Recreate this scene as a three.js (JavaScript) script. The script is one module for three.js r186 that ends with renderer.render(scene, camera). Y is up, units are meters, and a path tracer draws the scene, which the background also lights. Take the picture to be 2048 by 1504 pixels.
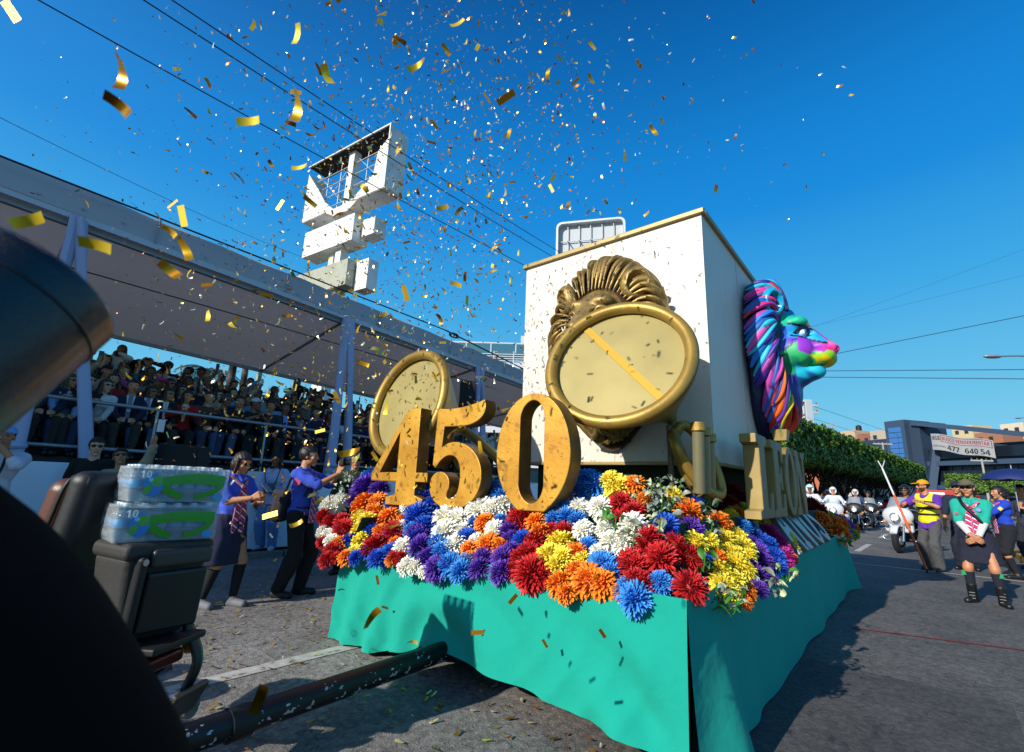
import * as THREE from 'three';
import { mergeGeometries } from 'three/addons/utils/BufferGeometryUtils.js';
import { RoundedBoxGeometry } from 'three/addons/geometries/RoundedBoxGeometry.js';

// ---------------------------------------------------------------- camera, sky, sun, exposure
const scene = new THREE.Scene();
const F_PX = 955.45, EYE = new THREE.Vector3(0, 1.312, 0), YAW = 0.7239;
const camera = new THREE.PerspectiveCamera(2 * Math.atan(752 / F_PX) * 180 / Math.PI, 2048 / 1504, 0.05, 900);
camera.position.copy(EYE);
camera.quaternion.setFromEuler(new THREE.Euler(0.22691, YAW, 0.03849, 'YXZ'));
camera.updateMatrixWorld(true);
camera.focus = 5; camera.userData.fStop = 4;
const renderer = new THREE.WebGLRenderer({ antialias: true });
renderer.toneMapping = THREE.LinearToneMapping;
renderer.toneMappingExposure = 1.15;
renderer.shadowMap.enabled = true;

const FA = 0.0305;                                   // the float stands turned by this against the road
const SUN = new THREE.Vector3(-0.3, 1, 1.98).applyAxisAngle(new THREE.Vector3(0, 1, 0), FA).normalize();
{
  const w = 1024, h = 512, data = new Float32Array(w * h * 4);
  const stops = [[0, .27, .58, .76], [5, .20, .535, .745], [10, .13, .475, .72], [20, .045, .345, .69], [30, .011, .23, .63], [36, .007, .195, .57], [45, .003, .125, .41], [52, .001, .085, .30], [90, .001, .045, .18]];
  for (let j = 0; j < h; j++) {
    const el = ((j + .5) / h - .5) * 180;
    for (let i = 0; i < w; i++) {
      const az = ((i + .5) / w - .5) * 2 * Math.PI, ce = Math.cos(el * Math.PI / 180);
      const d = new THREE.Vector3(Math.cos(az) * ce, Math.sin(el * Math.PI / 180), Math.sin(az) * ce);
      let r, g, b;
      if (el < 0) { const k = Math.min(1, -el / 8); r = .30 * (1 - k) + .11 * k; g = .60 * (1 - k) + .10 * k; b = .82 * (1 - k) + .095 * k; }
      else {
        let k = 0; while (k < stops.length - 2 && el > stops[k + 1][0]) k++;
        const a = stops[k], c = stops[k + 1], t = (el - a[0]) / (c[0] - a[0]);
        r = a[1] + (c[1] - a[1]) * t; g = a[2] + (c[2] - a[2]) * t; b = a[3] + (c[3] - a[3]) * t;
        const ang = Math.acos(Math.max(-1, Math.min(1, d.dot(SUN)))), glow = Math.exp(-ang / .28) * .9;
        r += glow * .95; g += glow * .85; b += glow * .7;
      }
      const o = (j * w + i) * 4; data[o] = r; data[o + 1] = g; data[o + 2] = b; data[o + 3] = 1;
    }
  }
  const t = new THREE.DataTexture(data, w, h, THREE.RGBAFormat, THREE.FloatType);
  t.mapping = THREE.EquirectangularReflectionMapping; t.magFilter = THREE.LinearFilter; t.needsUpdate = true;
  scene.background = t; scene.environment = t;
}
const sun = new THREE.DirectionalLight(new THREE.Color(1, .93, .82), 4.9);
sun.position.copy(SUN).multiplyScalar(60); sun.target.position.set(0, 0, 0);
sun.castShadow = true; sun.shadow.mapSize.set(4096, 4096);
Object.assign(sun.shadow.camera, { left: -40, right: 40, top: 40, bottom: -40, near: 1, far: 180 });
sun.name = 'sun';
scene.add(sun, sun.target);

// ---------------------------------------------------------------- helpers
let SEED = 20240121;
const rnd = () => { SEED = (SEED + 0x6d2b79f5) | 0; let t = Math.imul(SEED ^ (SEED >>> 15), 1 | SEED); t = (t + Math.imul(t ^ (t >>> 7), 61 | t)) ^ t; return ((t ^ (t >>> 14)) >>> 0) / 4294967296; };
const rr = (a, b) => a + (b - a) * rnd(), pick = (a) => a[Math.floor(rnd() * a.length) % a.length];
const V = (x, y, z) => new THREE.Vector3(x, y, z), PI = Math.PI, UPV = V(0, 1, 0);
const clamp = (x, a = 0, b = 1) => Math.max(a, Math.min(b, x)), lerp = (a, b, t) => a + (b - a) * t;
const sstep = (a, b, x) => { const t = clamp((x - a) / (b - a)); return t * t * (3 - 2 * t); };
// a sight line through a photo pixel, and where it meets the ground or an upright plane
const ray = (x, y) => V((x - 1024) / F_PX, -(y - 752) / F_PX, -1).applyQuaternion(camera.quaternion);
const at = (x, y, depth) => EYE.clone().addScaledVector(ray(x, y), depth);
const G = (x, y, h = 0) => { const d = ray(x, y); return EYE.clone().addScaledVector(d, (h - EYE.y) / d.y); };
const onX = (x, y, X) => { const d = ray(x, y); return EYE.clone().addScaledVector(d, X / d.x); };
const toFloat = (p) => p.clone().applyAxisAngle(UPV, -FA), FL = (x, y, z) => V(x, y, z).applyAxisAngle(UPV, FA);
const onFz = (x, y, Z) => { const d = toFloat(ray(x, y)), o = toFloat(EYE); return o.addScaledVector(d, (Z - o.z) / d.z); };

const used = {};
function numbered(n) { used[n] = (used[n] || 0) + 1; return used[n] === 1 ? n : n + '_' + String(used[n] - 1).padStart(3, '0'); }
function tag(o, label, category, group) { Object.assign(o.userData, { label, category }); if (group) o.userData.group = group; return o; }
function thing(name, label, category, pos = [0, 0, 0], turn = 0, group) {
  const o = new THREE.Group(); o.name = numbered(name); scene.add(o);
  if (pos.isVector3) o.position.copy(pos); else o.position.set(...pos);
  o.rotation.y = turn; return tag(o, label, category, group);
}
function obj(name, geos, m, parent = scene) {
  const list = (Array.isArray(geos) ? geos : [geos]).filter(Boolean);
  const g = list.length === 1 ? list[0] : merge(list);
  const o = new THREE.Mesh(g, m); o.name = parent === scene ? numbered(name) : name; o.castShadow = o.receiveShadow = true; parent.add(o); return o;
}
function struct(name, geos, m) { const o = obj(name, geos, m); o.userData.kind = 'structure'; return o; }
function dup(root, pos, turn, label, group) {
  const r = root.clone(); r.name = numbered(root.name.replace(/_\d{3}$/, '')); scene.add(r);
  if (pos) { if (pos.isVector3) r.position.copy(pos); else r.position.set(...pos); }
  if (turn !== undefined) r.rotation.y = turn;
  r.userData = { ...root.userData }; if (label) r.userData.label = label; if (group) r.userData.group = group; return r;
}
function merge(list) {
  list = list.map((g) => (g.index ? g.toNonIndexed() : g));
  const col = list.some((g) => g.attributes.color);
  for (const g of list) {
    for (const k of Object.keys(g.attributes)) if (!['position', 'normal', 'uv', 'color'].includes(k)) g.deleteAttribute(k);
    const n = g.attributes.position.count;
    if (!g.attributes.normal) g.computeVertexNormals();
    if (!g.attributes.uv) g.setAttribute('uv', new THREE.BufferAttribute(new Float32Array(n * 2), 2));
    if (col && !g.attributes.color) g.setAttribute('color', new THREE.BufferAttribute(new Float32Array(n * 3).fill(1), 3));
  }
  return mergeGeometries(list, false);
}
const mv = (g, x, y, z, rx = 0, ry = 0, rz = 0) => { if (rx) g.rotateX(rx); if (ry) g.rotateY(ry); if (rz) g.rotateZ(rz); return g.translate(x, y, z); };
const bx = (w, h, d, x = 0, y = 0, z = 0, rx = 0, ry = 0, rz = 0) => mv(new THREE.BoxGeometry(w, h, d), x, y, z, rx, ry, rz);
const rbx = (w, h, d, r, x = 0, y = 0, z = 0, rx = 0, ry = 0, rz = 0, seg = 2) => mv(new RoundedBoxGeometry(w, h, d, seg, r), x, y, z, rx, ry, rz);
const cyl = (r1, r2, h, n = 12, x = 0, y = 0, z = 0, rx = 0, ry = 0, rz = 0) => mv(new THREE.CylinderGeometry(r1, r2, h, n), x, y, z, rx, ry, rz);
const sph = (r, x = 0, y = 0, z = 0, sx = 1, sy = 1, sz = 1, n = 16) => new THREE.SphereGeometry(r, n, Math.ceil(n * .7)).scale(sx, sy, sz).translate(x, y, z);
function bar(a, b, r, n = 8, r2 = r) {                                  // a rod between two points
  const A = a.isVector3 ? a : V(...a), B = b.isVector3 ? b : V(...b), d = B.clone().sub(A), L = d.length();
  const g = new THREE.CylinderGeometry(r2, r, L, n); g.applyQuaternion(new THREE.Quaternion().setFromUnitVectors(UPV, d.normalize()));
  return g.translate((A.x + B.x) / 2, (A.y + B.y) / 2, (A.z + B.z) / 2);
}
function beam(a, b, w, h) {                                             // a square bar between two points
  const A = a.isVector3 ? a : V(...a), B = b.isVector3 ? b : V(...b), d = B.clone().sub(A), L = d.length();
  const g = new THREE.BoxGeometry(w, h, L), m = new THREE.Matrix4().lookAt(B, A, Math.abs(d.y) > .98 * L ? V(0, 0, 1) : UPV); g.applyMatrix4(m);
  return g.translate((A.x + B.x) / 2, (A.y + B.y) / 2, (A.z + B.z) / 2);
}
const pts = (a) => a.map((p) => (p.isVector3 ? p : V(...p)));
const tube = (a, r, seg = 24, n = 8, closed = false) => new THREE.TubeGeometry(new THREE.CatmullRomCurve3(pts(a), closed), seg, r, n, closed);
// a tapering lock along a curve: widths w(t) across and h(t) through; "out" is its outer side
function lock(a, w, h, out, seg = 14, n = 8) {
  const c = new THREE.CatmullRomCurve3(pts(a)), P = [], I = [];
  for (let i = 0; i <= seg; i++) {
    const t = i / seg, p = c.getPoint(t), tg = c.getTangent(t), o = (typeof out === 'function' ? out(t, p) : out).clone();
    o.addScaledVector(tg, -o.dot(tg)).normalize(); const s = tg.clone().cross(o);
    for (let k = 0; k < n; k++) { const q = k / n * 2 * PI; P.push(p.x + s.x * Math.cos(q) * w(t) + o.x * Math.sin(q) * h(t), p.y + s.y * Math.cos(q) * w(t) + o.y * Math.sin(q) * h(t), p.z + s.z * Math.cos(q) * w(t) + o.z * Math.sin(q) * h(t)); }
  }
  for (let i = 0; i < seg; i++) for (let k = 0; k < n; k++) { const a0 = i * n + k, b0 = i * n + (k + 1) % n; I.push(a0, a0 + n, b0, b0, a0 + n, b0 + n); }
  for (const e of [0, seg]) { const base = e * n; for (let k = 1; k < n - 1; k++) e ? I.push(base, base + k, base + k + 1) : I.push(base, base + k + 1, base + k); }
  const g = new THREE.BufferGeometry(); g.setAttribute('position', new THREE.Float32BufferAttribute(P, 3)); g.setIndex(I); g.computeVertexNormals();
  return g;
}
// a sheet z(u,v) as points
function sheet(nu, nv, f, two = false) {
  const P = [], U = [], I = [];
  for (let j = 0; j <= nv; j++) for (let i = 0; i <= nu; i++) { const p = f(i / nu, j / nv); P.push(p.x, p.y, p.z); U.push(i / nu, j / nv); }
  for (let j = 0; j < nv; j++) for (let i = 0; i < nu; i++) { const a = j * (nu + 1) + i, b = a + 1, c = a + nu + 1, d = c + 1; I.push(a, b, c, b, d, c); }
  const g = new THREE.BufferGeometry(); g.setAttribute('position', new THREE.Float32BufferAttribute(P, 3)); g.setAttribute('uv', new THREE.Float32BufferAttribute(U, 2)); g.setIndex(I); g.computeVertexNormals(); return g;
}
// box-mapped uv in metres
function muv(g, s = 1) {
  const p = g.attributes.position, n = g.attributes.normal, u = new Float32Array(p.count * 2);
  for (let i = 0; i < p.count; i++) {
    const ax = Math.abs(n.getX(i)), ay = Math.abs(n.getY(i)), az = Math.abs(n.getZ(i)); let a, b;
    if (ay >= ax && ay >= az) { a = p.getX(i); b = p.getZ(i); } else if (ax >= az) { a = p.getZ(i); b = p.getY(i); } else { a = p.getX(i); b = p.getY(i); }
    u[i * 2] = a / s; u[i * 2 + 1] = b / s;
  }
  g.setAttribute('uv', new THREE.BufferAttribute(u, 2)); return g;
}
function ext(shape, depth, bevel = 0, seg = 24) { return new THREE.ExtrudeGeometry(shape, { depth, bevelEnabled: bevel > 0, bevelSize: bevel, bevelThickness: bevel, bevelSegments: 2, curveSegments: seg }); }
const poly = (a) => { const s = new THREE.Shape(); a.forEach(([x, y], i) => (i ? s.lineTo(x, y) : s.moveTo(x, y))); s.closePath(); return s; };

// ---------------------------------------------------------------- textures and materials
const hash = (x, y, s = 0) => { let h = Math.imul(x, 374761393) + Math.imul(y, 668265263) + Math.imul(s, 974634721); h = Math.imul(h ^ (h >>> 13), 1274126177); return ((h ^ (h >>> 16)) >>> 0) / 4294967296; };
function vnoise(x, y, per, s) {                                            // tiling value noise, per cells
  const xi = Math.floor(x), yi = Math.floor(y), fx = x - xi, fy = y - yi, u = fx * fx * (3 - 2 * fx), v = fy * fy * (3 - 2 * fy), m = (a) => ((a % per) + per) % per;
  return lerp(lerp(hash(m(xi), m(yi), s), hash(m(xi + 1), m(yi), s), u), lerp(hash(m(xi), m(yi + 1), s), hash(m(xi + 1), m(yi + 1), s), u), v);
}
const fbm = (u, v, f, o, s) => { let a = 0, k = .5, t = 0; for (let i = 0; i < o; i++) { a += k * vnoise(u * f, v * f, f, s + i); t += k; k *= .5; f *= 2; } return a / t; };
function texture(size, fn, srgb = true, rep = 1) {
  const d = new Uint8Array(size * size * 4);
  for (let j = 0; j < size; j++) for (let i = 0; i < size; i++) { const c = fn(i / size, j / size), o = (j * size + i) * 4; d[o] = c[0]; d[o + 1] = c[1]; d[o + 2] = c[2]; d[o + 3] = 255; }
  const t = new THREE.DataTexture(d, size, size); t.wrapS = t.wrapT = THREE.RepeatWrapping; t.magFilter = t.minFilter = THREE.LinearFilter; if (srgb) t.colorSpace = THREE.SRGBColorSpace; t.repeat.set(rep, rep); t.needsUpdate = true; return t;
}
function canvasTex(w, h, draw) { const c = document.createElement('canvas'); c.width = w; c.height = h; draw(c.getContext('2d'), w, h); const t = new THREE.CanvasTexture(c); t.colorSpace = THREE.SRGBColorSpace; return t; }
const std = (o) => new THREE.MeshStandardMaterial({ side: THREE.DoubleSide, ...o });
const cache = {};
function mat(color, roughness = .75, metalness = 0, extra) {
  const k = color + '|' + roughness + '|' + metalness; if (!extra && cache[k]) return cache[k];
  const m = std({ color, roughness, metalness, ...extra }); if (!extra) cache[k] = m; return m;
}
const g3 = (v) => [clamp(v, 0, 255), clamp(v, 0, 255), clamp(v, 0, 255)];
const grainB = texture(256, (u, v) => g3(255 * (.5 * hash(u * 256 | 0, v * 256 | 0, 3) + .5 * fbm(u, v, 32, 3, 9))), false);
const clothB = texture(256, (u, v) => g3(128 + 60 * (fbm(u, v, 10, 3, 4) - .5) + 30 * Math.sin(u * 256 * 1.57) * Math.sin(v * 256 * 1.57)), false);
const cloth = (color, rough = .9) => { const k = 'c' + color; return cache[k] || (cache[k] = std({ color, roughness: rough, bumpMap: clothB, bumpScale: .002, vertexColors: false })); };
// ---------------------------------------------------------------- figures: fields of tapered capsules, meshed by surface nets
function netMesh(sdf, lo, hi, cell, colorFn) {
  const nx = Math.ceil((hi[0] - lo[0]) / cell) + 2, ny = Math.ceil((hi[1] - lo[1]) / cell) + 2, nz = Math.ceil((hi[2] - lo[2]) / cell) + 2;
  const val = new Float32Array(nx * ny * nz).fill(9), B = 6, X = (i) => lo[0] + (i - .5) * cell;
  const id = (i, j, k) => (k * ny + j) * nx + i, half = B * cell * .8661 * 1.35 + .02;
  for (let bk = 0; bk < nz; bk += B) for (let bj = 0; bj < ny; bj += B) for (let bi = 0; bi < nx; bi += B) {
    const c = sdf(lo[0] + (bi + B / 2 - .5) * cell, lo[1] + (bj + B / 2 - .5) * cell, lo[2] + (bk + B / 2 - .5) * cell), far = Math.abs(c) > half;
    for (let k = bk; k < Math.min(bk + B, nz); k++) for (let j = bj; j < Math.min(bj + B, ny); j++) for (let i = bi; i < Math.min(bi + B, nx); i++)
      val[id(i, j, k)] = far ? c : sdf(lo[0] + (i - .5) * cell, lo[1] + (j - .5) * cell, lo[2] + (k - .5) * cell);
  }
  const vi = new Int32Array(nx * ny * nz).fill(-1), P = [], C = [], I = [];
  const E = [[0, 1], [0, 2], [0, 4], [1, 3], [1, 5], [2, 3], [2, 6], [3, 7], [4, 5], [4, 6], [5, 7], [6, 7]], cv = new Float64Array(8);
  for (let k = 0; k < nz - 1; k++) for (let j = 0; j < ny - 1; j++) for (let i = 0; i < nx - 1; i++) {
    let m = 0; for (let c = 0; c < 8; c++) { cv[c] = val[id(i + (c & 1), j + (c >> 1 & 1), k + (c >> 2))]; if (cv[c] < 0) m |= 1 << c; }
    if (m === 0 || m === 255) continue;
    let x = 0, y = 0, z = 0, n = 0;
    for (const [a, b] of E) { if ((cv[a] < 0) === (cv[b] < 0)) continue; const t = cv[a] / (cv[a] - cv[b]); x += (a & 1) + t * ((b & 1) - (a & 1)); y += (a >> 1 & 1) + t * ((b >> 1 & 1) - (a >> 1 & 1)); z += (a >> 2) + t * ((b >> 2) - (a >> 2)); n++; }
    vi[id(i, j, k)] = P.length / 3; const px = lo[0] + (i + x / n - .5) * cell, py = lo[1] + (j + y / n - .5) * cell, pz = lo[2] + (k + z / n - .5) * cell; P.push(px, py, pz);
    if (colorFn) C.push(...colorFn(px, py, pz));
  }
  const quad = (a, b, c, d, f) => { if (a < 0 || b < 0 || c < 0 || d < 0) return; f ? I.push(a, b, c, a, c, d) : I.push(a, c, b, a, d, c); };
  for (let k = 1; k < nz - 1; k++) for (let j = 1; j < ny - 1; j++) for (let i = 1; i < nx - 1; i++) {
    const s = val[id(i, j, k)] < 0;
    if (s !== val[id(i + 1, j, k)] < 0) quad(vi[id(i, j - 1, k - 1)], vi[id(i, j, k - 1)], vi[id(i, j, k)], vi[id(i, j - 1, k)], s);
    if (s !== val[id(i, j + 1, k)] < 0) quad(vi[id(i - 1, j, k - 1)], vi[id(i - 1, j, k)], vi[id(i, j, k)], vi[id(i, j, k - 1)], s);
    if (s !== val[id(i, j, k + 1)] < 0) quad(vi[id(i - 1, j - 1, k)], vi[id(i, j - 1, k)], vi[id(i, j, k)], vi[id(i - 1, j, k)], s);
  }
  if (!P.length) return null;
  const g = new THREE.BufferGeometry(); g.setAttribute('position', new THREE.Float32BufferAttribute(P, 3)); if (colorFn) g.setAttribute('color', new THREE.Float32BufferAttribute(C, 3)); g.setIndex(I); g.computeVertexNormals(); return muv(g, .35);
}
// field primitives: cone {a,b,ra,rb}, ellipsoid {c,r,m?}
const cone = (a, b, ra, rb = ra) => ({ a, b: [b[0] - a[0], b[1] - a[1], b[2] - a[2]], l: Math.max(1e-9, (b[0] - a[0]) ** 2 + (b[1] - a[1]) ** 2 + (b[2] - a[2]) ** 2), ra, rb });
const ell = (c, r, m = null) => ({ c, r, m });
function dist(p, x, y, z) {
  if (p.a) { const X = x - p.a[0], Y = y - p.a[1], Z = z - p.a[2]; let t = (X * p.b[0] + Y * p.b[1] + Z * p.b[2]) / p.l; t = t < 0 ? 0 : t > 1 ? 1 : t; return Math.hypot(X - p.b[0] * t, Y - p.b[1] * t, Z - p.b[2] * t) - (p.ra + (p.rb - p.ra) * t); }
  let X = x - p.c[0], Y = y - p.c[1], Z = z - p.c[2];
  if (p.m) { const m = p.m, a = m[0] * X + m[1] * Y + m[2] * Z, b = m[3] * X + m[4] * Y + m[5] * Z, c = m[6] * X + m[7] * Y + m[8] * Z; X = a; Y = b; Z = c; }
  const r = p.r, k0 = Math.hypot(X / r[0], Y / r[1], Z / r[2]), k1 = Math.hypot(X / (r[0] * r[0]), Y / (r[1] * r[1]), Z / (r[2] * r[2]));
  return k1 < 1e-9 ? -Math.min(...r) : k0 * (k0 - 1) / k1;
}
function smin(list, k) { return (x, y, z) => { let d = 9; for (let i = 0; i < list.length; i++) { const e = dist(list[i], x, y, z), h = k - Math.abs(d - e); d = Math.min(d, e) - (h > 0 ? h * h / (4 * k) : 0); } return d; }; }
function bounds(list, pad) {
  const lo = [9, 9, 9], hi = [-9, -9, -9];
  for (const p of list) for (let i = 0; i < 3; i++) {
    if (p.a) { const b = p.a[i] + p.b[i], r = Math.max(p.ra, p.rb); lo[i] = Math.min(lo[i], p.a[i] - r, b - r); hi[i] = Math.max(hi[i], p.a[i] + r, b + r); }
    else { const r = p.m ? Math.max(...p.r) : p.r[i]; lo[i] = Math.min(lo[i], p.c[i] - r); hi[i] = Math.max(hi[i], p.c[i] + r); }
  }
  return [lo.map((v) => v - pad), hi.map((v) => v + pad)];
}
const grow = (list, t) => list.map((p) => (p.a ? { ...p, ra: p.ra + t, rb: p.rb + t } : { ...p, r: p.r.map((v) => v + t) }));
function field(list, k, cell, opt = {}) {
  const f1 = smin(list, k), F = opt.fold || 0, f0 = F ? (x, y, z) => f1(x, y, z) + F * (Math.sin(y * 21 + x * 33 + z * 17 + 2.5 * Math.sin(x * 11 + y * 9)) * Math.sin(x * 23 - y * 13 + z * 31) + .35 * Math.sin(y * 47 - x * 53 + z * 42 + 2 * Math.sin(y * 13 + z * 19))) : f1, f = opt.cut ? (x, y, z) => Math.max(f0(x, y, z), opt.cut(x, y, z)) : f0, [lo, hi] = bounds(list, cell * 2 + .01);
  return netMesh(f, lo, hi, cell, opt.color);
}
function ik(A, T, l1, l2, hint) {
  const d = T.clone().sub(A); let L = d.length(); const mx = (l1 + l2) * .995; if (L > mx) { d.multiplyScalar(mx / L); L = mx; } const E = A.clone().add(d); d.normalize();
  const c = clamp((l1 * l1 + L * L - l2 * l2) / (2 * l1 * L), -1, 1), h = hint.clone().addScaledVector(d, -hint.dot(d)).normalize();
  return [A.clone().addScaledVector(d, l1 * c).addScaledVector(h, l1 * Math.sqrt(1 - c * c)), E];
}
const ar = (v) => [v.x, v.y, v.z];
// Geometry set of one posed figure, facing +z, feet at y = 0. Everything in metres for a body of height h.
function figure(o) {
  const h = o.h || 1.7, s = h / 1.72, fem = o.fem ? 1 : 0, cell = o.cell || .02, hc = o.headCell || .01, w = (o.wide || 1) * s;
  const hipY = o.sit ? o.sit : (o.hipY || .92 * s), lean = o.lean || 0, side = o.side || 0;
  const Q = new THREE.Quaternion().setFromEuler(new THREE.Euler(lean, o.twist || 0, side, 'YXZ')), Hp = V(o.hipX || 0, hipY, o.hipZ || 0), T = (x, y, z) => V(x, y, z).applyQuaternion(Q).add(Hp);
  const inv = new THREE.Matrix3().setFromMatrix4(new THREE.Matrix4().makeRotationFromQuaternion(Q.clone().invert())).transpose().elements, m = Array.from(inv);
  const sw = (fem ? .165 : .19) * w, neck = T(0, .545 * s, -.01 * s), R = {};
  const hq = Q.clone().multiply(new THREE.Quaternion().setFromEuler(new THREE.Euler((o.pitch || 0) - lean, o.look || 0, o.tilt || 0, 'YXZ'))), head = neck.clone().add(V(0, .135 * s, .035 * s).applyQuaternion(hq));
  // torso
  const torso = [ell(ar(T(0, .02 * s, 0)), [(.15 + .015 * fem) * w, .12 * s, .115 * w], m), ell(ar(T(0, .15 * s, .005)), [(.13 - .012 * fem) * w, .15 * s, .1 * w], m), ell(ar(T(0, .34 * s, 0)), [(.16 - .015 * fem) * w, .17 * s, .112 * w], m),
    cone(ar(T(-sw * .82, .455 * s, -.01)), ar(T(sw * .82, .455 * s, -.01)), .06 * s), ...(fem ? [ell(ar(T(.07 * w, .33 * s, .075 * w)), [.07 * s, .07 * s, .06 * s], m), ell(ar(T(-.07 * w, .33 * s, .075 * w)), [.07 * s, .07 * s, .06 * s], m)] : []), ...(o.belly ? [ell(ar(T(0, .15 * s, .05)), [.15 * w, .15 * s, .12 * w], m)] : [])];
  const neckP = [cone(ar(T(0, .47 * s, -.015 * s)), ar(head.clone().add(V(0, -.03 * s, -.02 * s).applyQuaternion(hq))), (.062 - .008 * fem) * s, (.052 - .006 * fem) * s)];
  // arms
  const arms = [], hands = [], upper = [], fore = [];
  for (const sd of [1, -1]) {
    const a = (sd > 0 ? o.L : o.R) || {}, S = T(sd * sw, .455 * s, -.01), tgt = a.hand ? V(...a.hand).multiplyScalar(a.abs ? 1 : s) : V(sd * (sw + .09 * s), hipY - .1 * s, .06 * s), hint = V(...(a.el || [sd * .5, -.3, -1]));
    const [E, Wr] = ik(S, tgt, .285 * s, .255 * s, hint);
    upper.push(cone(ar(S), ar(E), (.05 - .005 * fem) * s, (.041 - .003 * fem) * s)); fore.push(cone(ar(E), ar(Wr), .041 * s, .027 * s)); arms.push([S, E, Wr]);
    hands.push(handPrims(Wr, a.dir ? V(...a.dir).normalize() : Wr.clone().sub(E).normalize(), V(...(a.palm || [-sd * .8, -.3, .3])), sd, a.curl ?? .45, s, a.thick || 0));
  }
  // legs
  const thigh = [], shin = [], foot = [], legs = [];
  for (const sd of [1, -1]) {
    const l = (sd > 0 ? o.legL : o.legR) || {}, A = V(Hp.x + sd * .088 * w, hipY - .03 * s, Hp.z), Ft = l.foot ? V(...l.foot) : V(sd * .1 * w, 0, 0), ank = Ft.clone().add(V(0, .085 * s, -.02 * s));
    const [K, An] = ik(A, ank, .43 * s, .41 * s, V(...(l.knee || [sd * .15, 0, 1]))), fd = V(Math.sin(l.turn ?? sd * .25), 0, Math.cos(l.turn ?? sd * .25));
    thigh.push(cone(ar(A), ar(K), (.083 + .008 * fem) * w, .055 * s)); shin.push(cone(ar(K), ar(An), .053 * s, .036 * s), cone(ar(K.clone().lerp(An, .15).add(V(0, 0, -.015 * s))), ar(K.clone().lerp(An, .55).add(V(0, 0, -.01 * s))), .046 * s, .04 * s));
    const heel = An.clone().add(V(0, -.045 * s, 0)).addScaledVector(fd, -.03 * s), toe = An.clone().add(V(0, -.055 * s, 0)).addScaledVector(fd, .155 * s);
    foot.push(cone(ar(heel), ar(toe), .038 * s, .03 * s), cone(ar(An), ar(heel), .036 * s, .036 * s)); legs.push([A, K, An, fd]);
  }
  // body: torso, limbs, head and hands in one geometry
  const bodyP = [...torso, ...neckP, ...upper, ...fore, ...thigh, ...shin, ...foot], geos = [field(bodyP, .035, cell)];
  const hm = new THREE.Matrix4().compose(head, hq, V(s, s, s).multiplyScalar(o.headScale || 1));
  geos.push(headGeo(fem, hc, o.beard).applyMatrix4(hm));
  for (const hp of hands) geos.push(field(hp, .006, o.handCell || .012));
  R.body = merge(geos.map((g) => { if (!g.attributes.color) g.setAttribute('color', new THREE.BufferAttribute(new Float32Array(g.attributes.position.count * 3).fill(1), 3)); return g; }));
  // clothing
  const sl = o.sleeve ?? 1, thick = (o.thick || .014) * .8;
  const sub = (p, t) => ({ ...cone(p.a, [p.a[0] + p.b[0] * t, p.a[1] + p.b[1] * t, p.a[2] + p.b[2] * t], p.ra, p.ra + (p.rb - p.ra) * t) });
  const sleeveP = sl === 0 ? [] : sl <= .5 ? upper.map((p) => sub(p, sl * 2)) : [...upper, ...fore.map((p) => sub(p, (sl - .5) * 2 * .97))];
  const hem = o.hem ?? -.06, hn = V(0, 1, 0).applyQuaternion(Q), hb = T(0, hem * s, 0), colY = T(0, .52 * s, 0);
  const shirtP = [...grow(torso, thick), ...grow(sleeveP, thick + (sl <= .5 ? .008 : .004))];
  if (o.hem < -.1) shirtP.push(cone(ar(T(-.06 * w, -.02, 0)), ar(T(-.06 * w, hem * s - .05, 0)), .125 * w, .13 * w), cone(ar(T(.06 * w, -.02, 0)), ar(T(.06 * w, hem * s - .05, 0)), .125 * w, .13 * w));
  R.shirt = field(shirtP, .02, cell * .9, { fold: .0045 * s, cut: (x, y, z) => Math.max((hb.x - x) * hn.x + (hb.y - y) * hn.y + (hb.z - z) * hn.z, sl <= .5 ? -9 : -9) });
  if (o.collar) R.collar = field([cone(ar(T(-.05 * s, .515 * s, .02)), ar(T(.05 * s, .515 * s, .02)), .03 * s), cone(ar(T(-.06 * s, .525 * s, -.04 * s)), ar(T(.06 * s, .525 * s, -.04 * s)), .03 * s), cone(ar(T(0, .51 * s, .045 * s)), ar(T(0, .45 * s, .1 * s)), .025 * s)], .02, .009);
  const wb = T(0, .09 * s, 0);
  const waistCut = (x, y, z) => (x - wb.x) * hn.x + (y - wb.y) * hn.y + (z - wb.z) * hn.z;
  if (o.bottom !== 'skirt') {
    const len = o.bottom === 'shorts' ? (o.blen ?? .8) : 1;
    R.trousers = field([...grow(torso.slice(0, 2), thick * .6), ...grow(thigh.map((p) => sub(p, len)), thick + .004 + (len < 1 ? .018 : 0)), ...(len < 1 ? [] : grow(shin, thick + (o.baggy || .006)))], .025, cell * .9, { fold: .005 * s, cut: waistCut });
  } else {
    const yb = (o.skirtY ?? .5) * s;
    R.skirt = field([...grow(torso.slice(0, 2), thick * .7), cone([Hp.x - .07 * w, hipY, Hp.z], [Hp.x - .12 * w, yb - .1, Hp.z + .01], .125 * w, .155 * w), cone([Hp.x + .07 * w, hipY, Hp.z], [Hp.x + .12 * w, yb - .1, Hp.z + .01], .125 * w, .155 * w), cone([Hp.x, hipY, Hp.z], [Hp.x, yb - .1, Hp.z], .13 * w, .175 * w)], .05, cell * .9, { fold: .004, cut: (x, y, z) => Math.max(waistCut(x, y, z), yb - y) });
  }
  if (o.socks) R.socks = field(grow(shin.map((p) => { const t0 = o.sockTop ?? .12; return cone([p.a[0] + p.b[0] * t0, p.a[1] + p.b[1] * t0, p.a[2] + p.b[2] * t0], [p.a[0] + p.b[0], p.a[1] + p.b[1], p.a[2] + p.b[2]], p.ra, p.rb); }), .006), .02, cell * .8);
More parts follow.
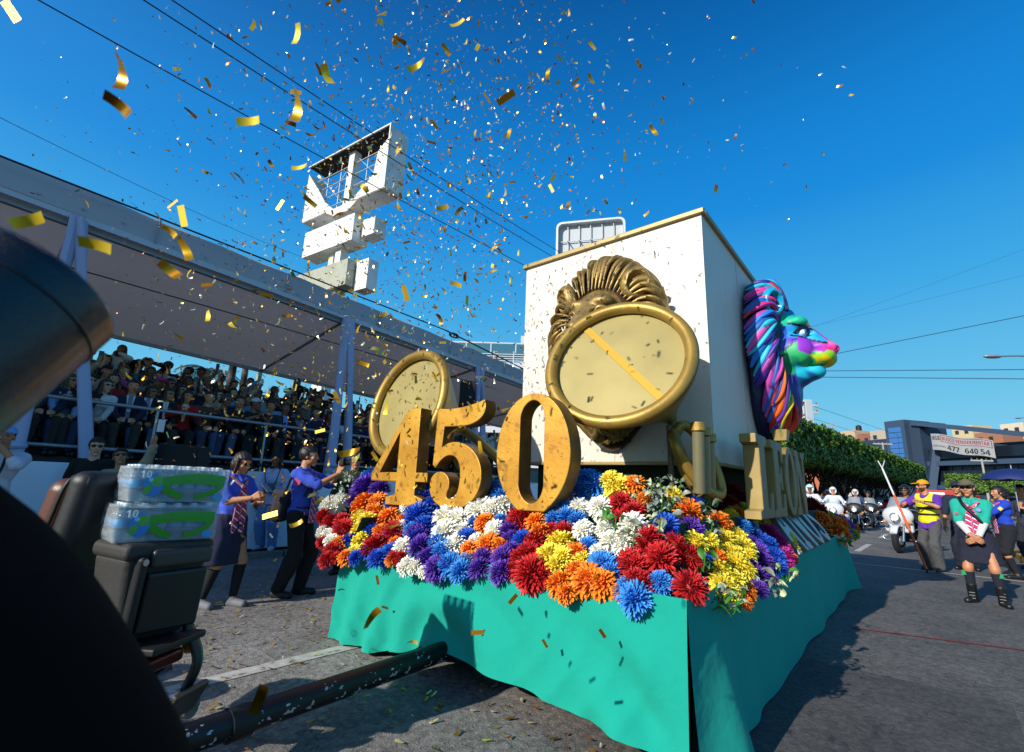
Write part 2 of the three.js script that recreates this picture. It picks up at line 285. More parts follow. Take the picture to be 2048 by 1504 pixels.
  R.shoes = field([...grow(foot, .012), ...(o.boots ? grow(shin.filter((p, i) => i % 2 === 0).map((p) => cone([p.a[0] + p.b[0] * .6, p.a[1] + p.b[1] * .6, p.a[2] + p.b[2] * .6], [p.a[0] + p.b[0], p.a[1] + p.b[1], p.a[2] + p.b[2]], .044 * s, .042 * s)), .014) : [])], .02, cell * .8, { cut: (x, y, z) => -1 });
  // hair and headgear, in the head's own axes
  const hs = (g) => g && g.applyMatrix4(hm);
  if (o.hair !== 'none') R.hair = hs(hairGeo(o.hair || 'short', hc, o.hat));
  if (o.hat === 'cap') { const c = capGeo(hc, o.capTurn); R.hat = hs(c); }
  if (o.hat === 'beret') R.hat = hs(field([ell([.02, .1, -.01], [.11, .045, .115])], .01, hc));
  if (o.hat === 'helmet') { R.hat = hs(field([ell([0, .03, -.01], [.125, .145, .15])], .01, hc, { cut: (x, y, z) => Math.max(-.1 - y, Math.min(.05 - z, .06 - y) < 0 && z > .05 && y < .06 ? .02 : -.02) })); }
  if (o.glasses) R.glasses = hs(merge([sph(.027, .034, .013, .088, 1, .75, .45, 10), sph(.027, -.034, .013, .088, 1, .75, .45, 10), bar([-.034, .02, .098], [.034, .02, .098], .004, 6), bar([.06, .018, .08], [.079, .018, -.01], .004, 6), bar([-.06, .018, .08], [-.079, .018, -.01], .004, 6)]));
  R.eyes = hs(merge([sph(.0125, .033, .014, .079, 1, .7, .5, 8), sph(.0125, -.033, .014, .079, 1, .7, .5, 8)]));
  R.torso = torso; R.joints = { arms, legs, head, hq, neck, T, s, sw, Q, hm };
  return R;
}
function handPrims(W, d, palm, sd, curl, s, thick) {
  palm.addScaledVector(d, -palm.dot(d)).normalize(); const acr = d.clone().cross(palm).multiplyScalar(1).normalize(), P = [], at3 = (a, b, c) => W.clone().addScaledVector(d, a * s).addScaledVector(acr, b * s).addScaledVector(palm, c * s), t = thick;
  const thumbSide = sd > 0 ? 1 : -1;                         // across axis towards the thumb
  for (let i = 0; i < 4; i++) P.push(cone(ar(at3(0, thumbSide * (.012 - .008 * i), 0)), ar(at3(.085, thumbSide * (.03 - .02 * i), 0)), .016 * s, .0125 * s));
  const len = [.072, .08, .074, .058];
  for (let i = 0; i < 4; i++) {
    let p = at3(.088, thumbSide * (.031 - .0205 * i), .002), a = 0;
    for (let k = 0; k < 3; k++) { a += curl * (k ? 1.1 : .7); const q = p.clone().addScaledVector(d, Math.cos(a) * len[i] * s * [.45, .32, .25][k]).addScaledVector(palm, Math.sin(a) * len[i] * s * [.45, .32, .25][k]); P.push(cone(ar(p), ar(q), (.0098 - k * .0008) * s + t, (.009 - k * .0008) * s + t)); p = q; }
  }
  let p = at3(.025, thumbSide * .03, .008), q = at3(.06, thumbSide * .055, .022 + curl * .01), r = at3(.09, thumbSide * .05, .03 + curl * .02);
  P.push(cone(ar(p), ar(q), .014 * s, .0105 * s + t), cone(ar(q), ar(r), .0105 * s + t, .009 * s + t)); return P;
}
const headCache = {};
function headGeo(fem, cell, beard) {
  const k = fem + '|' + cell + (beard || ''); if (headCache[k]) return headCache[k].clone();
  const list = [ell([0, .035, -.012], [.074, .086, .093]), ell([0, -.045, .016], [.058 - .004 * fem, .066, .07]), ell([0, -.01, .03], [.062, .09, .061]), cone([0, .024, .086], [0, -.02, .104], .009, .014), ell([0, -.027, .094], [.019, .01, .014]), cone([-.034, .036, .077], [.034, .036, .077], .0105), ell([0, -.054, .083], [.024, .007, .011]), ell([0, -.064, .081], [.021, .008, .011]), ell([0, -.098, .064], [.027, .02, .021]), ell([.044, -.02, .064], [.024, .022, .02]), ell([-.044, -.02, .064], [.024, .022, .02]),
    ell([.077, -.004, -.006], [.01, .03, .018]), ell([-.077, -.004, -.006], [.01, .03, .018]), cone([0, -.05, -.02], [0, -.15, -.035], .05, .052)];
  const f0 = smin(list, .012), f = (x, y, z) => { let d = f0(x, y, z); for (const q of [.033, -.033]) { const e = Math.hypot(x - q, (y - .013) * 1.2, z - .099) - .0135; d = Math.max(d, -e); } return d; };
  const g = netMesh(f, [-.11, -.2, -.13], [.11, .14, .14], cell, (x, y, z) => {
    if (z > .075 && Math.abs(y + .059) < .011 && Math.abs(x) < .024) return [.8, .5, .5];
    if (beard && z > -.005 && y < -.03 && !(Math.abs(y + .059) < .008 && Math.abs(x) < .02 && z > .07) && !(y > -.042 && Math.abs(x) < .028) && y > -.135) return [.16, .12, .1];
    return [1, 1, 1];
  });
  headCache[k] = g; return g.clone();
}
function hairGeo(kind, cell, hat) {
  const k = 'h' + kind + cell + (hat ? 1 : 0); if (headCache[k]) return headCache[k].clone();
  const g0 = hat ? .006 : .016, list = [ell([0, .037, -.016], [.076 + g0, .087 + g0, .096 + g0])];
  if (kind === 'long' || kind === 'ponytail') list.push(ell([0, -.03, -.06], [.09, .1, .06]));
  if (kind === 'long') list.push(cone([-.045, -.08, -.055], [-.05, -.22, -.045], .055, .035), cone([.045, -.08, -.055], [.05, -.22, -.045], .055, .035), cone([.0, -.08, -.07], [.0, -.23, -.075], .06, .04), cone([.075, .03, .0], [.085, -.15, .015], .026, .022), cone([-.075, .03, .0], [-.085, -.15, .015], .026, .022));
  if (kind === 'bob') list.push(ell([0, -.02, -.045], [.1, .11, .075]), cone([.078, .03, .01], [.082, -.1, .03], .028, .024), cone([-.078, .03, .01], [-.082, -.1, .03], .028, .024));
  if (kind === 'ponytail') list.push(cone([0, .06, -.11], [0, .03, -.15], .03, .035), cone([0, .03, -.15], [0, -.18, -.13], .038, .015));
  const short = kind === 'short', f0 = smin(list, .02);
  const cut = (x, y, z) => { const n = Math.sin(x * 190) * .003 + Math.sin(y * 150 + x * 80) * .003; let c = Math.min(z - (short ? .012 : .03) + n, .064 - y + n * 1.5); if (short) c = Math.max(c, -.075 - y + n); if (hat) c = Math.max(c, y - .06); return c; };
  const g = netMesh((x, y, z) => Math.max(f0(x, y, z) + (Math.sin(x * 120 + y * 30) * Math.sin(z * 90 + y * 60) * .003), cut(x, y, z)), [-.14, -.3, -.21], [.14, .17, .13], cell);
  headCache[k] = g; return g.clone();
}
function capGeo(cell) {
  const dome = field([ell([0, .04, -.012], [.094, .1, .11])], .01, cell, { cut: (x, y, z) => .045 - y - z * .06 }), brim = field([ell([0, .058, .12], [.078, .009, .085], [1, 0, 0, 0, .985, .17, 0, -.17, .985])], .005, Math.min(cell, .007), { cut: (x, y, z) => .055 - z });
  return merge([dome, brim, sph(.012, 0, .14, -.012, 1, .5, 1, 6)]);
}
const SKIN = ['#b57c57', '#9a6646', '#c68c69', '#85543a', '#cf9d7d'].map((c) => std({ color: c, roughness: .55, vertexColors: true }));
const HAIR = ['#15100d', '#1d1511', '#2b1c13', '#0e0c0c', '#3a3431'].map((c) => mat(c, .55)), EYE_M = mat('#120c0a', .2), GLASS_M = mat('#08080a', .12), SHOE = mat('#17161a', .5);
// put the figure's geometries into a thing
function dress(t, R, c) {
  obj('body', R.body, SKIN[c.skin ?? 0], t);
  obj('shirt', R.shirt, c.shirt, t);
  if (R.collar) obj('collar', R.collar, c.collar || c.shirt, t);
  if (R.trousers) obj(c.shorts ? 'shorts' : 'trousers', R.trousers, c.bottom, t);
  if (R.skirt) obj('skirt', R.skirt, c.bottom, t);
  if (R.socks) obj('socks', R.socks, c.socks || mat('#14151c', .9), t);
  if (R.shoes) obj('shoes', R.shoes, c.shoes || SHOE, t);
  if (R.hair) obj('hair', R.hair, HAIR[c.hair ?? 0], t);
  if (R.hat) obj(c.hatName || 'cap', R.hat, c.hat || mat('#1a1d2b', .9), t);
  if (R.glasses) obj('sunglasses', R.glasses, GLASS_M, t); else if (R.eyes && !c.noEyes) obj('eyes', R.eyes, EYE_M, t);
  return t;
}
// ---------------------------------------------------------------- ground, road and pavements
const asphaltT = texture(1024, (u, v) => {
  const g = hash(u * 1024 | 0, v * 1024 | 0, 1), f = fbm(u, v, 90, 3, 20), l = fbm(u, v, 5, 5, 31); let k = 106 + 58 * (f - .5) + 44 * (g - .5) + 40 * (l - .5);
  if (g > .965) k += 55; const crack = Math.abs(fbm(u, v, 7, 4, 77) - .5); if (crack < .005) k -= 26;
  return g3(k).map((x, i) => x * [1.03, 1, .965][i]);
});
asphaltT.repeat.set(1, 1);
const asphaltB = texture(512, (u, v) => g3(255 * (.6 * hash(u * 512 | 0, v * 512 | 0, 5) + .4 * fbm(u, v, 100, 2, 6))), false);
const M = {};
M.asphalt = std({ map: asphaltT, bumpMap: asphaltB, bumpScale: .006, roughness: .86, vertexColors: true });
M.concrete = std({ color: '#8f8b84', roughness: .9, bumpMap: grainB, bumpScale: .003, map: texture(256, (u, v) => g3(200 + 50 * (fbm(u, v, 6, 5, 2) - .5) + 25 * (hash(u * 256 | 0, v * 256 | 0, 8) - .5))) });
M.paint = std({ color: '#dcdad2', roughness: .8, map: texture(256, (u, v) => { const k = fbm(u, v, 16, 4, 12); return g3(k < .27 ? 130 : 205 + 60 * (k - .5)); }) });
M.yellow = std({ color: '#b88a12', roughness: .8, map: M.paint.map });
M.white = mat('#cfd0d0', .55); M.steel = mat('#9aa0a6', .42, .6); M.black = mat('#0d0d10', .6);
function flat(x0, x1, z0, z1, y, nx = 1, nz = 1, s = 3, tint = false) {
  const g = sheet(nx, nz, (u, v) => V(lerp(x0, x1, u), y, lerp(z0, z1, v))); const p = g.attributes.position, uv = g.attributes.uv, c = new Float32Array(p.count * 3);
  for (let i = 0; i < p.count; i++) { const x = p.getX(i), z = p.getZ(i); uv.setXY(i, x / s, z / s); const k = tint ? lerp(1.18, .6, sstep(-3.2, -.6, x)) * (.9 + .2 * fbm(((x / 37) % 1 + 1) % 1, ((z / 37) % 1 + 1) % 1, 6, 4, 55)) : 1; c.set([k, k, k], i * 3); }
  g.setAttribute('color', new THREE.BufferAttribute(c, 3)); const n = g.attributes.normal; for (let i = 0; i < n.count; i++) n.setXYZ(i, 0, 1, 0); return g;
}
M.dust = std({ color: '#6e675d', roughness: .95, vertexColors: true });
struct('ground', flat(-500, 500, 300, -600, -.02), M.dust);
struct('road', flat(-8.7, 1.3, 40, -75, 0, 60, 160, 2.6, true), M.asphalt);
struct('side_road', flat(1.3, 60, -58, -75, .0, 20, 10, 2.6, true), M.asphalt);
struct('far_road', flat(5, 14, 30, -58, .0, 20, 30, 2.6, true), M.asphalt);
{
  const line = (x0, x1, z0, z1) => flat(x0, x1, z0, z1, .005, 1, Math.max(1, Math.ceil(Math.abs(z1 - z0) / 4)), .7);
  struct('lane_line', line(-3.81, -3.67, 6, -60), M.paint);
  for (let z = -9.3; z > -60; z -= 6.55) struct('lane_dash', line(-1.87, -1.73, z, z - 2.9), M.paint);
  struct('cross_line', mv(flat(-2.6, 1.2, .05, -.05, .005, 4, 1, .7), 0, 0, -12.9, 0, -.02), M.paint);
  struct('red_line', mv(flat(-.9, 1.25, .022, -.022, .006, 4, 1, .7), 0, 0, -6.75, 0, .29), mat('#7c2a26', .85));
  for (let i = 0; i < 3; i++) { const w = .5 + rnd(); struct('road_patch', mv(flat(-w, w, 1.2, -1.2, .004, 4, 4, 2.1, true), [-4.9, -2.7, -.4, -5.1, .3][i], 0, [-7, .2, -3.8, -12, -20][i]), M.patch || (M.patch = std({ map: asphaltT, color: '#d5d5da', roughness: .9, vertexColors: true, bumpMap: asphaltB, bumpScale: .005 }))); }
}
function kerb(x, z0, z1, name, m, w = .16, h = .12) {                   // kerb of separate stones
  const g = new THREE.Group(); g.name = numbered(name); g.userData.kind = 'structure'; scene.add(g);
  const stone = muv(rbx(w, h + .1, .96, .015, 0, h / 2 - .05, 0), .5);
  for (let z = z0; z > z1; z -= 1) { const k = obj('kerb_stone', stone, Array.isArray(m) ? m[Math.round(Math.abs(z)) % 2] : m, g); k.position.set(x, rr(-.004, .004), z - .5); }
  return g;
}
kerb(-8.66, 3, -40, 'kerb', M.concrete, .16, .1);
kerb(1.38, -4, -57, 'median_kerb', M.yellow, .18, .14);
struct('pavement', flat(-8.74, -30, 40, -75, .1, 10, 40, 1.6), M.concrete);
struct('median', flat(1.46, 5, 30, -57, .13, 4, 30, 1.6), M.concrete);

// ---------------------------------------------------------------- banner wall in front of the stand
{
  const t = thing('banner_wall', 'long white banner wall with blue lettering in front of the spectator stand', 'wall', [0, 0, 0]);
  const logo = canvasTex(1024, 600, (c, w, h) => {
    c.fillStyle = '#e2e6f2'; c.fillRect(0, 0, w, h); c.fillStyle = '#24489e'; c.font = 'bold 130px sans-serif'; c.textBaseline = 'alphabetic'; c.fillText('León', 560, 430);
    c.fillStyle = '#2f63b8'; c.fillRect(0, h - 60, w, 60);
  });
  const pl = std({ color: '#e2e6f2', roughness: .62, bumpMap: clothB, bumpScale: .004 }), lg = std({ map: logo, roughness: .62 });
  let i = 0;
  for (let z = 4.4; z > -14; z -= 2.4, i++) {
    const g = muv(rbx(.05, 1.3, 2.385, .01, -9.02, .75, z - 1.2), .4); obj('panel', g, pl, t);
    if (z < 3 && z > -2) { const f = obj('lettering', sheet(1, 1, (u, v) => V(-8.991, lerp(.12, 1.38, v), lerp(z - .02, z - 2.37, u))), lg, t); }
    obj('post', bx(.05, 1.3, .05, -9.1, .75, z), M.steel, t);
  }
}
// ---------------------------------------------------------------- canopy tent over the stand
const lowY = (z) => 5.04 + .055 * z, topY = (z) => 5.57 + .061 * z, TENT = -9.5;
{
  const t = thing('canopy_tent', 'long white canopy tent with grey underside over the spectator stand', 'tent', [0, 0, 0]);
  const fab = std({ color: '#a9abb2', roughness: .8, bumpMap: clothB, bumpScale: .003 }), drape = std({ color: '#a9b1cf', roughness: .85, bumpMap: clothB, bumpScale: .004 });
  const z0 = 6, z1 = -17;
  obj('fascia', sheet(60, 6, (u, v) => { const z = lerp(z0, z1, u); return V(TENT + .06 + .03 * Math.sin(u * 90) * v + .02 * Math.sin(u * 31), lerp(lowY(z) + .1, topY(z), v), z); }), fab, t);
  obj('roof', sheet(60, 24, (u, v) => { const z = lerp(z0, z1, u), x = lerp(TENT + .06, -13.9, v), bay = Math.abs(Math.sin((z + .5) / 4.4 * PI)); return V(x, lerp(topY(z), 4.62 + .045 * z, v) + .1 * Math.sin(v * PI) - .08 * bay * Math.sin(v * PI), z); }), new THREE.MeshPhysicalMaterial({ color: '#d8d8da', roughness: 1, transmission: .36, thickness: 0, side: THREE.DoubleSide }), t);
  obj('lining', sheet(60, 24, (u, v) => { const z = lerp(z0, z1, u), x = lerp(TENT - .02, -13.85, v), bay = Math.abs(Math.sin((z + .5) / 4.4 * PI)); return V(x, lerp(lowY(z) + .14, 4.42 + .04 * z, v) - .1 * bay * Math.sin(v * PI), z); }), new THREE.MeshPhysicalMaterial({ color: '#dcd9dc', roughness: 1, transmission: .36, thickness: 0, side: THREE.DoubleSide }), t);
  for (const o of [0, 1]) obj('gutter_beam', beam([TENT + .02 - o * .1, lowY(z0) + .06 - o * .09, z0], [TENT + .02 - o * .1, lowY(z1) + .06 - o * .09, z1], .09, o ? .08 : .1), mat(o ? '#8b8c92' : '#b9bac0', .5, .2), t);
  for (let z = 5.1; z > z1; z -= 2.2) { obj('fascia_seam', beam([TENT + .1, lowY(z) + .1, z], [TENT + .1, topY(z), z], .012, .03), mat('#8f929b', .7), t); for (let k = 0; k < 4; k++) obj('eyelet', cyl(.02, .02, .02, 10, TENT + .1, lowY(z - .3) + .16, z - .25 - k * .5, 0, 0, PI / 2), M.steel, t); }
  obj('back_beam', beam([-13.85, 4.4 + .04 * z0, z0], [-13.85, 4.4 + .04 * z1, z1], .1, .1), M.steel, t);
  for (const z of [3.9, -.5, -5.1, -9.24, -13.5]) {
    obj('post', bar([TENT, .1, z], [TENT, lowY(z), z], .05, 10), M.steel, t);
    obj('post', bar([-13.85, .1, z], [-13.85, 4.4 + .04 * z, z], .05, 10), M.steel, t);
    // white cloth wound round the post, and a second length tied back from its head
    const wrap = (a, b, r0, r1, ph) => { const A = V(...a), B = V(...b); return sheet(14, 30, (u, v) => { const q = u * 2 * PI, p = A.clone().lerp(B, v), r = lerp(r0, r1, Math.pow(Math.abs(v - .35), 1.2) * 1.4) * (1 + .22 * Math.sin(q * 3 + ph + v * 5)); return p.add(V(Math.cos(q) * r, 0, Math.sin(q) * r * .8)); }); };
    obj('drape', wrap([TENT + .05, lowY(z) + .05, z], [TENT + .05, 1.2, z], .085, .15, z), drape, t);
    obj('drape', wrap([TENT + .12, lowY(z) + .02, z - .05], [TENT + .1, 1.2, z - (z > -3 ? .8 : .42)], .075, .13, z + 2), drape, t);
    obj('drape_knot', merge([sph(.13, TENT + .1, 1.6, z, 1, .5, 1, 10), sph(.11, TENT + .1, 1.48, z, 1, .5, 1, 10), sph(.12, TENT + .1, 1.37, z, 1, .6, 1, 10)]), drape, t);
    for (const y of [.35]) obj('rafter', bar([TENT, lowY(z) + .02, z], [-13.85, 4.38 + .04 * z, z], .035, 8), M.steel, t);
  }
  obj('cable', tube([[TENT - .9, 4.7, z0], [TENT - 1, 4.55, -3], [TENT - 1, 4.4, -10], [TENT - 1, 4.4, z1]], .012, 40, 5), M.black, t);
}
// another canopy nearer the road, left of the picture: it shades the pavement and the edge of the road
{
  const t = thing('side_canopy', 'white flat canopy beside the road to the left of the stand', 'canopy', [0, 0, 0]);
  obj('roof', bx(3.2, .3, 12, -8.5, 4.4, 8.6), M.white, t);
  for (const [x, z] of [[-7, 2.9], [-7, 14], [-10, 2.9], [-10, 14]]) obj('post', bar([x, 0, z], [x, 4.3, z], .05), M.steel, t);
}
// ---------------------------------------------------------------- spectator stand
const ROWS = 6, rowX = (r) => -10.05 - .68 * r, rowY = (r) => 1.5 + .2 * r;
{
  const t = thing('grandstand', 'tiered spectator stand with metal handrails under the canopy tent', 'grandstand', [0, 0, 0]);
  const wood = mat('#3b3634', .8), z0 = 4, z1 = -11.9;
  for (let r = 0; r < ROWS; r++) {
    obj('floor_board', bx(.69, .05, z0 - z1, rowX(r) + .05, rowY(r) - .03, (z0 + z1) / 2), wood, t);
    obj('seat_board', bx(.28, .04, z0 - z1, rowX(r) - .1, rowY(r) + .42, (z0 + z1) / 2), wood, t);
    obj('riser_board', bx(.03, .22, z0 - z1, rowX(r) + .41, rowY(r) - .14, (z0 + z1) / 2), mat('#232225', .8), t);
  }
  const front = rowX(0) + .44;
  obj('handrail', bar([front, 2.4, z0], [front, 2.2, z1], .028), M.steel, t);
  obj('kick_rail', bar([front, 1.68, z0], [front, 1.56, z1], .03), M.steel, t);
  obj('fascia_board', bx(.04, .2, z0 - z1, front - .01, 1.38, (z0 + z1) / 2), mat('#26262b', .7), t);
  for (let z = 3.2; z > z1; z -= 1.75) { obj('rail_post', bar([front, .1, z], [front, 2.4 + .01 * (z - 4), z], .024), M.steel, t); obj('brace', bar([front - .1, .2, z], [front - .1, 1.3, z - 1.7], .02), M.steel, t); }
  const back = rowX(ROWS - 1) - .35, by = rowY(ROWS - 1);
  for (const h of [.5, 1.0]) obj('back_rail', bar([back, by + h, z0], [back, by + h, z1], .022), mat('#2c2e35', .5, .5), t);
  for (let z = 3.2; z > z1; z -= 2.2) obj('back_post', bar([back, .1, z], [back, by + 1.05, z], .026), M.steel, t);
}
// ---------------------------------------------------------------- palms behind the stand
function palmCrown(t, top, n, L, m) {
  for (let i = 0; i < n; i++) {
    const a = i * 2.4, up = rr(-.4, .9), d = V(Math.cos(a), 0, Math.sin(a)), mid = top.clone().addScaledVector(d, L * .5).add(V(0, L * (.15 + up * .25), 0)), end = top.clone().addScaledVector(d, L).add(V(0, L * (up * .4 - .35), 0)), c = new THREE.QuadraticBezierCurve3(top, mid, end), gs = [new THREE.TubeGeometry(c, 8, .015, 4)];
    for (let k = 2; k < 22; k++) { const p = c.getPoint(k / 22), tg = c.getTangent(k / 22), s = tg.clone().cross(UPV).normalize(); for (const q of [1, -1]) { const e = p.clone().addScaledVector(s, q * .42 * Math.sin(k / 22 * PI * .9 + .2)).addScaledVector(tg, .22).add(V(0, -.13, 0)); const g = new THREE.BufferGeometry().setFromPoints([p, p.clone().addScaledVector(tg, .05), e]); g.computeVertexNormals(); g.setAttribute('uv', new THREE.Float32BufferAttribute(new Float32Array(6), 2)); gs.push(g); } }
    obj('frond', merge(gs), m, t);
  }
}
{
  const bark = std({ color: '#6d6257', roughness: .9, map: texture(128, (u, v) => g3(150 + 60 * Math.sin(v * 60) + 60 * (fbm(u, v, 12, 3, 5) - .5))) }), leaf = std({ color: '#33402a', roughness: .6 });
  for (const [px, depth, hh, label] of [[458, 17.5, 6.35, 'palm with thick ringed trunk seen between the stand crowd and the canopy'], [484, 22, 7.9, 'thin palm trunk just right of the thick palm behind the stand'], [408, 20, 5.6, 'short palm leaning right behind the top row of the stand']]) {
    const b = at(px, 780, depth), t = thing('palm_tree', label, 'palm tree', [b.x, 0, b.z]);
    obj('trunk', new THREE.LatheGeometry(Array.from({ length: 40 }, (_, i) => new THREE.Vector2((.17 - .05 * i / 40) * (1 + .06 * (i % 2)), i / 39 * hh)), 12), bark, t); palmCrown(t, V(0, hh, 0), 13, 1.3, leaf);
  }
}
// ---------------------------------------------------------------- white building behind the tent
{
  const c = at(985, 800, 46), t = thing('white_building', 'white modern building with glass balconies behind the end of the tent', 'building', [c.x, 0, c.z], .69);
  const w = std({ color: '#c9cdd0', roughness: .6 }), gl = std({ color: '#4f7f8c', roughness: .12, metalness: .35 }), dk = std({ color: '#2f4853', roughness: .15, metalness: .3 });
  obj('wall', merge([bx(15, 12.6, 6, 0, 6.3, -4), bx(3.4, 16.4, 4, 4.2, 8.2, -3.6)]), w, t);
  for (let f = 0; f < 4; f++) {
    const y = 3.3 + f * 3.1; obj('floor_slab', bx(15.4, .55, 2.4, 0, y, -.3), w, t);
    for (let i = 0; i < 8; i++) { const o = obj('window', bx(1.6, 2.0, .1, -6.5 + i * 1.86, y - 1.5, -.96), i % 3 ? dk : gl, t); obj('frame', merge([bx(.08, 2.0, .14, -5.7 + i * 1.86, y - 1.5, -.96)]), w, o); }
    for (let k = 0; k < 4; k++) obj('railing_slat', bx(15.4, .07, .06, 0, y + .45 + k * .22, .86), w, t);
    for (let i = 0; i < 9; i++) obj('railing_post', bx(.09, 1.2, .09, -7.6 + i * 1.9, y + .8, .86), w, t);
    obj('balcony_glass', bx(15.2, .8, .03, 0, y + .8, .8), gl, t);
  }
  for (let i = 0; i < 6; i++) obj('terrace_glass', bx(2.3, 1.5, .03, -6.4 + i * 2.42, 14.0, .7), gl, t);
  obj('terrace_rail', merge([bx(15.3, .12, .12, 0, 14.85, .7), ...[0, 1, 2, 3, 4, 5, 6].map((i) => bx(.1, 1.8, .1, -7.6 + i * 2.42, 13.9, .7))]), w, t);
  obj('sign_board', bx(1.1, 1.3, .1, 3.6, 15.3, -1.55), mat('#3a3f45', .5), t);
}
// ---------------------------------------------------------------- pylon sign, emptied of its panels
{
  const A = at(621, 336, 26), t = thing('pylon_sign', 'tall weathered white pylon sign with an empty lattice frame and panels', 'sign', A, .137);
  const dirty = std({ color: '#e9e8e2', roughness: .7, map: texture(256, (u, v) => { const k = fbm(u, v, 4, 5, 14), s = fbm(u * 3 % 1, v * .3, 12, 3, 15); return g3(246 - 34 * Math.max(0, k - .5) * 2 - 40 * Math.max(0, s - .55)); }) }), dark = std({ color: '#45453f', roughness: .8, map: texture(128, (u, v) => g3(fbm(u, v, 10, 3, 3) > .55 ? 210 : 120)) }), steel = mat('#b9bab6', .5, .3);
  const W = 6.3, H = 3.3, q = (u, v) => [u * W, -v * H];
  obj('front_panel', muv(ext(poly([[0, .13], [.05, .25], [.17, .52], [.28, .8], [.42, 1.02], [.55, 1.02], [.68, .92], [.85, .72], [.88, .35], [.985, .2], [.985, 1], [.72, 1.0], [.6, 1.13], [.45, 1.15], [.3, 1.0], [0, 1]].map(([u, v]) => q(u, v))), .06).translate(0, 0, -.06), 2), dirty, t);
  obj('top_panel', muv(bx(W, .05, 1.05, W / 2, 0, -.53), 2), dark, t); obj('side_panel', muv(bx(.05, H, 1.05, W, -H / 2, -.53), 2), dirty, t);
  obj('side_panel', muv(bx(.05, H * .87, 1.05, 0, -H * .56, -.53), 2), dirty, t); obj('bottom_panel', muv(bx(W, .05, 1.0, W / 2, -H, -.53), 2), dirty, t);
  obj('edge_trim', merge([bx(W + .1, .07, .07, W / 2, .02, .03), bx(.07, H, .07, W, -H / 2, .03)]), mat('#c9cac6', .5, .2), t);
  for (let i = 1; i < 6; i++) if (i !== 3) obj('lattice_bar', bar([W * i / 6, 0, -.5], [W * i / 6, -H, -.5], .025, 6), steel, t);
  for (let i = 1; i < 5; i++) obj('lattice_bar', bar([0, -H * i / 5, -.45], [W, -H * i / 5, -.45], .025, 6), steel, t);
  for (const [a, b] of [[0, 1], [1, 0]]) for (const s of [0, .5]) obj('lattice_brace', bar([W * (s + a * .5), -.1, -.55], [W * (s + b * .5), -H, -.55], .02, 6), steel, t);
  obj('column', beam([W * .5, 0, -.5], [W * .5 - .4, -A.y, -.5], .42, .42), dirty, t);
  for (const x of [2.3, 2.95]) obj('column', beam([x, -H, -.6], [x, -A.y, -.6], .36, .36), dirty, t);
  obj('sign_board', muv(bx(3.9, 1.4, .9, 2.4, -4.75, -.45), 2), dirty, t); obj('sign_board', muv(bx(.9, .9, .7, 4.85, -4.7, -.8), 2), dirty, t);
  obj('sign_board', muv(bx(4.2, 1.3, .7, 2.1, -7.0, -.4), 2), std({ color: '#a9ab9a', roughness: .7, map: dirty.map }), t); obj('sign_board', muv(bx(.85, 1.5, .6, 4.7, -7.1, -.8), 2), dirty, t);
}
// billboard frame beyond the box, and one seen edge-on beyond the lion
function billboard(px, py, depth, w, h, turn, label, round) {
  const c = at(px, py, depth), t = thing('billboard_frame', label, 'billboard', c, turn), s = new THREE.Shape(), r = round ? .45 : .05, wh = mat('#c4c8cc', .5, .1), st = mat('#aeb4b9', .5, .3);
  const path = (o, x, y, q) => { o.moveTo(-x + q, -y); o.lineTo(x - q, -y); o.quadraticCurveTo(x, -y, x, -y + q); o.lineTo(x, y - q); o.quadraticCurveTo(x, y, x - q, y); o.lineTo(-x + q, y); o.quadraticCurveTo(-x, y, -x, y - q); o.lineTo(-x, -y + q); o.quadraticCurveTo(-x, -y, -x + q, -y); };
  path(s, w / 2, h / 2, r); const hole = new THREE.Path(); path(hole, w / 2 - .13, h / 2 - .13, r * .8); s.holes.push(hole);
  obj('frame', ext(s, .5).translate(0, 0, -.25), wh, t); obj('back_panel', bx(w - .3, h - .3, .04, 0, 0, -.15), mat('#b9bec2', .7), t);
  for (let i = 1; i < 6; i++) { obj('lattice_bar', bx(.05, h - .2, .05, w * (i / 6 - .5), 0, 0), st, t); obj('lamp_bracket', beam([w * (i / 6 - .5), h * .1, .05], [w * (i / 6 - .5) + .12, -h * .02, .4], .05, .05), mat('#5b6168', .5), t); }
  for (const y of [-.25, .1]) obj('lattice_bar', bx(w - .2, .05, .05, 0, h * y, 0), st, t);
  obj('post', bx(.3, c.y - h / 2, .3, 0, -c.y / 2 - h / 4, -.2), st, t);
}
billboard(1181, 489, 30, 4.3, 3.2, .48, 'white rounded billboard frame showing above the top of the white box', true);
billboard(1592, 838, 38, 3.2, 2.6, -.75, 'old billboard frame seen edge-on above the hedge beyond the coloured lion', false);

// ---------------------------------------------------------------- wires
function wire(name, a, b, sag, r, label, cat = 'wire', m = M.black) {
  const P = []; for (let i = 0; i <= 20; i++) { const t = i / 20; const p = a.clone().lerp(b, t); p.y -= sag * 4 * t * (1 - t); P.push(p); }
  return tag(obj(name, tube(P, r, 60, 5), m), label, cat, 'overhead wires');
}
wire('power_line', at(-30, -60, 9), at(-30, -60, 9).lerp(at(1120, 560, 26), 1.35), .25, .016, 'lowest of three black power lines from the top left corner to the white box');
wire('power_line', at(210, -50, 9.5), at(210, -50, 9.5).lerp(at(1140, 527, 27), 1.35), .25, .016, 'black power line crossing the sky to the white box, middle one of three');
wire('power_line', at(255, -60, 10), at(255, -60, 10).lerp(at(1150, 515, 28), 1.35), .3, .016, 'black power line crossing the sky to the white box, topmost of three');
wire('power_line', at(-20, 225, 12), at(620, 520, 28), .2, .009, 'thin pale power line crossing low over the tent at the left', 'wire', mat('#2d4668', .7));
wire('cable', onX(-10, 308, -9.2), onX(890, 660, -9.2), .0, .016, 'black cable running along the top edge of the tent');
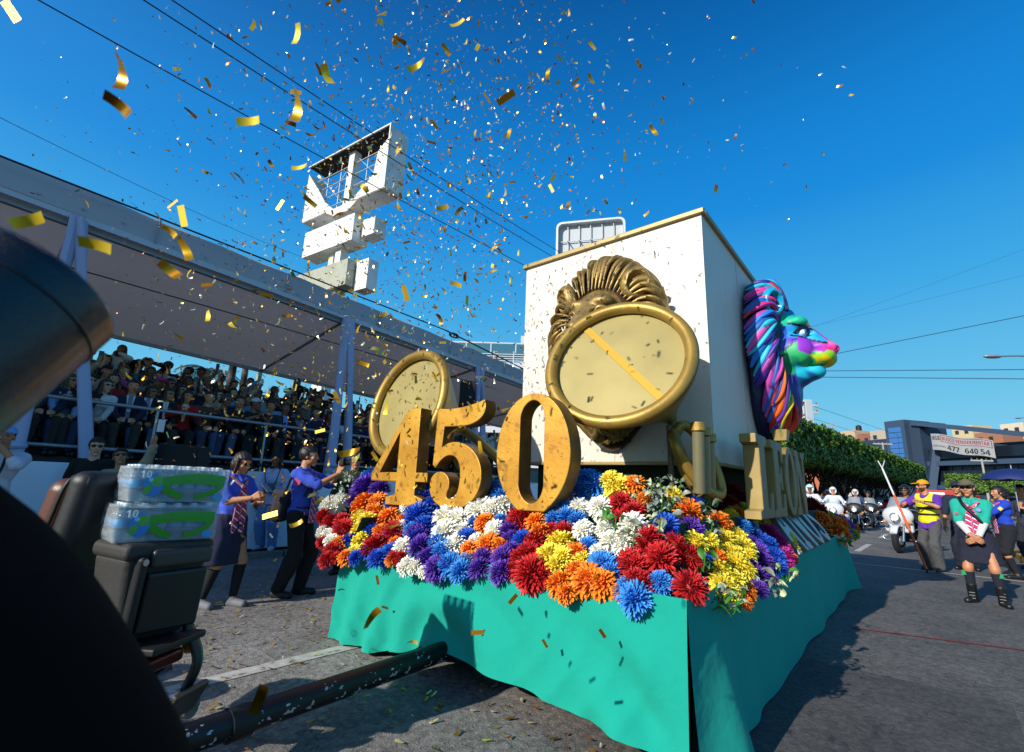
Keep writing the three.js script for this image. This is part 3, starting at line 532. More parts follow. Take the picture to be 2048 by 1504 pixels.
wire('cable', onX(890, 660, -9.2), onX(1075, 752, -9.2), .0, .02, 'black cable from the cable loop to the white box');
{ const c = onX(908, 668, -9.15), t = tag(obj('cable_loop', merge([0, .4, .8, 1.2].map((a) => new THREE.TorusGeometry(.13 - a * .03, .016, 6, 20).scale(1, .5, 1).rotateY(1.2 + a * .2).rotateZ(-.4).translate(c.x, c.y - .04, c.z))), M.black), 'black coil of spare cable hanging on the cable above the small trumpet', 'cable coil'); }
for (const [a, b, l] of [[[1160, 745], [2070, 739], 'upper of two level wires behind the lion nose'], [[1160, 750], [2070, 758], 'lower of two level wires behind the lion nose'], [[1160, 811], [2070, 627], 'rising wire from the lion nose to the right edge']]) wire('power_line', at(...a, 32), at(...b, 20), 0, .018, 'dark ' + l, 'wire', mat('#1c3c60', .7));
for (const [a, b, l] of [[[1160, 809], [2070, 490], 'higher'], [[1160, 748], [2070, 545], 'lower']]) wire('power_line', at(...a, 45), at(...b, 22), .3, .008, l + ' of two faint wires rising to the right edge', 'wire', mat('#28629c', .7));
for (const [a, b, l] of [[[1400, 735], [1840, 885], 'upper'], [[1400, 764], [1760, 880], 'lower']]) wire('power_line', at(...a, 34), at(...b, 80), 0, .02, l + ' of two wires falling to the dark building', 'wire', mat('#33475c', .7));

// ---------------------------------------------------------------- street lamps and poles on the right
function lamp(px, py, depth, dir, len, label) {
  const p = at(px, py, depth), R = camera.quaternion, right = V(1, 0, 0).applyQuaternion(R); right.y = 0; right.normalize();
  const t = thing('street_lamp', label, 'street lamp', [p.x, 0, p.z]), e = right.clone().multiplyScalar(len * dir);
  obj('pole', bar(V(e.x, 0, e.z), V(e.x, p.y - .5, e.z), .1, 10, .06), mat('#b6bcc2', .4, .5), t);
  obj('arm', tube([[e.x, p.y - .6, e.z], [e.x * .85, p.y - .1, e.z * .85], [e.x * .5, p.y + .08, e.z * .5], [0, p.y, 0]], .045, 16, 8), mat('#8f979f', .4, .5), t);
  const hd = sph(.45, 0, 0, 0, 1, .22, .42, 14); hd.rotateY(Math.atan2(-right.z, right.x)); obj('lamp_head', hd.translate(0, p.y, 0), mat('#9ca5ad', .35, .4), t);
}
lamp(1985, 713, 24, 1, 3.2, 'grey street lamp reaching in from the right edge against the sky');
lamp(2036, 836, 60, 1, 3.4, 'small far street lamp at the right edge above the glass building');
function pole(px, py, depth, label, arms = 1) {
  const p = at(px, py, depth), t = thing('utility_pole', label, 'utility pole', [p.x, 0, p.z], .6);
  obj('pole', bar([0, 0, 0], [0, p.y, 0], .16, 10, .1), mat('#9b9890', .8), t);
  for (let i = 0; i < arms; i++) { obj('cross_arm', bx(2.4, .14, .14, 0, p.y - .2 - i * .6, 0), mat('#b4ada0', .8), t); for (const x of [-1.1, -.5, .5, 1.1]) obj('insulator', cyl(.06, .06, .2, 6, x, p.y - .03 - i * .6, 0), mat('#6b655d', .5), t); }
}
pole(1765, 885, 66, 'concrete utility pole with a crossarm in front of the dark blue wall');
pole(1963, 918, 58, 'concrete utility pole with a crossarm under the big banner');
pole(1663, 848, 90, 'thin dark utility pole on the beige roofs beyond the hedge', 1);
pole(1604, 806, 40, 'concrete utility pole with double crossarms beside the old billboard frame', 2);

// ---------------------------------------------------------------- far buildings on the right
function box8(a, b, c, d) { return [a, b, c, d]; }
{
  const blue = std({ color: '#28384c', roughness: .55 }), blue2 = std({ color: '#33465e', roughness: .5 }), dark = std({ color: '#151d29', roughness: .3 }), lite = std({ color: '#3a6ba6', roughness: .4 });
  const t = thing('dark_building', 'dark blue modern building with angular roofline and a big banner across it', 'building', [-2.4, 0, -90], -.62);
  // its own axes: +z towards the road, x to the right
  obj('wall', merge([bx(12, 10.6, 12, -9.5, 5.3, -7, 0, 0, 0), bx(14, 9.0, 12, 8.2, 4.5, -8)]), blue, t);
  obj('tower', bx(2.9, 13.0, 5, -1.6, 6.5, -2.2), blue2, t); obj('tower', bx(1.5, 12.6, 5, .65, 6.3, -2.9), blue, t);
  for (let i = 0; i < 6; i++) obj('tower_panel', bx(1.9, .7, .08, -1.6, 11.6 - i * .78, .34), lite, t);
  obj('roof_slab', beam([.6, 12.4, -1.2], [14.5, 9.3, -1.5], 2.6, .6), blue2, t);
  obj('fascia_band', bx(13.6, 1.3, 1.2, 7.7, 7.9, -1.9), dark, t); obj('ledge', bx(13.4, .6, 1.6, 7.8, 6.6, -1.6), blue2, t);
  for (let i = 0; i < 11; i++) obj('window', bx(1.05, 1.9, .1, 2 + i * 1.2, 5.2, -1.95), dark, t);
  obj('slanted_column', beam([1.2, 0, 0], [2.4, 8.6, -1.4], 1.1, .9), blue2, t);
  obj('ledge', bx(13.4, .5, 1.2, 7.8, 3.4, -1.4), blue2, t);
  for (let i = 0; i < 6; i++) obj('wall_joint', bx(.06, 9.8, .05, -14.6 + i * 2, 5, -.98), dark, t);
  const tex = canvasTex(1024, 360, (c, w, h) => {
    c.fillStyle = '#d6d4d2'; c.fillRect(0, 0, w, h); c.fillStyle = '#b3313a'; c.fillRect(170, 20, w - 190, 150); c.fillStyle = '#d6d4d2'; c.fillRect(182, 32, w - 214, 126);
    c.fillStyle = '#b3313a'; c.font = 'bold 104px sans-serif'; c.fillText('BUSCO VENDER/RENTAR', 190, 132, 780); c.fillStyle = '#20242c'; c.font = 'bold 130px sans-serif'; c.fillText('MGB', 12, 140, 150); c.font = 'bold 150px sans-serif'; c.fillText('477  640 54', 260, 330, 700); c.fillStyle = '#4a505a'; c.font = 'bold 60px sans-serif'; c.fillText('Informes', 20, 290, 220);
  });
  t.updateMatrixWorld(true);
  const bt = tag(obj('sale_banner', sheet(24, 4, (u, v) => { const x = lerp(3.2, 10.2, u); return V(x, lerp(8.4, 10.6, v) - u * 1.5 + .1 * Math.sin(u * PI * 3), .25 + .06 * Math.sin(u * 17)).applyMatrix4(t.matrixWorld); }), std({ map: tex, color: '#b4b6ba', roughness: .85 })), 'large white banner with red border and phone number on the dark blue building', 'banner');
}
{
  const wall = std({ color: '#a8a398', roughness: .7 }), gl = std({ color: '#4e7f86', roughness: .12, metalness: .4 }), p = at(2030, 940, 100), t = thing('office_building', 'pale office building with glass bays at the right edge behind the dark building', 'building', [p.x, 0, p.z], -.75);
  obj('wall', bx(16, 11.2, 8, 3, 5.6, -4.2), wall, t);
  for (let f = 0; f < 3; f++) { for (let i = 0; i < 5; i++) { const o = obj('window', bx(2.3, 2.2, .12, -3.4 + i * 2.9, 2.4 + f * 3.3, -.15), gl, t); for (const x of [-.7, 0, .7]) obj('frame', bx(.12, 2.3, .2, -3.4 + i * 2.9 + x, 2.4 + f * 3.3, -.12), wall, o); } obj('ledge', bx(16.2, .4, .5, 3, 4.2 + f * 3.3, .05), wall, t); }
}
function houses(px, py, depth, list, label, turn) {
  const p = at(px, py, depth), t = thing('house_block', label, 'house', [p.x, 0, p.z], turn);
  for (const [x, w, h, c, d] of list) { obj('wall', bx(w, p.y + h, 6, x, (p.y + h) / 2, -(d || 0)), mat(c, .85), t); for (let i = 0; i < Math.max(1, w / 2.5 | 0); i++) obj('window', bx(.9, 1, .1, x - w / 2 + 1.2 + i * 2.3, p.y + h - 1.6, 3.03 - (d || 0)), mat('#2a3036', .3), t); }
}
houses(1680, 880, 130, [[-5, 6, 2.2, '#b79a6c'], [0, 5, 1.2, '#a8886a', .7], [4.5, 5, 1.8, '#b9a184'], [9, 6, .7, '#8d5a4c', .5], [13, 4, 1.1, '#a99d8c']], 'beige and terracotta houses on the rise beyond the hedge', -.6);
houses(1945, 870, 125, [[0, 5, 2.2, '#c2b08a']], 'small pale rooftop room on the skyline above the banner', -.7);
houses(1998, 878, 118, [[0, 6, 1.5, '#99674e']], 'brick-coloured house on the skyline right of the banner', -.7);
houses(2046, 868, 120, [[0, 5, 2.5, '#c5bba6']], 'pale rooftop block on the skyline at the right edge', -.7);
for (const [px, py, d, s, l] of [[1718, 862, 128, .8, 'black water tank on the roofs beyond the hedge'], [2023, 874, 118, .8, 'black water tank on the rooftop near the right edge']]) { const p = at(px, py, d), t = thing('water_tank', l, 'water tank', p); obj('tank', merge([cyl(.8 * s, .85 * s, 1.5 * s, 14, 0, .75, 0), cyl(.35 * s, .8 * s, .4 * s, 14, 0, 1.7 * s, 0)]), M.black, t); obj('lid', cyl(.3, .3, .15, 10, 0, 1.9 * s, 0), mat('#222', .6), t); obj('stand', bx(1.4, 1, 1.4, 0, -.6, 0), mat('#94806a', .9), t); }
// low pink and white shop fronts behind the clipped trees
{
  const t = thing('shop_row', 'low white and salmon shop fronts in the shade behind the clipped trees', 'shop', [0, 0, 0]);
  let z = -24, i = 0; for (const [L, c] of [[9, '#b9b6b0'], [8, '#8b8e92'], [9, '#b36a4e'], [8, '#b9b2a8'], [10, '#a9745c']]) { obj('wall', bx(4, 3.6, L - .1, -10.5 + i * 1.1, 1.8, z - L / 2), mat(c, .85), t); obj('door', bx(.1, 2.2, 1.6, -8.46 + i * 1.1, 1.2, z - L / 2), mat('#1e2226', .4), t); obj('window', bx(.1, 1.2, 2, -8.46 + i * 1.1, 1.7, z - L / 2 + 2.4), mat('#27323a', .2), t); z -= L; i++; }
}
// ---------------------------------------------------------------- clipped trees
function leafCloud(n, lo, hi, size, thickness) {                             // small leaf faces over and inside a clipped box
  const P = [], N = [], C = [];
  for (let i = 0; i < n; i++) {
    const face = rnd(), p = [0, 1, 2].map((k) => rr(lo[k], hi[k])); let nrm = [0, 0, 0];
    const ax = face < .34 ? 0 : face < .68 ? 1 : 2, sd = rnd() < (ax === 1 ? .68 : .5) ? 1 : 0; const dep = Math.pow(rnd(), 1.6) * thickness; p[ax] = sd ? hi[ax] - dep : lo[ax] + dep; nrm[ax] = sd ? 1 : -1;
    const lump = .07 * (Math.sin(p[0] * 3.1 + p[1] * 2) + Math.sin(p[2] * 2.7 + p[1] * 3.3)); p[ax] += (sd ? 1 : -1) * lump;
    const d = V(nrm[0] + rr(-.9, .9), nrm[1] + rr(-.5, 1.1), nrm[2] + rr(-.9, .9)).normalize(), u = d.clone().cross(V(rr(-1, 1), rr(-1, 1), rr(-1, 1))).normalize(), v = d.clone().cross(u), s = size * rr(.6, 1.3), q = V(...p);
    const a = q.clone().addScaledVector(u, -s), b = q.clone().addScaledVector(v, s * .5), c = q.clone().addScaledVector(u, s), e = q.clone().addScaledVector(v, -s * .5);
    for (const w of [a, b, c, a, c, e]) { P.push(w.x, w.y, w.z); N.push(d.x, d.y, d.z); }
    const k = rr(.7, 1.25), y = rr(.85, 1.2); for (let j = 0; j < 6; j++) C.push(k * y, k, k * .8);
  }
  const g = new THREE.BufferGeometry(); g.setAttribute('position', new THREE.Float32BufferAttribute(P, 3)); g.setAttribute('color', new THREE.Float32BufferAttribute(C, 3)); g.computeVertexNormals(); return g;
}
{
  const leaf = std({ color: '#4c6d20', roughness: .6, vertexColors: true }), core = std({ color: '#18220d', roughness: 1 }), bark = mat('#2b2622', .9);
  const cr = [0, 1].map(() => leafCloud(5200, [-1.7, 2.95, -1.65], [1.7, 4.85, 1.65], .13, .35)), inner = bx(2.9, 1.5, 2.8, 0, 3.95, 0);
  const tk = [0, 1].map((k) => merge([bar([0, 0, 0], [.05, 1.5, 0], .13, 8, .1), ...[0, 1, 2, 3, 4, 5].map((i) => { const a = i * 1.05 + k; return merge([bar([.03, 1.4, 0], [Math.cos(a) * .6, 2.3, Math.sin(a) * .6], .07, 6, .05), bar([Math.cos(a) * .6, 2.3, Math.sin(a) * .6], [Math.cos(a + .3) * 1.2, 3.2, Math.sin(a + .3) * 1.2], .05, 6, .03), bar([Math.cos(a) * .55, 2.2, Math.sin(a) * .55], [Math.cos(a - .5) * 1.0, 3.2, Math.sin(a - .5) * 1.0], .04, 6, .03)]); })]));
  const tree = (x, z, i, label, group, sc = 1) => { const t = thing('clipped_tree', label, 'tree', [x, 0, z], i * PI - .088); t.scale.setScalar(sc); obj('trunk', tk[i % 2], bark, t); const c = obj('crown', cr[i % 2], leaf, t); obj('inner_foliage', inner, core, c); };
  for (let i = 0; i < 14; i++) { const u = i / 13; tree(lerp(-6.1, -2.6, u), lerp(-24, -64, u), i, i === 0 ? 'box-clipped street tree nearest the float, its leaves behind the coloured lion' : i === 13 ? 'last box-clipped street tree at the far end of the long row' : ['', 'second', 'third', 'fourth', 'fifth', 'sixth', 'seventh', 'eighth', 'ninth', 'tenth', 'eleventh', 'twelfth', 'thirteenth'][i] + ' box-clipped street tree of the long row, counted from the float', 'box-clipped trees in a row along the road', 1); }
  for (let i = 0; i < 4; i++) tree(2.0 + i * 2.9, -60 - i * 1.2, i, ['leftmost', 'second', 'third', 'rightmost'][i] + ' of the clipped trees in the short row before the dark building', 'clipped trees before the dark building', .8);
}
// ================================================================ the parade float (its own axes: -z is its length, x across)
const floatBase = (x, y, z) => FL(x, y, z);
const wrinkB = texture(512, (u, v) => g3(255 * fbm(u + .05 * Math.sin(v * 12.566), v, 3, 4, 205)), false);
M.teal = std({ color: '#009886', roughness: .95, bumpMap: wrinkB, bumpScale: .012 });
M.tealSide = M.teal;
M.goldPaint = std({ color: '#b8974a', roughness: .42, metalness: .45, bumpMap: grainB, bumpScale: .0012, map: texture(256, (u, v) => { const k = fbm(u, v, 6, 4, 41); return g3(225 + 50 * (k - .5)).map((x, i) => x * [1, .99, .95][i]); }) });
M.goldFace = std({ color: '#b5a566', roughness: .5, metalness: .25, map: texture(512, (u, v) => { const k = fbm(u, v, 3, 4, 43); return g3(228 + 40 * (k - .5) ); }) });
M.patina = std({ roughness: .5, metalness: .35, bumpMap: grainB, bumpScale: .002, map: texture(512, (u, v) => {
  const k = fbm(u, v, 4, 5, 51), r = fbm(u, v, 9, 4, 57), a = .6 * sstep(.62, .88, r), dot = fbm(u, v, 48, 2, 58) > .84 ? .65 : 1;
  return [lerp(198 + 60 * (k - .5), 122, a) * dot, lerp(146 + 60 * (k - .5), 74, a) * dot, lerp(44 + 40 * (k - .5), 24, a) * dot].map((x) => clamp(x, 0, 255));
}) });
M.patinaSide = std({ roughness: .5, metalness: .4, map: texture(256, (u, v) => { const k = fbm(u, v, 5, 4, 61); return [120 + 90 * (k - .5), 88 + 70 * (k - .5), 36 + 30 * (k - .5)].map((x) => clamp(x, 0, 255)); }) });
M.greenCarpet = std({ color: '#0e3a2c', roughness: .95, bumpMap: grainB, bumpScale: .004 });
M.turf = std({ color: '#2f7a35', roughness: .95, bumpMap: grainB, bumpScale: .01 });
const XL = -3.95, XR = -.93, ZF = -2.54, ZB = -9.34;
const skirtBottom = (x) => { const p = [[-4, .015], [-3.4, .03], [-3.05, .1], [-2.76, .2], [-2.6, .215], [-2.2, .17], [-1.4, .13], [-.9, .09]]; for (let i = 0; i < p.length - 1; i++) if (x <= p[i + 1][0]) { const t = clamp((x - p[i][0]) / (p[i + 1][0] - p[i][0])); return lerp(p[i][1], p[i + 1][1], t * t * (3 - 2 * t)); } return .09; };
{
  const t = thing('parade_float', 'long parade float with a bright green cloth skirt, towed on a black bar', 'parade float', [0, 0, 0], FA);
  const clip = (x) => Math.exp(-(((x + 2.66) / .42) ** 2));
  obj('skirt', muv(sheet(150, 40, (u, v) => {
    const x = lerp(XL, XR, u), yb = skirtBottom(x), y = lerp(yb, .8, v), d = 1 - v;
    let z = ZF + .05 * d + .012 * Math.sin(x * 5.1 + 1) * d;
    z +=   .05 * d * Math.sin((x + 2.66) * 19 + d * 3) * Math.exp(-(((x + 3.35) / .55) ** 2));                 // soft upright folds at the left
    const r = Math.hypot((x + 2.66) * .75, y - .1), a = x + 2.66;
    z += .06 * Math.sin(r * 19) * Math.exp(-r / .6) * (a > 0 ? .7 : .5);                                         // drag folds round the lifted place
    z += .06 * Math.sin((x * .8 + y) * 12) * d * sstep(-1.7, -1.1, x) * sstep(-.93, -1.2, x);
    z += .016 * d * Math.pow(Math.abs(Math.sin((x + .12 * Math.sin(y * 6 + x * 2)) * 21)), 3) * sstep(-2.9, -3.3, x);
    z += .014 * Math.pow(Math.abs(Math.sin((Math.hypot(x + 2.7, (y - .75) * 1.4)) * 15 + x)), 4) * sstep(-2.2, -1.7, x) * sstep(-.95, -1.15, x) * d;
    z += .07 * Math.exp(-(((u - 0) / .03) ** 2)) * d * .5;
    return V(x, y, z);
  }), .5), M.teal, t);
  obj('skirt', muv(sheet(120, 24, (u, v) => {
    const z = lerp(ZF + .03, ZB, u), y = lerp(.02 + .008 * Math.sin(u * 19), .8, v), d = 1 - v; let x = XR + .012 + .035 * d * d;
    x += .13 * d * Math.exp(-(((u - .05) / .028) ** 2)) + .05 * d * Math.exp(-(((u - .13) / .03) ** 2)) + .02 * d * Math.sin(u * 33) * Math.sin(u * 7 + 1) + .1 * d * Math.exp(-(((1 - u) / .025) ** 2));
    return V(x, y, z);
  }), .5), M.tealSide, t);
  obj('skirt', muv(sheet(60, 10, (u, v) => V(XL - .01 - .05 * (1 - v), lerp(.02, .8, v), lerp(ZF, ZB, u))), .5), M.teal, t);
  obj('skirt', muv(sheet(40, 10, (u, v) => V(lerp(XL, XR, u), lerp(.02, .8, v), ZB - .04 * (1 - v))), .5), M.teal, t);
  obj('deck', muv(merge([bx(2.55, .12, 6.2, -2.46, 1.06, -6.2), bx(XR - XL - .06, .1, ZF - ZB - .06, (XL + XR) / 2, .73, (ZF + ZB) / 2)]), .6), M.greenCarpet, t);
  // sloping banks between deck and skirt
  obj('front_bank', muv(sheet(20, 4, (u, v) => V(lerp(lerp(XL + .05, -3.75, v), lerp(XR - .05, -1.22, v), u), lerp(.7, 1.0, v), lerp(ZF - .06, -2.98, v))), .6), M.greenCarpet, t);
  obj('side_bank', muv(sheet(20, 4, (u, v) => V(lerp(XR - .05, -1.22, v), lerp(.72, 1.0, v), lerp(lerp(ZF - .06, -2.98, v), ZB, u))), .6), M.greenCarpet, t);
  obj('side_bank', muv(sheet(20, 4, (u, v) => V(lerp(XL + .05, -3.75, v), lerp(.72, 1.0, v), lerp(ZF, ZB, u))), .6), M.greenCarpet, t);
  for (const [x, z, w] of [[-3.72, -3.2, .5], [-2.2, -3.25, .6], [-1.75, -3.6, .5]]) obj('turf_mat', rbx(w, .1, .35, .02, x, 1.16, z), M.turf, t);
  obj('plinth', muv(merge([bx(1.9, .47, 2.3, -2.42, 1.34, -5.75)]), .6), std({ color: '#26301c', roughness: .9, bumpMap: clothB, bumpScale: .003 }), t);
  obj('chassis', merge([bx(2.2, .2, 6.2, -2.46, .5, -6), bx(.1, .3, 6, -2.9, .38, -6), bx(.1, .3, 6, -2.0, .38, -6)]), M.black, t);
  const tyre = mat('#101012', .9);
  for (const z of [-6.2, -7.1]) for (const x of [-3.5, -1.4]) { const w = obj('wheel', cyl(.33, .33, .22, 24, x, .33, z, 0, 0, PI / 2), tyre, t); obj('rim', cyl(.17, .17, .23, 16, x, .33, z, 0, 0, PI / 2), M.steel, w); }
  const barM = std({ roughness: .45, metalness: .2, map: texture(512, (u, v) => { const a = fbm(u * 1, v * 1, 24, 3, 71), b = fbm(u, v, 5, 3, 72), s = (a > .69 && b > .5) ? 150 + 60 * hash(u * 90 | 0, v * 90 | 0, 2) : 16 + 10 * b; return [s, s, s + 5].map((q) => clamp(q, 0, 255)); }) });
  const tb = bar([-2.62, .2, -2.9], [-2.44, .235, -.3], .062, 24); { const u = tb.attributes.uv; for (let i = 0; i < u.count; i++) u.setXY(i, u.getX(i) * .9, u.getY(i) * 4); }
  obj('tow_bar', tb, barM, t); obj('tow_collar', bar([-2.5, .22, -1.2], [-2.49, .222, -1.1], .07, 20), M.black, t);
}
// ---------------------------------------------------------------- white box
const BX = { x0: -3.52, x1: -1.325, y0: 1.565, y1: 4.07, z0: -4.45, z1: -7.05 };
{
  const cx = (BX.x0 + BX.x1) / 2, cz = (BX.z0 + BX.z1) / 2, w = BX.x1 - BX.x0, h = BX.y1 - BX.y0, d = BX.z0 - BX.z1, t = thing('white_box', 'big white box with gold edging standing on the parade float', 'box', floatBase(cx, BX.y0, cz), FA);
  const wt = std({ roughness: .5, color: '#e9e2d4', map: texture(512, (u, v) => { const k = fbm(u, v, 3, 5, 81), s = fbm(u * 4 % 1, v * .5, 10, 3, 82); return g3(238 + 18 * (k - .5) - 40 * Math.max(0, s - .66)).map((x, i) => x * [1, .995, .98][i]); }), bumpMap: clothB, bumpScale: .001 });
  obj('front_wall', muv(bx(w, h, .04, 0, h / 2, d / 2 - .02), 2.4), wt, t); obj('back_wall', muv(bx(w, h, .04, 0, h / 2, -d / 2 + .02), 2.4), wt, t);
  obj('side_wall', muv(bx(.04, h, d - .082, w / 2 - .02, h / 2, 0), 2.4), wt, t); obj('side_wall', muv(bx(.04, h, d - .082, -w / 2 + .02, h / 2, 0), 2.4), wt, t);
  obj('panel_joint', merge([bx(.006, h - .1, .004, .12, h / 2 - .02, d / 2 + .001), bx(.004, h - .1, .006, w / 2 + .001, h / 2 - .02, .1)]), mat('#b5ac9c', .8), t);
  for (const x of [-1, -.4, .1, .14, .6, 1]) for (const y of [.12, .9, 1.7, 2.35]) obj('screw', cyl(.007, .007, .006, 8, x * (w / 2 - .05), y, d / 2 + .002, PI / 2), mat('#a39b8d', .5), t);
  obj('lid', muv(bx(w - .09, .03, d - .09, 0, h - .03, 0), 2.4), wt, t);
  const g = std({ color: '#b39c68', roughness: .45, metalness: .3, map: M.goldPaint.map });
  obj('cornice', merge([rbx(w + .07, .055, .07, .01, 0, h - .012, d / 2 + .003), rbx(w + .07, .055, .07, .01, 0, h - .012, -d / 2 - .003), rbx(.07, .055, d - .075, .01, w / 2 + .003, h - .012, 0), rbx(.07, .055, d - .075, .01, -w / 2 - .003, h - .012, 0)]), g, t);
  obj('base_strip', merge([rbx(w + .02, .035, .03, .008, 0, .012, d / 2 + .005), rbx(.03, .035, d, .008, w / 2 + .006, .012, 0)]), g, t);
}
// ---------------------------------------------------------------- lion heads on two faces of the box
const lionMane = [];                                                          // [geometry, angle, layer]
{
  const S = (f, l) => V(.4 * Math.sin(f) * (1 + l * .25), .16 + (Math.cos(f) > 0 ? .42 : .46) * Math.cos(f) + l * .04, (Math.cos(f) > 0 ? lerp(.27, .4, Math.cos(f)) : lerp(.27, .3, -Math.cos(f))) - l * .05);
  const E = (f, l) => { const c = Math.cos(f), s = Math.sin(f), low = c < 0 ? -c : 0; return V(s * (.64 - .14 * low * low) * (1 - l * .12), .12 + (c > 0 ? .86 : 1.1) * c * (1 - l * .1), .03 + l * .06 + .12 * low); };
  for (let l = 0; l < 3; l++) {
    const n = [60, 44, 30][l];
    for (let i = 0; i < n; i++) {
      const f = (i + .5 * (l % 2) + .15) / n * 2 * PI + rr(-.03, .03), fe = f + .7 * Math.sin(f) * Math.pow(Math.abs(Math.sin(f)), .5) * (Math.cos(f) > 0 ? .75 : 1), c = Math.cos(f), s = Math.sin(f), low = Math.max(0, -c), top = Math.max(0, c), t0 = [0, .1, .28][l], a0 = S(f, .0), e0 = E(fe, 0), out = V(s, c, 0);
      if (l && c < -.86 && i % 2) continue;
      const P = []; for (let k = 0; k <= 5; k++) {                             // swept from the hairline over the crown back to the wall
        const q = lerp(t0, 1, k / 5), p = a0.clone().lerp(e0, q), bul = Math.sin(PI * Math.pow(q, .8)); p.addScaledVector(out, (.1 + .08 * top) * bul).add(V(0, 0, (.06 + .045 * l) * bul * (1 - .6 * top)));
        p.addScaledVector(V(c, -s, 0), (.025 + .05 * low + .02 * l) * Math.sin(q * (5 + 3 * low) + i * 1.7 + l * 2) * q - .1 * s * top * bul); P.push(p);
      }
      const W = [1.4, 1.05, .85][l] * rr(.8, 1.25), sp = 2 * PI / 58, w = (t) => { const q = lerp(t0, 1, t), R = lerp(.3, .72, q); return R * sp * .5 * W * Math.pow(Math.sin(PI * clamp(.05 + t * .93)), .6); };
      lionMane.push([lock(P, w, (t) => w(t) * (.85 + .25 * l), (t, p) => V(p.x, p.y - .1, .45), 18, 8), f, l, i]);
    }
  }
}
const lionFaceP = [ell([0, .27, .2], [.33, .35, .35]), ell([0, .04, .26], [.345, .34, .28]), ell([.125, .37, .49], [.14, .075, .11]), ell([-.125, .37, .49], [.14, .075, .11]), cone([0, .3, .46], [0, .07, .7], .14, .105), ell([.085, -.045, .685], [.125, .105, .135]), ell([-.085, -.045, .685], [.125, .105, .135]),
  ell([0, .045, .795], [.085, .055, .065]), ell([0, -.2, .575], [.13, .095, .135]), ell([.19, .03, .44], [.135, .19, .19]), ell([-.19, .03, .44], [.135, .19, .19]), ell([0, -.2, .4], [.2, .17, .2]), ell([0, -.42, .2], [.28, .34, .26]), cone([.09, .25, .57], [.05, .06, .7], .05, .04), cone([-.09, .25, .57], [-.05, .06, .7], .05, .04)];
const lionField = (() => { const f0 = smin(lionFaceP, .05); return (x, y, z) => { let d = f0(x, y, z); const q = Math.abs(x); d = Math.max(d, -(dist(ell([.165, .24, .6], [.085, .055, .1]), q, y, z))); d = Math.max(d, -dist(ell([.1, -.15, .66], [.2, .007, .12]), q, y + .01 - q * .1, z)); d = Math.max(d, -dist(ell([.045, .035, .85], [.022, .02, .05]), q, y, z)); return Math.max(d, .02 - z); }; })();
const lionPaint = (x, y, z) => {
  const L = (c) => { const k = new THREE.Color(c); return [k.r, k.g, k.b]; }, q = Math.abs(x), n = .03 * Math.sin(x * 31 + y * 17) + .025 * Math.sin(z * 43 + y * 29) + .02 * Math.sin(y * 61 + z * 23);
  const mix = (a, b, t) => a.map((v, i) => lerp(v, b[i], clamp(t)));
  if (z > .765 && y > -.02 + n * .3) return mix(L('#e02a86'), L('#f06aa8'), sstep(.04, .1, y));
  if (Math.abs(y - .245 + (z - .5) * .3) < .085 && q > .07 && z > .42 + n) return Math.abs(y - .245 + (z - .5) * .3) > .062 ? L('#0a1330') : L('#19a3dc');
  if (y > .3 + n * .6 && z > .28) return z > .53 + n && Math.abs(q - .1) < .05 ? L('#d7d21c') : mix(L('#12b88a'), L('#1c9bc8'), sstep(.38, .55, y + n));
  if (y < -.02 + n * .5 && y > -.16 && z > .5) return z > .66 + n ? mix(L('#8cc81a'), L('#e3c60f'), sstep(-.08, -.14, y + n)) : L('#27b163');
  if (y <= -.145 && z > .44) return mix(L('#18b6d6'), L('#0d5f9e'), sstep(-.24, -.32, y + n));
  if (z > .5 && y > -.05) return mix(L('#8c2fc0'), L('#c23aa0'), sstep(.6, .78, z + n));
  const line = Math.abs(y + .02 - (z - .35) * 1.1 + n * .5); if (line < .014 && z > .25) return L('#071022');
  if (y > -.02 + (z - .35) * 1.1 + n * .5) return z > .4 ? mix(L('#5b35c0'), L('#2b8fe0'), sstep(.1, .22, y + n)) : L('#1a53b8');
  return y > -.25 ? mix(L('#0f8f6a'), L('#2ab068'), sstep(-.1, 0, y + n)) : L('#2a2f8c');
};
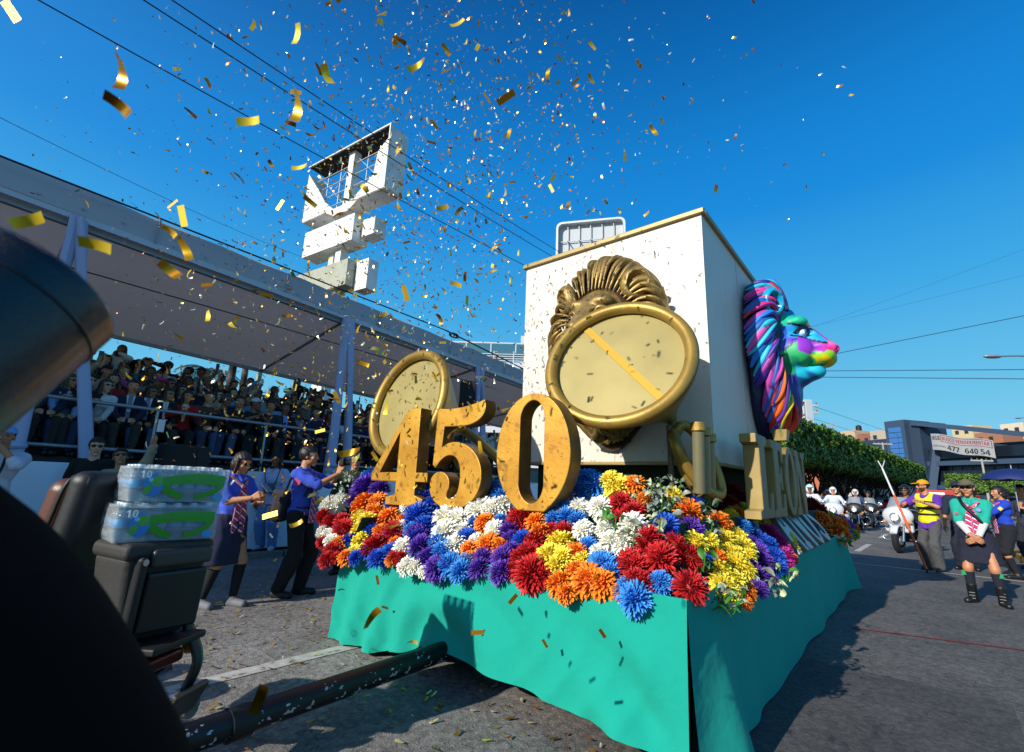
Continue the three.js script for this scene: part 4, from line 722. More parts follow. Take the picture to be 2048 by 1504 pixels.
function lion(pos, turn, name, label, painted) {
  const t = thing(name, label, 'lion sculpture', pos, turn), J = { roughness: painted ? .4 : .42, metalness: painted ? 0 : .55 };
  const bronzeT = texture(256, (u, v) => { const k = fbm(u, v, 5, 5, 91); return [150 + 130 * (k - .45), 124 + 112 * (k - .45), 72 + 70 * (k - .45)].map((x) => clamp(x, 0, 255)); });
  const bronze = std({ ...J, map: bronzeT, bumpMap: grainB, bumpScale: .002 }), P = painted ? std({ ...J, vertexColors: true, roughness: .5 }) : bronze;
  obj('face', netMesh(lionField, [-.44, -.8, 0], [.44, .68, .92], .014, painted ? lionPaint : null), P, t);
  const base = netMesh((x, y, z) => Math.max(smin([ell([0, .2, .0], [.56, .8, .42]), ell([0, -.35, .0], [.46, .62, .36]), ell([0, -.75, 0], [.24, .3, .2])], .08)(x, y, z), -z), [-.7, -1.15, -.02], [.7, 1.1, .5], .03);
  obj('mane_base', base, painted ? mat('#0d1a44', .4) : std({ ...J, color: '#6a5a3a', map: bronzeT }), t);
  const top = ['#1689c4', '#c22f8e', '#0f5fae', '#23b7d4', '#1b2f86', '#d0307a', '#c9302a'], mid = ['#d648a0', '#1c74cf', '#23b7d4', '#3a2a92', '#b03a9a', '#155aa8'], low = ['#c92a1c', '#e06a14', '#e8c31a', '#1f6fd0', '#16327e', '#0e8a5a', '#d03a1a', '#22a7c8', '#6a2f9c', '#5c7a2a'];
  for (const [g, f, l, i] of lionMane) {
    const c = Math.cos(f), col = c > .55 ? top[(i * 3 + l * 2) % top.length] : c > -.2 ? mid[(i * 5 + l) % mid.length] : low[(i * 3 + l * 4) % low.length];
    obj('mane_lock', painted ? g : muv(g.clone(), .5), painted ? mat(col, .5) : bronze, t);
  }
  for (const s of [1, -1]) {
    const ear = netMesh((x, y, z) => Math.max(dist(ell([0, 0, 0], [.15, .17, .1]), x, y, z), -dist(ell([.02 * s, .0, .07], [.1, .12, .09]), x, y, z)), [-.18, -.2, -.13], [.18, .2, .13], .018);
    obj('ear', ear.rotateY(s * .5).rotateZ(-s * .3).translate(s * .4, .58, .3), painted ? mat('#1b9cc8', .3) : bronze, t);
    const e = obj('eye', sph(.062, s * .155, .235, .525, 1, .75, 1, 16), painted ? mat('#dfe7ea', .15) : bronze, t);
    obj('iris', sph(.034, s * .172, .238, .562, .9, 1, .8, 12), painted ? mat('#126f9e', .1) : bronze, e);
    obj('pupil', sph(.018, s * .178, .238, .585, .9, 1, .7, 10), mat('#07080a', .1), e);
    obj('eyelid', lock([[s * .08, .22, .57], [s * .14, .295, .575], [s * .21, .28, .53], [s * .25, .22, .46]], (q) => .024 * Math.sin(PI * (.1 + q * .8)), (q) => .024, V(s * .3, .3, 1), 12, 7), painted ? mat('#0b1230', .3) : bronze, t);
    for (let k = 0; k < 3; k++) obj('whisker_spot', sph(.012, s * (.12 + .02 * k), -.05 - .02 * k, .795 - .035 * k, 1, 1, 1, 6), painted ? mat('#11202a', .4) : bronze, t);
  }
  return t;
}
lion(floatBase(-2.3, 2.74, BX.z0 + .01), FA, 'bronze_lion', 'bronze-coloured lion head relief on the front of the white box, behind the large trumpet', false);
lion(floatBase(BX.x1 + .01, 2.92, -6.28), FA + PI / 2, 'painted_lion', 'multicoloured painted lion head with rainbow mane on the right side of the white box', true);

// ---------------------------------------------------------------- golden trumpets
function trumpet(cPx, cPy, depth, semi, nCam, apexPx, label, build) {
  const C = at(cPx, cPy, depth), n = V(...nCam).normalize().applyQuaternion(camera.quaternion), r = semi * depth / F_PX, t = thing('trumpet', label, 'trumpet', C);
  const A = at(apexPx[0], apexPx[1], depth + apexPx[2]).sub(C), q = new THREE.Quaternion().setFromUnitVectors(V(0, 0, 1), n), bell = new THREE.Group();
  const rot = (g) => muv(g, 1).applyQuaternion(q);
  obj('rim', rot(new THREE.TorusGeometry(r * .93, r * .085, 16, 72)), M.goldPaint, t);
  const face = obj('bell_face', rot(new THREE.CircleGeometry(r * .9, 64).translate(0, 0, -r * .06)), M.goldFace, t);
  if (build.seam > -1) obj('seam', rot(bx(r * .1, r * 1.74, .012, r * .06, 0, -r * .052, 0, 0, .05 + build.seam)), std({ color: '#bd962c', roughness: .5, metalness: .3 }), face);
  // bell: rings from the rim to the apex
  const nr = 64, ns = 20, P = [], I = [], u = V(1, 0, 0).applyQuaternion(q), v = V(0, 1, 0).applyQuaternion(q);
  for (let j = 0; j <= ns; j++) { const s = j / ns, w = r * (.95 * Math.pow(1 - s, 1.25) + .07), cc = A.clone().multiplyScalar(Math.pow(s, .9)); for (let i = 0; i < nr; i++) { const a = i / nr * 2 * PI; P.push(cc.x + (u.x * Math.cos(a) + v.x * Math.sin(a)) * w, cc.y + (u.y * Math.cos(a) + v.y * Math.sin(a)) * w, cc.z + (u.z * Math.cos(a) + v.z * Math.sin(a)) * w); } }
  for (let j = 0; j < ns; j++) for (let i = 0; i < nr; i++) { const a = j * nr + i, b = j * nr + (i + 1) % nr; I.push(a, b, a + nr, b, b + nr, a + nr); }
  const g = new THREE.BufferGeometry(); g.setAttribute('position', new THREE.Float32BufferAttribute(P, 3)); g.setIndex(I); g.computeVertexNormals();
  obj('bell', muv(g, 1), M.goldPaint, t); build.rest(t, C, A, r); return t;
}
trumpet(1235, 722, 4.0, 151, [-.40, .56, .72], [1345, 842, .45], 'large gold trumpet with its bell covering the lower half of the bronze lion', {
  seam: .72, rest(t, C, A, r) {
    const L = (x, y, d) => at(x, y, d).sub(C);
    obj('tube', tube([A, L(1352, 885, 3.95), L(1382, 945, 3.9), L(1420, 985, 3.9), L(1442, 985, 4.02), L(1428, 930, 4.1), L(1392, 868, 4.12), L(1364, 850, 4.1), L(1350, 875, 4.08), L(1366, 935, 4.0), L(1400, 990, 3.95)], .045, 70, 12), M.goldPaint, t);
    for (const [x, y, d] of [[1396, 862, 3.72], [1408, 872, 3.84], [1418, 884, 3.96]]) { const a = L(x, y, d), b = L(x + 3, 985, d); obj('valve', bar(b, a, .045, 16), std({ color: '#97906f', roughness: .4, metalness: .5 }), t); obj('valve_cap', bar(a, a.clone().add(V(0, .065, 0)), .058, 16), M.goldPaint, t); }
    obj('strut', bar(L(1338, 850, 4.1), L(1345, 985, 4.05), .025, 8), mat('#6d6550', .6, .3), t);
  }
});
trumpet(815, 806, 5.0, 114, [-.62, .38, .68], [930, 862, .5], 'smaller-looking gold trumpet at the left behind the numerals four and five', {
  seam: -1, rest(t, C, A, r) {
    const L = (x, y, d) => at(x, y, d).sub(C);
    obj('tube', tube([A, L(960, 885, 5.3), L(1005, 930, 5.2), L(1020, 965, 5.1), L(985, 975, 5.1), L(960, 950, 5.15), L(930, 905, 5.2), L(915, 915, 5.2), L(935, 950, 5.1), L(975, 985, 5)], .05, 60, 10), M.goldPaint, t);
    for (const x of [1010, 1022, 1034]) { const a = L(x, 925, 5), b = L(x, 985, 5); obj('valve', bar(b, a, .045, 12), M.goldPaint, t); obj('valve_cap', bar(a, a.clone().add(V(0, .06, 0)), .058, 12), M.goldPaint, t); }
  }
});
// ---------------------------------------------------------------- numerals and letters
function glyph(name, label, cat, shape, size, depth, pos, turn, group, tilt = 0) {
  const t = thing(name, label, cat, pos, turn, group), g = ext(shape, depth, .008, 40).translate(0, 0, -depth), k = size; g.scale(k[0], k[1], 1);
  // face and sides are two parts
  const p = g.attributes.position, n = g.attributes.normal, A = [], B = [];
  for (let i = 0; i < p.count; i += 3) (Math.abs(n.getZ(i)) > .9 ? A : B).push(i, i + 1, i + 2);
  const sub = (ix) => { const q = new THREE.BufferGeometry(); for (const nm of ['position', 'normal']) { const s = g.attributes[nm], d = new Float32Array(ix.length * 3); ix.forEach((v, i) => d.set([s.getX(v), s.getY(v), s.getZ(v)], i * 3)); q.setAttribute(nm, new THREE.BufferAttribute(d, 3)); } return muv(q, .8); };
  obj('face', sub(A), M[cat === 'numeral' ? 'patina' : 'letterFace'], t); obj('side', sub(B), M[cat === 'numeral' ? 'patinaSide' : 'letterSide'], t); if (tilt) t.rotation.x = tilt; return t;
}
M.letterFace = std({ color: '#8d7a5e', roughness: .5, metalness: .3, map: M.goldPaint.map }); M.letterSide = std({ color: '#ad965c', roughness: .5, metalness: .25, map: M.goldPaint.map });
const four = poly([[0, .285], [0, .215], [.41, .215], [.41, .085], [.27, .055], [.27, 0], [.81, 0], [.81, .055], [.69, .085], [.69, .215], [.86, .215], [.86, .285], [.69, .285], [.69, .88], [.52, .88]]);
{ const h = new THREE.Path(); h.moveTo(.41, .285); h.lineTo(.41, .68); h.lineTo(.12, .285); h.closePath(); four.holes.push(h); }
const five = new THREE.Shape(); five.moveTo(.04, .86); five.bezierCurveTo(.2, .83, .42, .85, .6, .9); five.bezierCurveTo(.66, .78, .52, .7, .36, .7); five.lineTo(.125, .7); five.lineTo(.115, .5);
five.bezierCurveTo(.2, .57, .36, .56, .47, .49); five.bezierCurveTo(.66, .37, .64, .12, .45, .035); five.bezierCurveTo(.31, -.03, .1, -.01, .03, .085); five.bezierCurveTo(-.03, .17, 0, .28, .1, .29); five.bezierCurveTo(.2, .3, .26, .22, .22, .14);
five.bezierCurveTo(.2, .1, .2, .07, .24, .065); five.bezierCurveTo(.34, .06, .37, .15, .37, .27); five.bezierCurveTo(.37, .41, .28, .47, .18, .44); five.bezierCurveTo(.12, .42, .08, .38, .05, .34); five.lineTo(.02, .36); five.closePath();
const zero = new THREE.Shape(); zero.moveTo(.22, 0); zero.lineTo(.46, 0); zero.bezierCurveTo(.6, .1, .69, .26, .68, .44); zero.bezierCurveTo(.67, .66, .55, .88, .34, .88); zero.bezierCurveTo(.13, .88, .01, .66, 0, .44); zero.bezierCurveTo(-.01, .26, .08, .1, .22, 0);
{ const h = new THREE.Path(); h.moveTo(.215, .18); h.bezierCurveTo(.23, .08, .3, .04, .34, .04); h.bezierCurveTo(.39, .04, .445, .08, .46, .18); h.lineTo(.46, .7); h.bezierCurveTo(.445, .8, .39, .84, .34, .84); h.bezierCurveTo(.3, .84, .23, .8, .215, .7); h.closePath(); zero.holes.push(h); }
glyph('numeral_four', 'gold weathered numeral 4, leftmost of the three on the flowers', 'numeral', four, [.9, 1], .13, floatBase(-4.12, 1.11, -2.86), FA + .05);
glyph('numeral_five', 'gold weathered numeral 5 between the numerals 4 and 0', 'numeral', five, [.94, .98], .13, floatBase(-3.25, 1.12, -2.86), FA + .05);
glyph('numeral_zero', 'gold weathered numeral 0, tallest of the three, in front of the white box', 'numeral', zero, [.95, .97], .15, floatBase(-2.49, 1.15, -2.86), FA + .05);
const R4 = (x0, x1, y0, y1) => poly([[x0, y0], [x1, y0], [x1, y1], [x0, y1]]);
const letterShapes = {
  L: poly([[0, 0], [.5, 0], [.5, .2], [.44, .2], [.4, .07], [.27, .07], [.27, .62], [.36, .64], [.36, .7], [0, .7], [0, .64], [.09, .62], [.09, .07], [0, .05]]),
  E: poly([[0, 0], [.5, 0], [.5, .2], [.44, .2], [.4, .07], [.27, .07], [.27, .32], [.34, .32], [.36, .25], [.4, .25], [.4, .46], [.36, .46], [.34, .39], [.27, .39], [.27, .63], [.4, .63], [.43, .52], [.48, .52], [.48, .7], [0, .7], [0, .64], [.09, .62], [.09, .07], [0, .05]]),
  O: (() => { const s = new THREE.Shape(); s.absellipse(.29, .35, .29, .35, 0, 2 * PI); const h = new THREE.Path(); h.absellipse(.29, .35, .14, .29, 0, 2 * PI); s.holes.push(h); return s; })(),
  N: poly([[0, 0], [.2, 0], [.2, .06], [.14, .08], [.14, .5], [.44, 0], [.55, 0], [.55, .62], [.62, .64], [.62, .7], [.41, .7], [.41, .64], [.47, .62], [.47, .28], [.2, .7], [0, .7], [0, .64], [.06, .62], [.06, .08], [0, .06]]),
};
for (const [ch, z, l] of [['L', -4.5, 'gold letter L at the near end of the word on the side of the float'], ['E', -5.06, 'gold letter E, second in the word on the side of the float'], ['O', -5.64, 'gold letter O with an accent, third in the word on the float'], ['N', -6.22, 'gold letter N at the far end of the word on the float']]) {
  const t = glyph('letter_' + ch.toLowerCase(), l, 'letter', letterShapes[ch], [1, 1], .12, floatBase(-1.0, 1.13, z), FA + PI / 2);
  if (ch === 'O') obj('accent', ext(poly([[.22, .78], [.34, .78], [.46, .9], [.3, .9]]), .12, .006).translate(0, 0, -.12), M.letterSide, t);
}
const aS = poly([[0, 0], [.1, 0], [.16, .18], [.34, .18], [.4, 0], [.5, 0], [.3, .6], [.2, .6]]), sS = new THREE.Shape(); sS.moveTo(.02, .12); sS.bezierCurveTo(.02, -.04, .42, -.06, .43, .17); sS.bezierCurveTo(.43, .36, .13, .32, .13, .45); sS.bezierCurveTo(.14, .54, .31, .54, .32, .44); sS.lineTo(.42, .46); sS.bezierCurveTo(.4, .66, .04, .66, .03, .44); sS.bezierCurveTo(.03, .24, .33, .3, .33, .16); sS.bezierCurveTo(.33, .05, .13, .05, .12, .14); sS.closePath();
{ const h = new THREE.Path(); h.moveTo(.19, .26); h.lineTo(.31, .26); h.lineTo(.25, .46); h.closePath(); aS.holes.push(h); }
const flatM = std({ color: '#7d8a8f', roughness: .35, metalness: .6 });
[['a', aS, -5.25, 'first'], ['n', letterShapes.N, -5.82, 'second'], ['o', letterShapes.O, -6.48, 'third'], ['s', sS, -7.1, 'fourth']].forEach(([c, s, z, w]) => {
  const t = thing('flat_letter', 'grey metal letter lying on the sloping green side of the float, ' + w + ' from the flowers', 'letter', floatBase(-.9, .79, z), FA + PI / 2);
  const g = obj('face', muv(ext(s, .04, .006), .5), flatM, t); g.rotation.x = -.62; if (c === 'n') obj('tilde', ext(poly([[.15, .76], [.3, .82], [.45, .78], [.45, .84], [.3, .88], [.15, .82]]), .04), flatM, g);
});
// ---------------------------------------------------------------- flowers
const PETAL = { R: ['#a80d14', '#d1262a'], D: ['#6e0a10', '#a3151a'], O: ['#e04a06', '#f59a1c'], Y: ['#e8c810', '#f6ea54'], B: ['#0c37ad', '#2a6fe0'], L: ['#0f62c0', '#4aa6ee'], P: ['#41198a', '#7a4cc4'], W: ['#ece9d2', '#fbfaf4'], M: ['#a00e70', '#d63aa2'], G: ['#7d9a1c', '#bcd23c'] };
const PNAME = { R: 'red', D: 'dark red', O: 'orange', Y: 'yellow', B: 'deep blue', L: 'light blue', P: 'purple', W: 'white', M: 'magenta', G: 'lime green' };
const bloomMat = std({ roughness: .62, vertexColors: true });
function bloom(key, thin) {
  const P = [], C = [], N = thin ? 230 : 150, a = new THREE.Color(PETAL[key][0]), b = new THREE.Color(PETAL[key][1]);
  for (let i = 0; i < N; i++) {
    const zc = 1 - (i + .5) / N * 1.5, ph = i * 2.39996 + rr(-.15, .15), q = Math.sqrt(Math.max(0, 1 - zc * zc)), d = V(q * Math.cos(ph), q * Math.sin(ph), zc + rr(-.08, .08)).normalize();
    let s = d.clone().cross(V(rr(-.3, .3), rr(-.3, .3), 1)).normalize(); if (s.lengthSq() < .5) s = V(1, 0, 0); const n = s.clone().cross(d).normalize(), len = rr(.86, 1.08) * (zc > .75 ? .9 : 1), w = (thin ? .06 : .105) * rr(.8, 1.2);
    const p0 = d.clone().multiplyScalar(.22), p1 = d.clone().multiplyScalar(len * .62).addScaledVector(n, .05), p2 = d.clone().multiplyScalar(len * .9).addScaledVector(n, .02), p3 = d.clone().multiplyScalar(len).addScaledVector(n, thin ? .06 : -.06).addScaledVector(V(0, 0, -1), .05);
    const l1 = p1.clone().addScaledVector(s, w), r1 = p1.clone().addScaledVector(s, -w), c1 = p1.clone().addScaledVector(n, -w * .55), l2 = p2.clone().addScaledVector(s, w * .8), r2 = p2.clone().addScaledVector(s, -w * .8), c2 = p2.clone().addScaledVector(n, -w * .4), k = rr(.85, 1.15), tn = rr(.15, .5);
    const cA = a.clone().lerp(b, tn).multiplyScalar(k), cB = a.clone().lerp(b, clamp(tn + .45)).multiplyScalar(k);
    for (const [t3, cs] of [[[p0, l1, c1], [a, cA, cA]], [[p0, c1, r1], [a, cA, cA]], [[l1, l2, c2], [cA, cB, cB]], [[l1, c2, c1], [cA, cB, cA]], [[c1, c2, r2], [cA, cB, cB]], [[c1, r2, r1], [cA, cB, cA]], [[l2, p3, c2], [cB, cB, cB]], [[c2, p3, r2], [cB, cB, cB]]]) t3.forEach((v, j) => { P.push(v.x, v.y, v.z); C.push(cs[j].r, cs[j].g, cs[j].b); });
  }
  const g = new THREE.BufferGeometry(); g.setAttribute('position', new THREE.Float32BufferAttribute(P, 3)); g.setAttribute('color', new THREE.Float32BufferAttribute(C, 3)); g.computeVertexNormals();
  const core = sph(.45, 0, 0, -.02, 1, 1, 1, 10); core.setAttribute('color', new THREE.Float32BufferAttribute(Array.from({ length: core.attributes.position.count }, () => [a.r * .9, a.g * .9, a.b * .9]).flat(), 3));
  return merge([g, core]);
}
const bloomG = {}; for (const k of Object.keys(PETAL)) bloomG[k] = [bloom(k, 'RDBLPM'.includes(k)), bloom(k, 'RDBLPM'.includes(k))];
// where a sight line meets the sloping flower bank (float axes)
function bank(px, py) {
  const d = toFloat(ray(px, py)), o = toFloat(EYE), pl = (n, p) => (n[0] * (p[0] - o.x) + n[1] * (p[1] - o.y) + n[2] * (p[2] - o.z)) / (n[0] * d.x + n[1] * d.y + n[2] * d.z);
  const n1 = V(0, .58, .46).normalize(), n2 = V(.40, .43, 0).normalize(), t1 = pl([n1.x, n1.y, n1.z], [0, .66, -2.44]), t2 = pl([n2.x, n2.y, n2.z], [-.84, .7, 0]); let t, n;
  if (t2 > t1 && t2 > 0) { t = t2; n = n2; } else { t = t1; n = n1; }
  const p = o.clone().addScaledVector(d, t); if (p.z < -3.25 && n === n1) { const q = (-3.25 - o.z) / d.z; p.copy(o).addScaledVector(d, q); t = q; }
  if (p.x < -4.35) { n = V(-.5, .5, .5).normalize(); } return [p, n.clone(), t];
}
const Z3 = (x, y, d) => [600 + x * .3418, 750 + y * .3418, d * .3418], Z5 = (x, y, d) => [1200 + x * .2992, 850 + y * .2992, d * .2992];
const beds = [[Z3, {
  W: [190, 780, 110, 250, 760, 100, 150, 930, 70, 170, 960, 80, 195, 990, 80, 640, 790, 80, 610, 900, 70, 620, 1030, 110, 640, 1140, 100, 690, 1150, 90, 735, 1175, 70, 960, 790, 140, 870, 860, 150, 930, 880, 140, 1060, 820, 150, 1140, 810, 130, 1200, 790, 120, 870, 950, 150, 920, 1020, 120, 960, 940, 100, 1050, 1000, 100, 1150, 930, 110, 1630, 800, 110, 1760, 800, 120, 1790, 860, 90, 1670, 930, 110, 1790, 930, 100, 1830, 1010, 130, 1890, 1020, 110, 1740, 1060, 80, 1960, 910, 150],
  R: [150, 840, 80, 195, 870, 90, 170, 910, 80, 270, 920, 120, 260, 870, 90, 150, 990, 70, 200, 1050, 100, 170, 1100, 90, 225, 1085, 60, 585, 770, 80, 450, 900, 90, 560, 930, 110, 440, 1030, 130, 470, 990, 80, 560, 1090, 80, 600, 1090, 70, 1300, 870, 150, 1360, 830, 120, 1260, 910, 100, 1390, 1000, 120, 1350, 1060, 120, 1300, 1100, 120, 1370, 1180, 190, 1260, 1170, 100, 1430, 1200, 120, 1550, 950, 120, 1480, 930, 80, 1890, 770, 120, 1890, 870, 110, 1960, 830, 120, 1950, 1130, 150, 1980, 1240, 150, 2020, 1020, 100],
  O: [240, 1010, 90, 280, 1090, 90, 390, 780, 140, 470, 770, 120, 440, 830, 110, 530, 860, 120, 480, 940, 90, 570, 1000, 70, 615, 870, 80, 540, 1100, 60, 1090, 890, 110, 1010, 1040, 100, 1000, 1090, 80, 1120, 1020, 140, 1175, 1040, 110, 1400, 890, 120, 1420, 950, 120, 1540, 740, 100, 1500, 765, 80, 1620, 1070, 120, 1540, 1260, 150, 1700, 1230, 180, 1630, 1190, 130, 1790, 1250, 150, 1870, 1300, 90, 1580, 1300, 110, 1960, 670, 110],
  P: [400, 680, 160, 470, 690, 110, 325, 745, 70, 690, 960, 130, 720, 1030, 140, 760, 1100, 130, 810, 1150, 130, 1230, 940, 120, 1240, 985, 100, 1080, 1100, 120, 1060, 1160, 120, 1200, 1100, 130, 1190, 1180, 130, 1240, 1060, 110],
  L: [430, 620, 120, 490, 615, 80, 660, 930, 90, 820, 1000, 110, 850, 1060, 130, 880, 1130, 130, 950, 1170, 120, 830, 1090, 100, 980, 1110, 90, 1030, 880, 70, 1190, 870, 80, 1120, 700, 130, 1210, 690, 140, 1180, 745, 120, 1290, 765, 90, 1530, 800, 130, 1570, 860, 120, 1500, 870, 110, 1630, 870, 100, 1640, 680, 140, 1750, 670, 140, 1690, 640, 130, 1700, 1020, 100, 1780, 1140, 150, 1830, 1190, 130, 1740, 1110, 90, 1980, 1330, 170, 1920, 1270, 110],
  Y: [360, 860, 100, 400, 880, 110, 370, 930, 110, 370, 990, 100, 340, 1050, 80, 1530, 1020, 150, 1480, 1090, 150, 1560, 1100, 140, 1520, 1150, 130, 1660, 1110, 90, 1870, 690, 150, 1830, 640, 110],
  B: [310, 985, 90, 425, 930, 90, 420, 830, 70, 340, 1085, 80, 390, 1060, 80, 530, 770, 60, 525, 950, 60, 540, 1050, 90, 460, 1100, 110, 740, 680, 130, 720, 750, 140, 800, 720, 100, 790, 780, 110, 700, 850, 150, 735, 910, 130, 700, 970, 110, 900, 800, 90, 985, 970, 100, 1310, 990, 110],
}], [Z5, {
  Y: [470, 500, 120, 520, 530, 90, 860, 630, 100, 960, 620, 150, 1050, 650, 120, 1120, 680, 110, 620, 820, 150, 700, 800, 130, 820, 800, 150, 900, 770, 120, 940, 850, 150, 960, 900, 120, 870, 900, 150, 900, 960, 150, 950, 1000, 130, 780, 1020, 160, 870, 1080, 160, 800, 1110, 170, 840, 1150, 140, 1230, 780, 110, 1260, 840, 100, 1200, 740, 90],
  O: [300, 520, 80, 570, 600, 160, 780, 680, 150, 890, 600, 90, 1160, 670, 90, 1190, 700, 70, 760, 910, 120, 960, 1130, 110, 940, 1210, 100, 980, 1160, 80, 1270, 910, 70, 1470, 640, 100, 1540, 680, 130, 1590, 740, 130, 1600, 680, 100, 1690, 700, 60],
  R: [340, 800, 170, 470, 820, 140, 420, 920, 190, 580, 910, 160, 230, 980, 170, 300, 1110, 160, 580, 1110, 200],
  L: [420, 1080, 140, 170, 1150, 120, 930, 700, 120, 990, 720, 110], B: [640, 530, 80, 430, 700, 150, 680, 950, 90, 700, 930, 80, 1060, 790, 110, 1110, 820, 110, 1150, 900, 120, 1170, 970, 110, 1640, 680, 80, 1650, 740, 60],
  P: [580, 720, 160, 820, 780, 70, 1000, 800, 80, 1040, 860, 110, 1080, 930, 110, 1060, 1040, 130, 1040, 1120, 110, 1000, 960, 70, 1130, 1050, 70, 1570, 640, 70], M: [1120, 740, 110, 1170, 790, 110, 1220, 900, 120, 1210, 850, 100, 1230, 960, 90, 1600, 640, 60],
  D: [870, 490, 160, 950, 540, 140, 850, 545, 120, 1000, 580, 90, 1400, 550, 110, 1450, 580, 100], G: [730, 520, 80, 890, 570, 90, 1520, 620, 70, 1680, 740, 70],
}]];
const zoneOf = (p, px) => (px > 1600 ? 'at the far end' : p.x > -1.05 ? (p.z > -3.0 ? 'at the right corner' : 'along the side') : p.x > -1.75 ? 'right of the 0' : p.x > -2.55 ? 'under the 0' : p.x > -3.3 ? 'under the 5' : p.x > -4.05 ? 'under the 4' : 'at the left corner');
const blooms = [], bloomLabels = {};
for (const [Z, bed] of beds) for (const k of Object.keys(bed)) for (let i = 0; i < bed[k].length; i += 3) {
  const [px, py, d] = Z(bed[k][i], bed[k][i + 1], bed[k][i + 2]), [p, n, dep] = bank(px, py); blooms.push({ k, px, py, p, n, r: d * .66 * dep / F_PX, i });
}
for (const b of blooms) {                                                       // told apart by size, colour, neighbours and place
  const near = blooms.filter((o) => o !== b && o.k !== b.k).sort((x, y) => x.p.distanceTo(b.p) - y.p.distanceTo(b.p)), n1 = near[0].k, n2 = near.find((o) => o.k !== n1).k;
  b.label = (b.r > .145 ? 'large ' : b.r < .1 ? 'small ' : '') + PNAME[b.k] + ' chrysanthemum by ' + PNAME[n1] + ' and ' + PNAME[n2] + ', ' + (b.p.y < .75 ? 'low' : b.p.y > 1.0 ? 'high' : 'midway') + ' ' + zoneOf(b.p, b.px); (bloomLabels[b.label] ||= []).push(b);
}
for (const l of Object.keys(bloomLabels)) { const g = bloomLabels[l].sort((a, b) => a.px - b.px); if (g.length > 1 && g.length < 5) g.forEach((b, i) => { b.label = [['left', 'right'], ['left', 'middle', 'right'], ['leftmost', 'second', 'third', 'rightmost']][g.length - 2][i] + ' ' + b.label; }); }
for (const b of blooms) {
  const { p, n } = b, o = tag(obj('chrysanthemum', bloomG[b.k][b.i % 2], bloomMat), b.label, 'flower', 'chrysanthemum blooms on the float');
  n.add(V(rr(-.35, .35), rr(-.25, .35), rr(-.35, .35))).normalize(); o.quaternion.setFromUnitVectors(V(0, 0, 1), n.applyAxisAngle(UPV, FA)); o.rotateZ(rnd() * 6); o.scale.setScalar(b.r); o.position.copy(FL(p.x, p.y, p.z)).addScaledVector(n, .03);
}
// leaf sprigs among the blooms
{
  const lf = (L, w) => sheet(4, 2, (u, v) => V((v - .5) * 2 * w * Math.sin(PI * clamp(.08 + u * .92)), .02 * Math.sin(u * 3) + Math.abs(v - .5) * w * .6, u * L));
  const leafG = lf(.05, .014), M1 = std({ color: '#8f9a8c', roughness: .5, metalness: .1 }), M2 = std({ color: '#3c7a2a', roughness: .5 }), M3 = std({ color: '#b7c296', roughness: .55 });
  const sprig = (px, py, m, label, n = 12, s = 1) => {
    const [p, nn] = bank(px, py), t = thing('leaf_sprig', label, 'leaves', FL(p.x, p.y, p.z).addScaledVector(nn.clone().applyAxisAngle(UPV, FA), .04));
    obj('stem', tube([[0, -.03, 0], [.03, .0, .03], [.05, .08, .05]], .004, 6, 5), M2, t);
    for (let i = 0; i < n; i++) { const l = obj('leaf', leafG, m === 3 ? pick([M2, M3]) : m === 2 ? M2 : pick([M1, M1, M3]), t); l.scale.setScalar(s * rr(.7, 1.4)); l.position.set(rr(-.06, .06) * s, rr(-.04, .07) * s, rr(-.05, .06) * s); l.rotation.set(rr(-1.4, .6), rr(0, 6.3), rr(-.6, .6)); }
  };
  const Zc = (x, y) => [1200 + x * .2992, 850 + y * .2992];
  [[300, 500, 1, 'upper edge above the red blooms'], [360, 470, 1, 'upper edge left of the yellow bloom'], [500, 450, 1, 'upper edge behind the yellow bloom'], [440, 580, 1, 'around the orange bloom'], [370, 590, 1, 'left of the orange bloom'], [660, 640, 1, 'between the orange and purple blooms'], [700, 740, 1, 'under the orange bloom'], [660, 490, 3, 'beside the deep blue bloom'], [390, 750, 1, 'between the red and blue blooms'], [220, 830, 1, 'right of the white blooms'], [640, 980, 2, 'green leaves left of the yellow blooms'], [710, 1180, 1, 'hanging below the yellow blooms at the corner'], [840, 1270, 3, 'hanging lowest at the corner'], [880, 1240, 1, 'hanging at the corner beside the orange bloom'], [1210, 1050, 3, 'at the lower edge of the right side'], [1090, 1130, 1, 'below the purple blooms'], [100, 730, 2, 'under the white blooms'], [1620, 790, 3, 'under the far orange blooms']].forEach(([x, y, m, w]) => sprig(...Zc(x, y), m, (m === 1 ? 'silver-grey leaf sprig ' : m === 2 ? 'green leaf sprig ' : 'cream-edged green leaf sprig ') + w + ' of the float', x > 600 && x < 900 && y > 1100 ? 8 : 14, 1.25));
  [[690, 985, 'silver-grey leaf sprig above the white blooms at the left end of the float'], [700, 960, 'silver-grey leaf sprig topmost at the left end of the float'], [840, 985, 'silver-grey leaf sprig in the gap right of the numeral 4'], [980, 970, 'silver-grey leaf sprig between the numerals 5 and 0']].forEach(([x, y, l]) => sprig(x, y, 1, l, 12, 1.3));
}
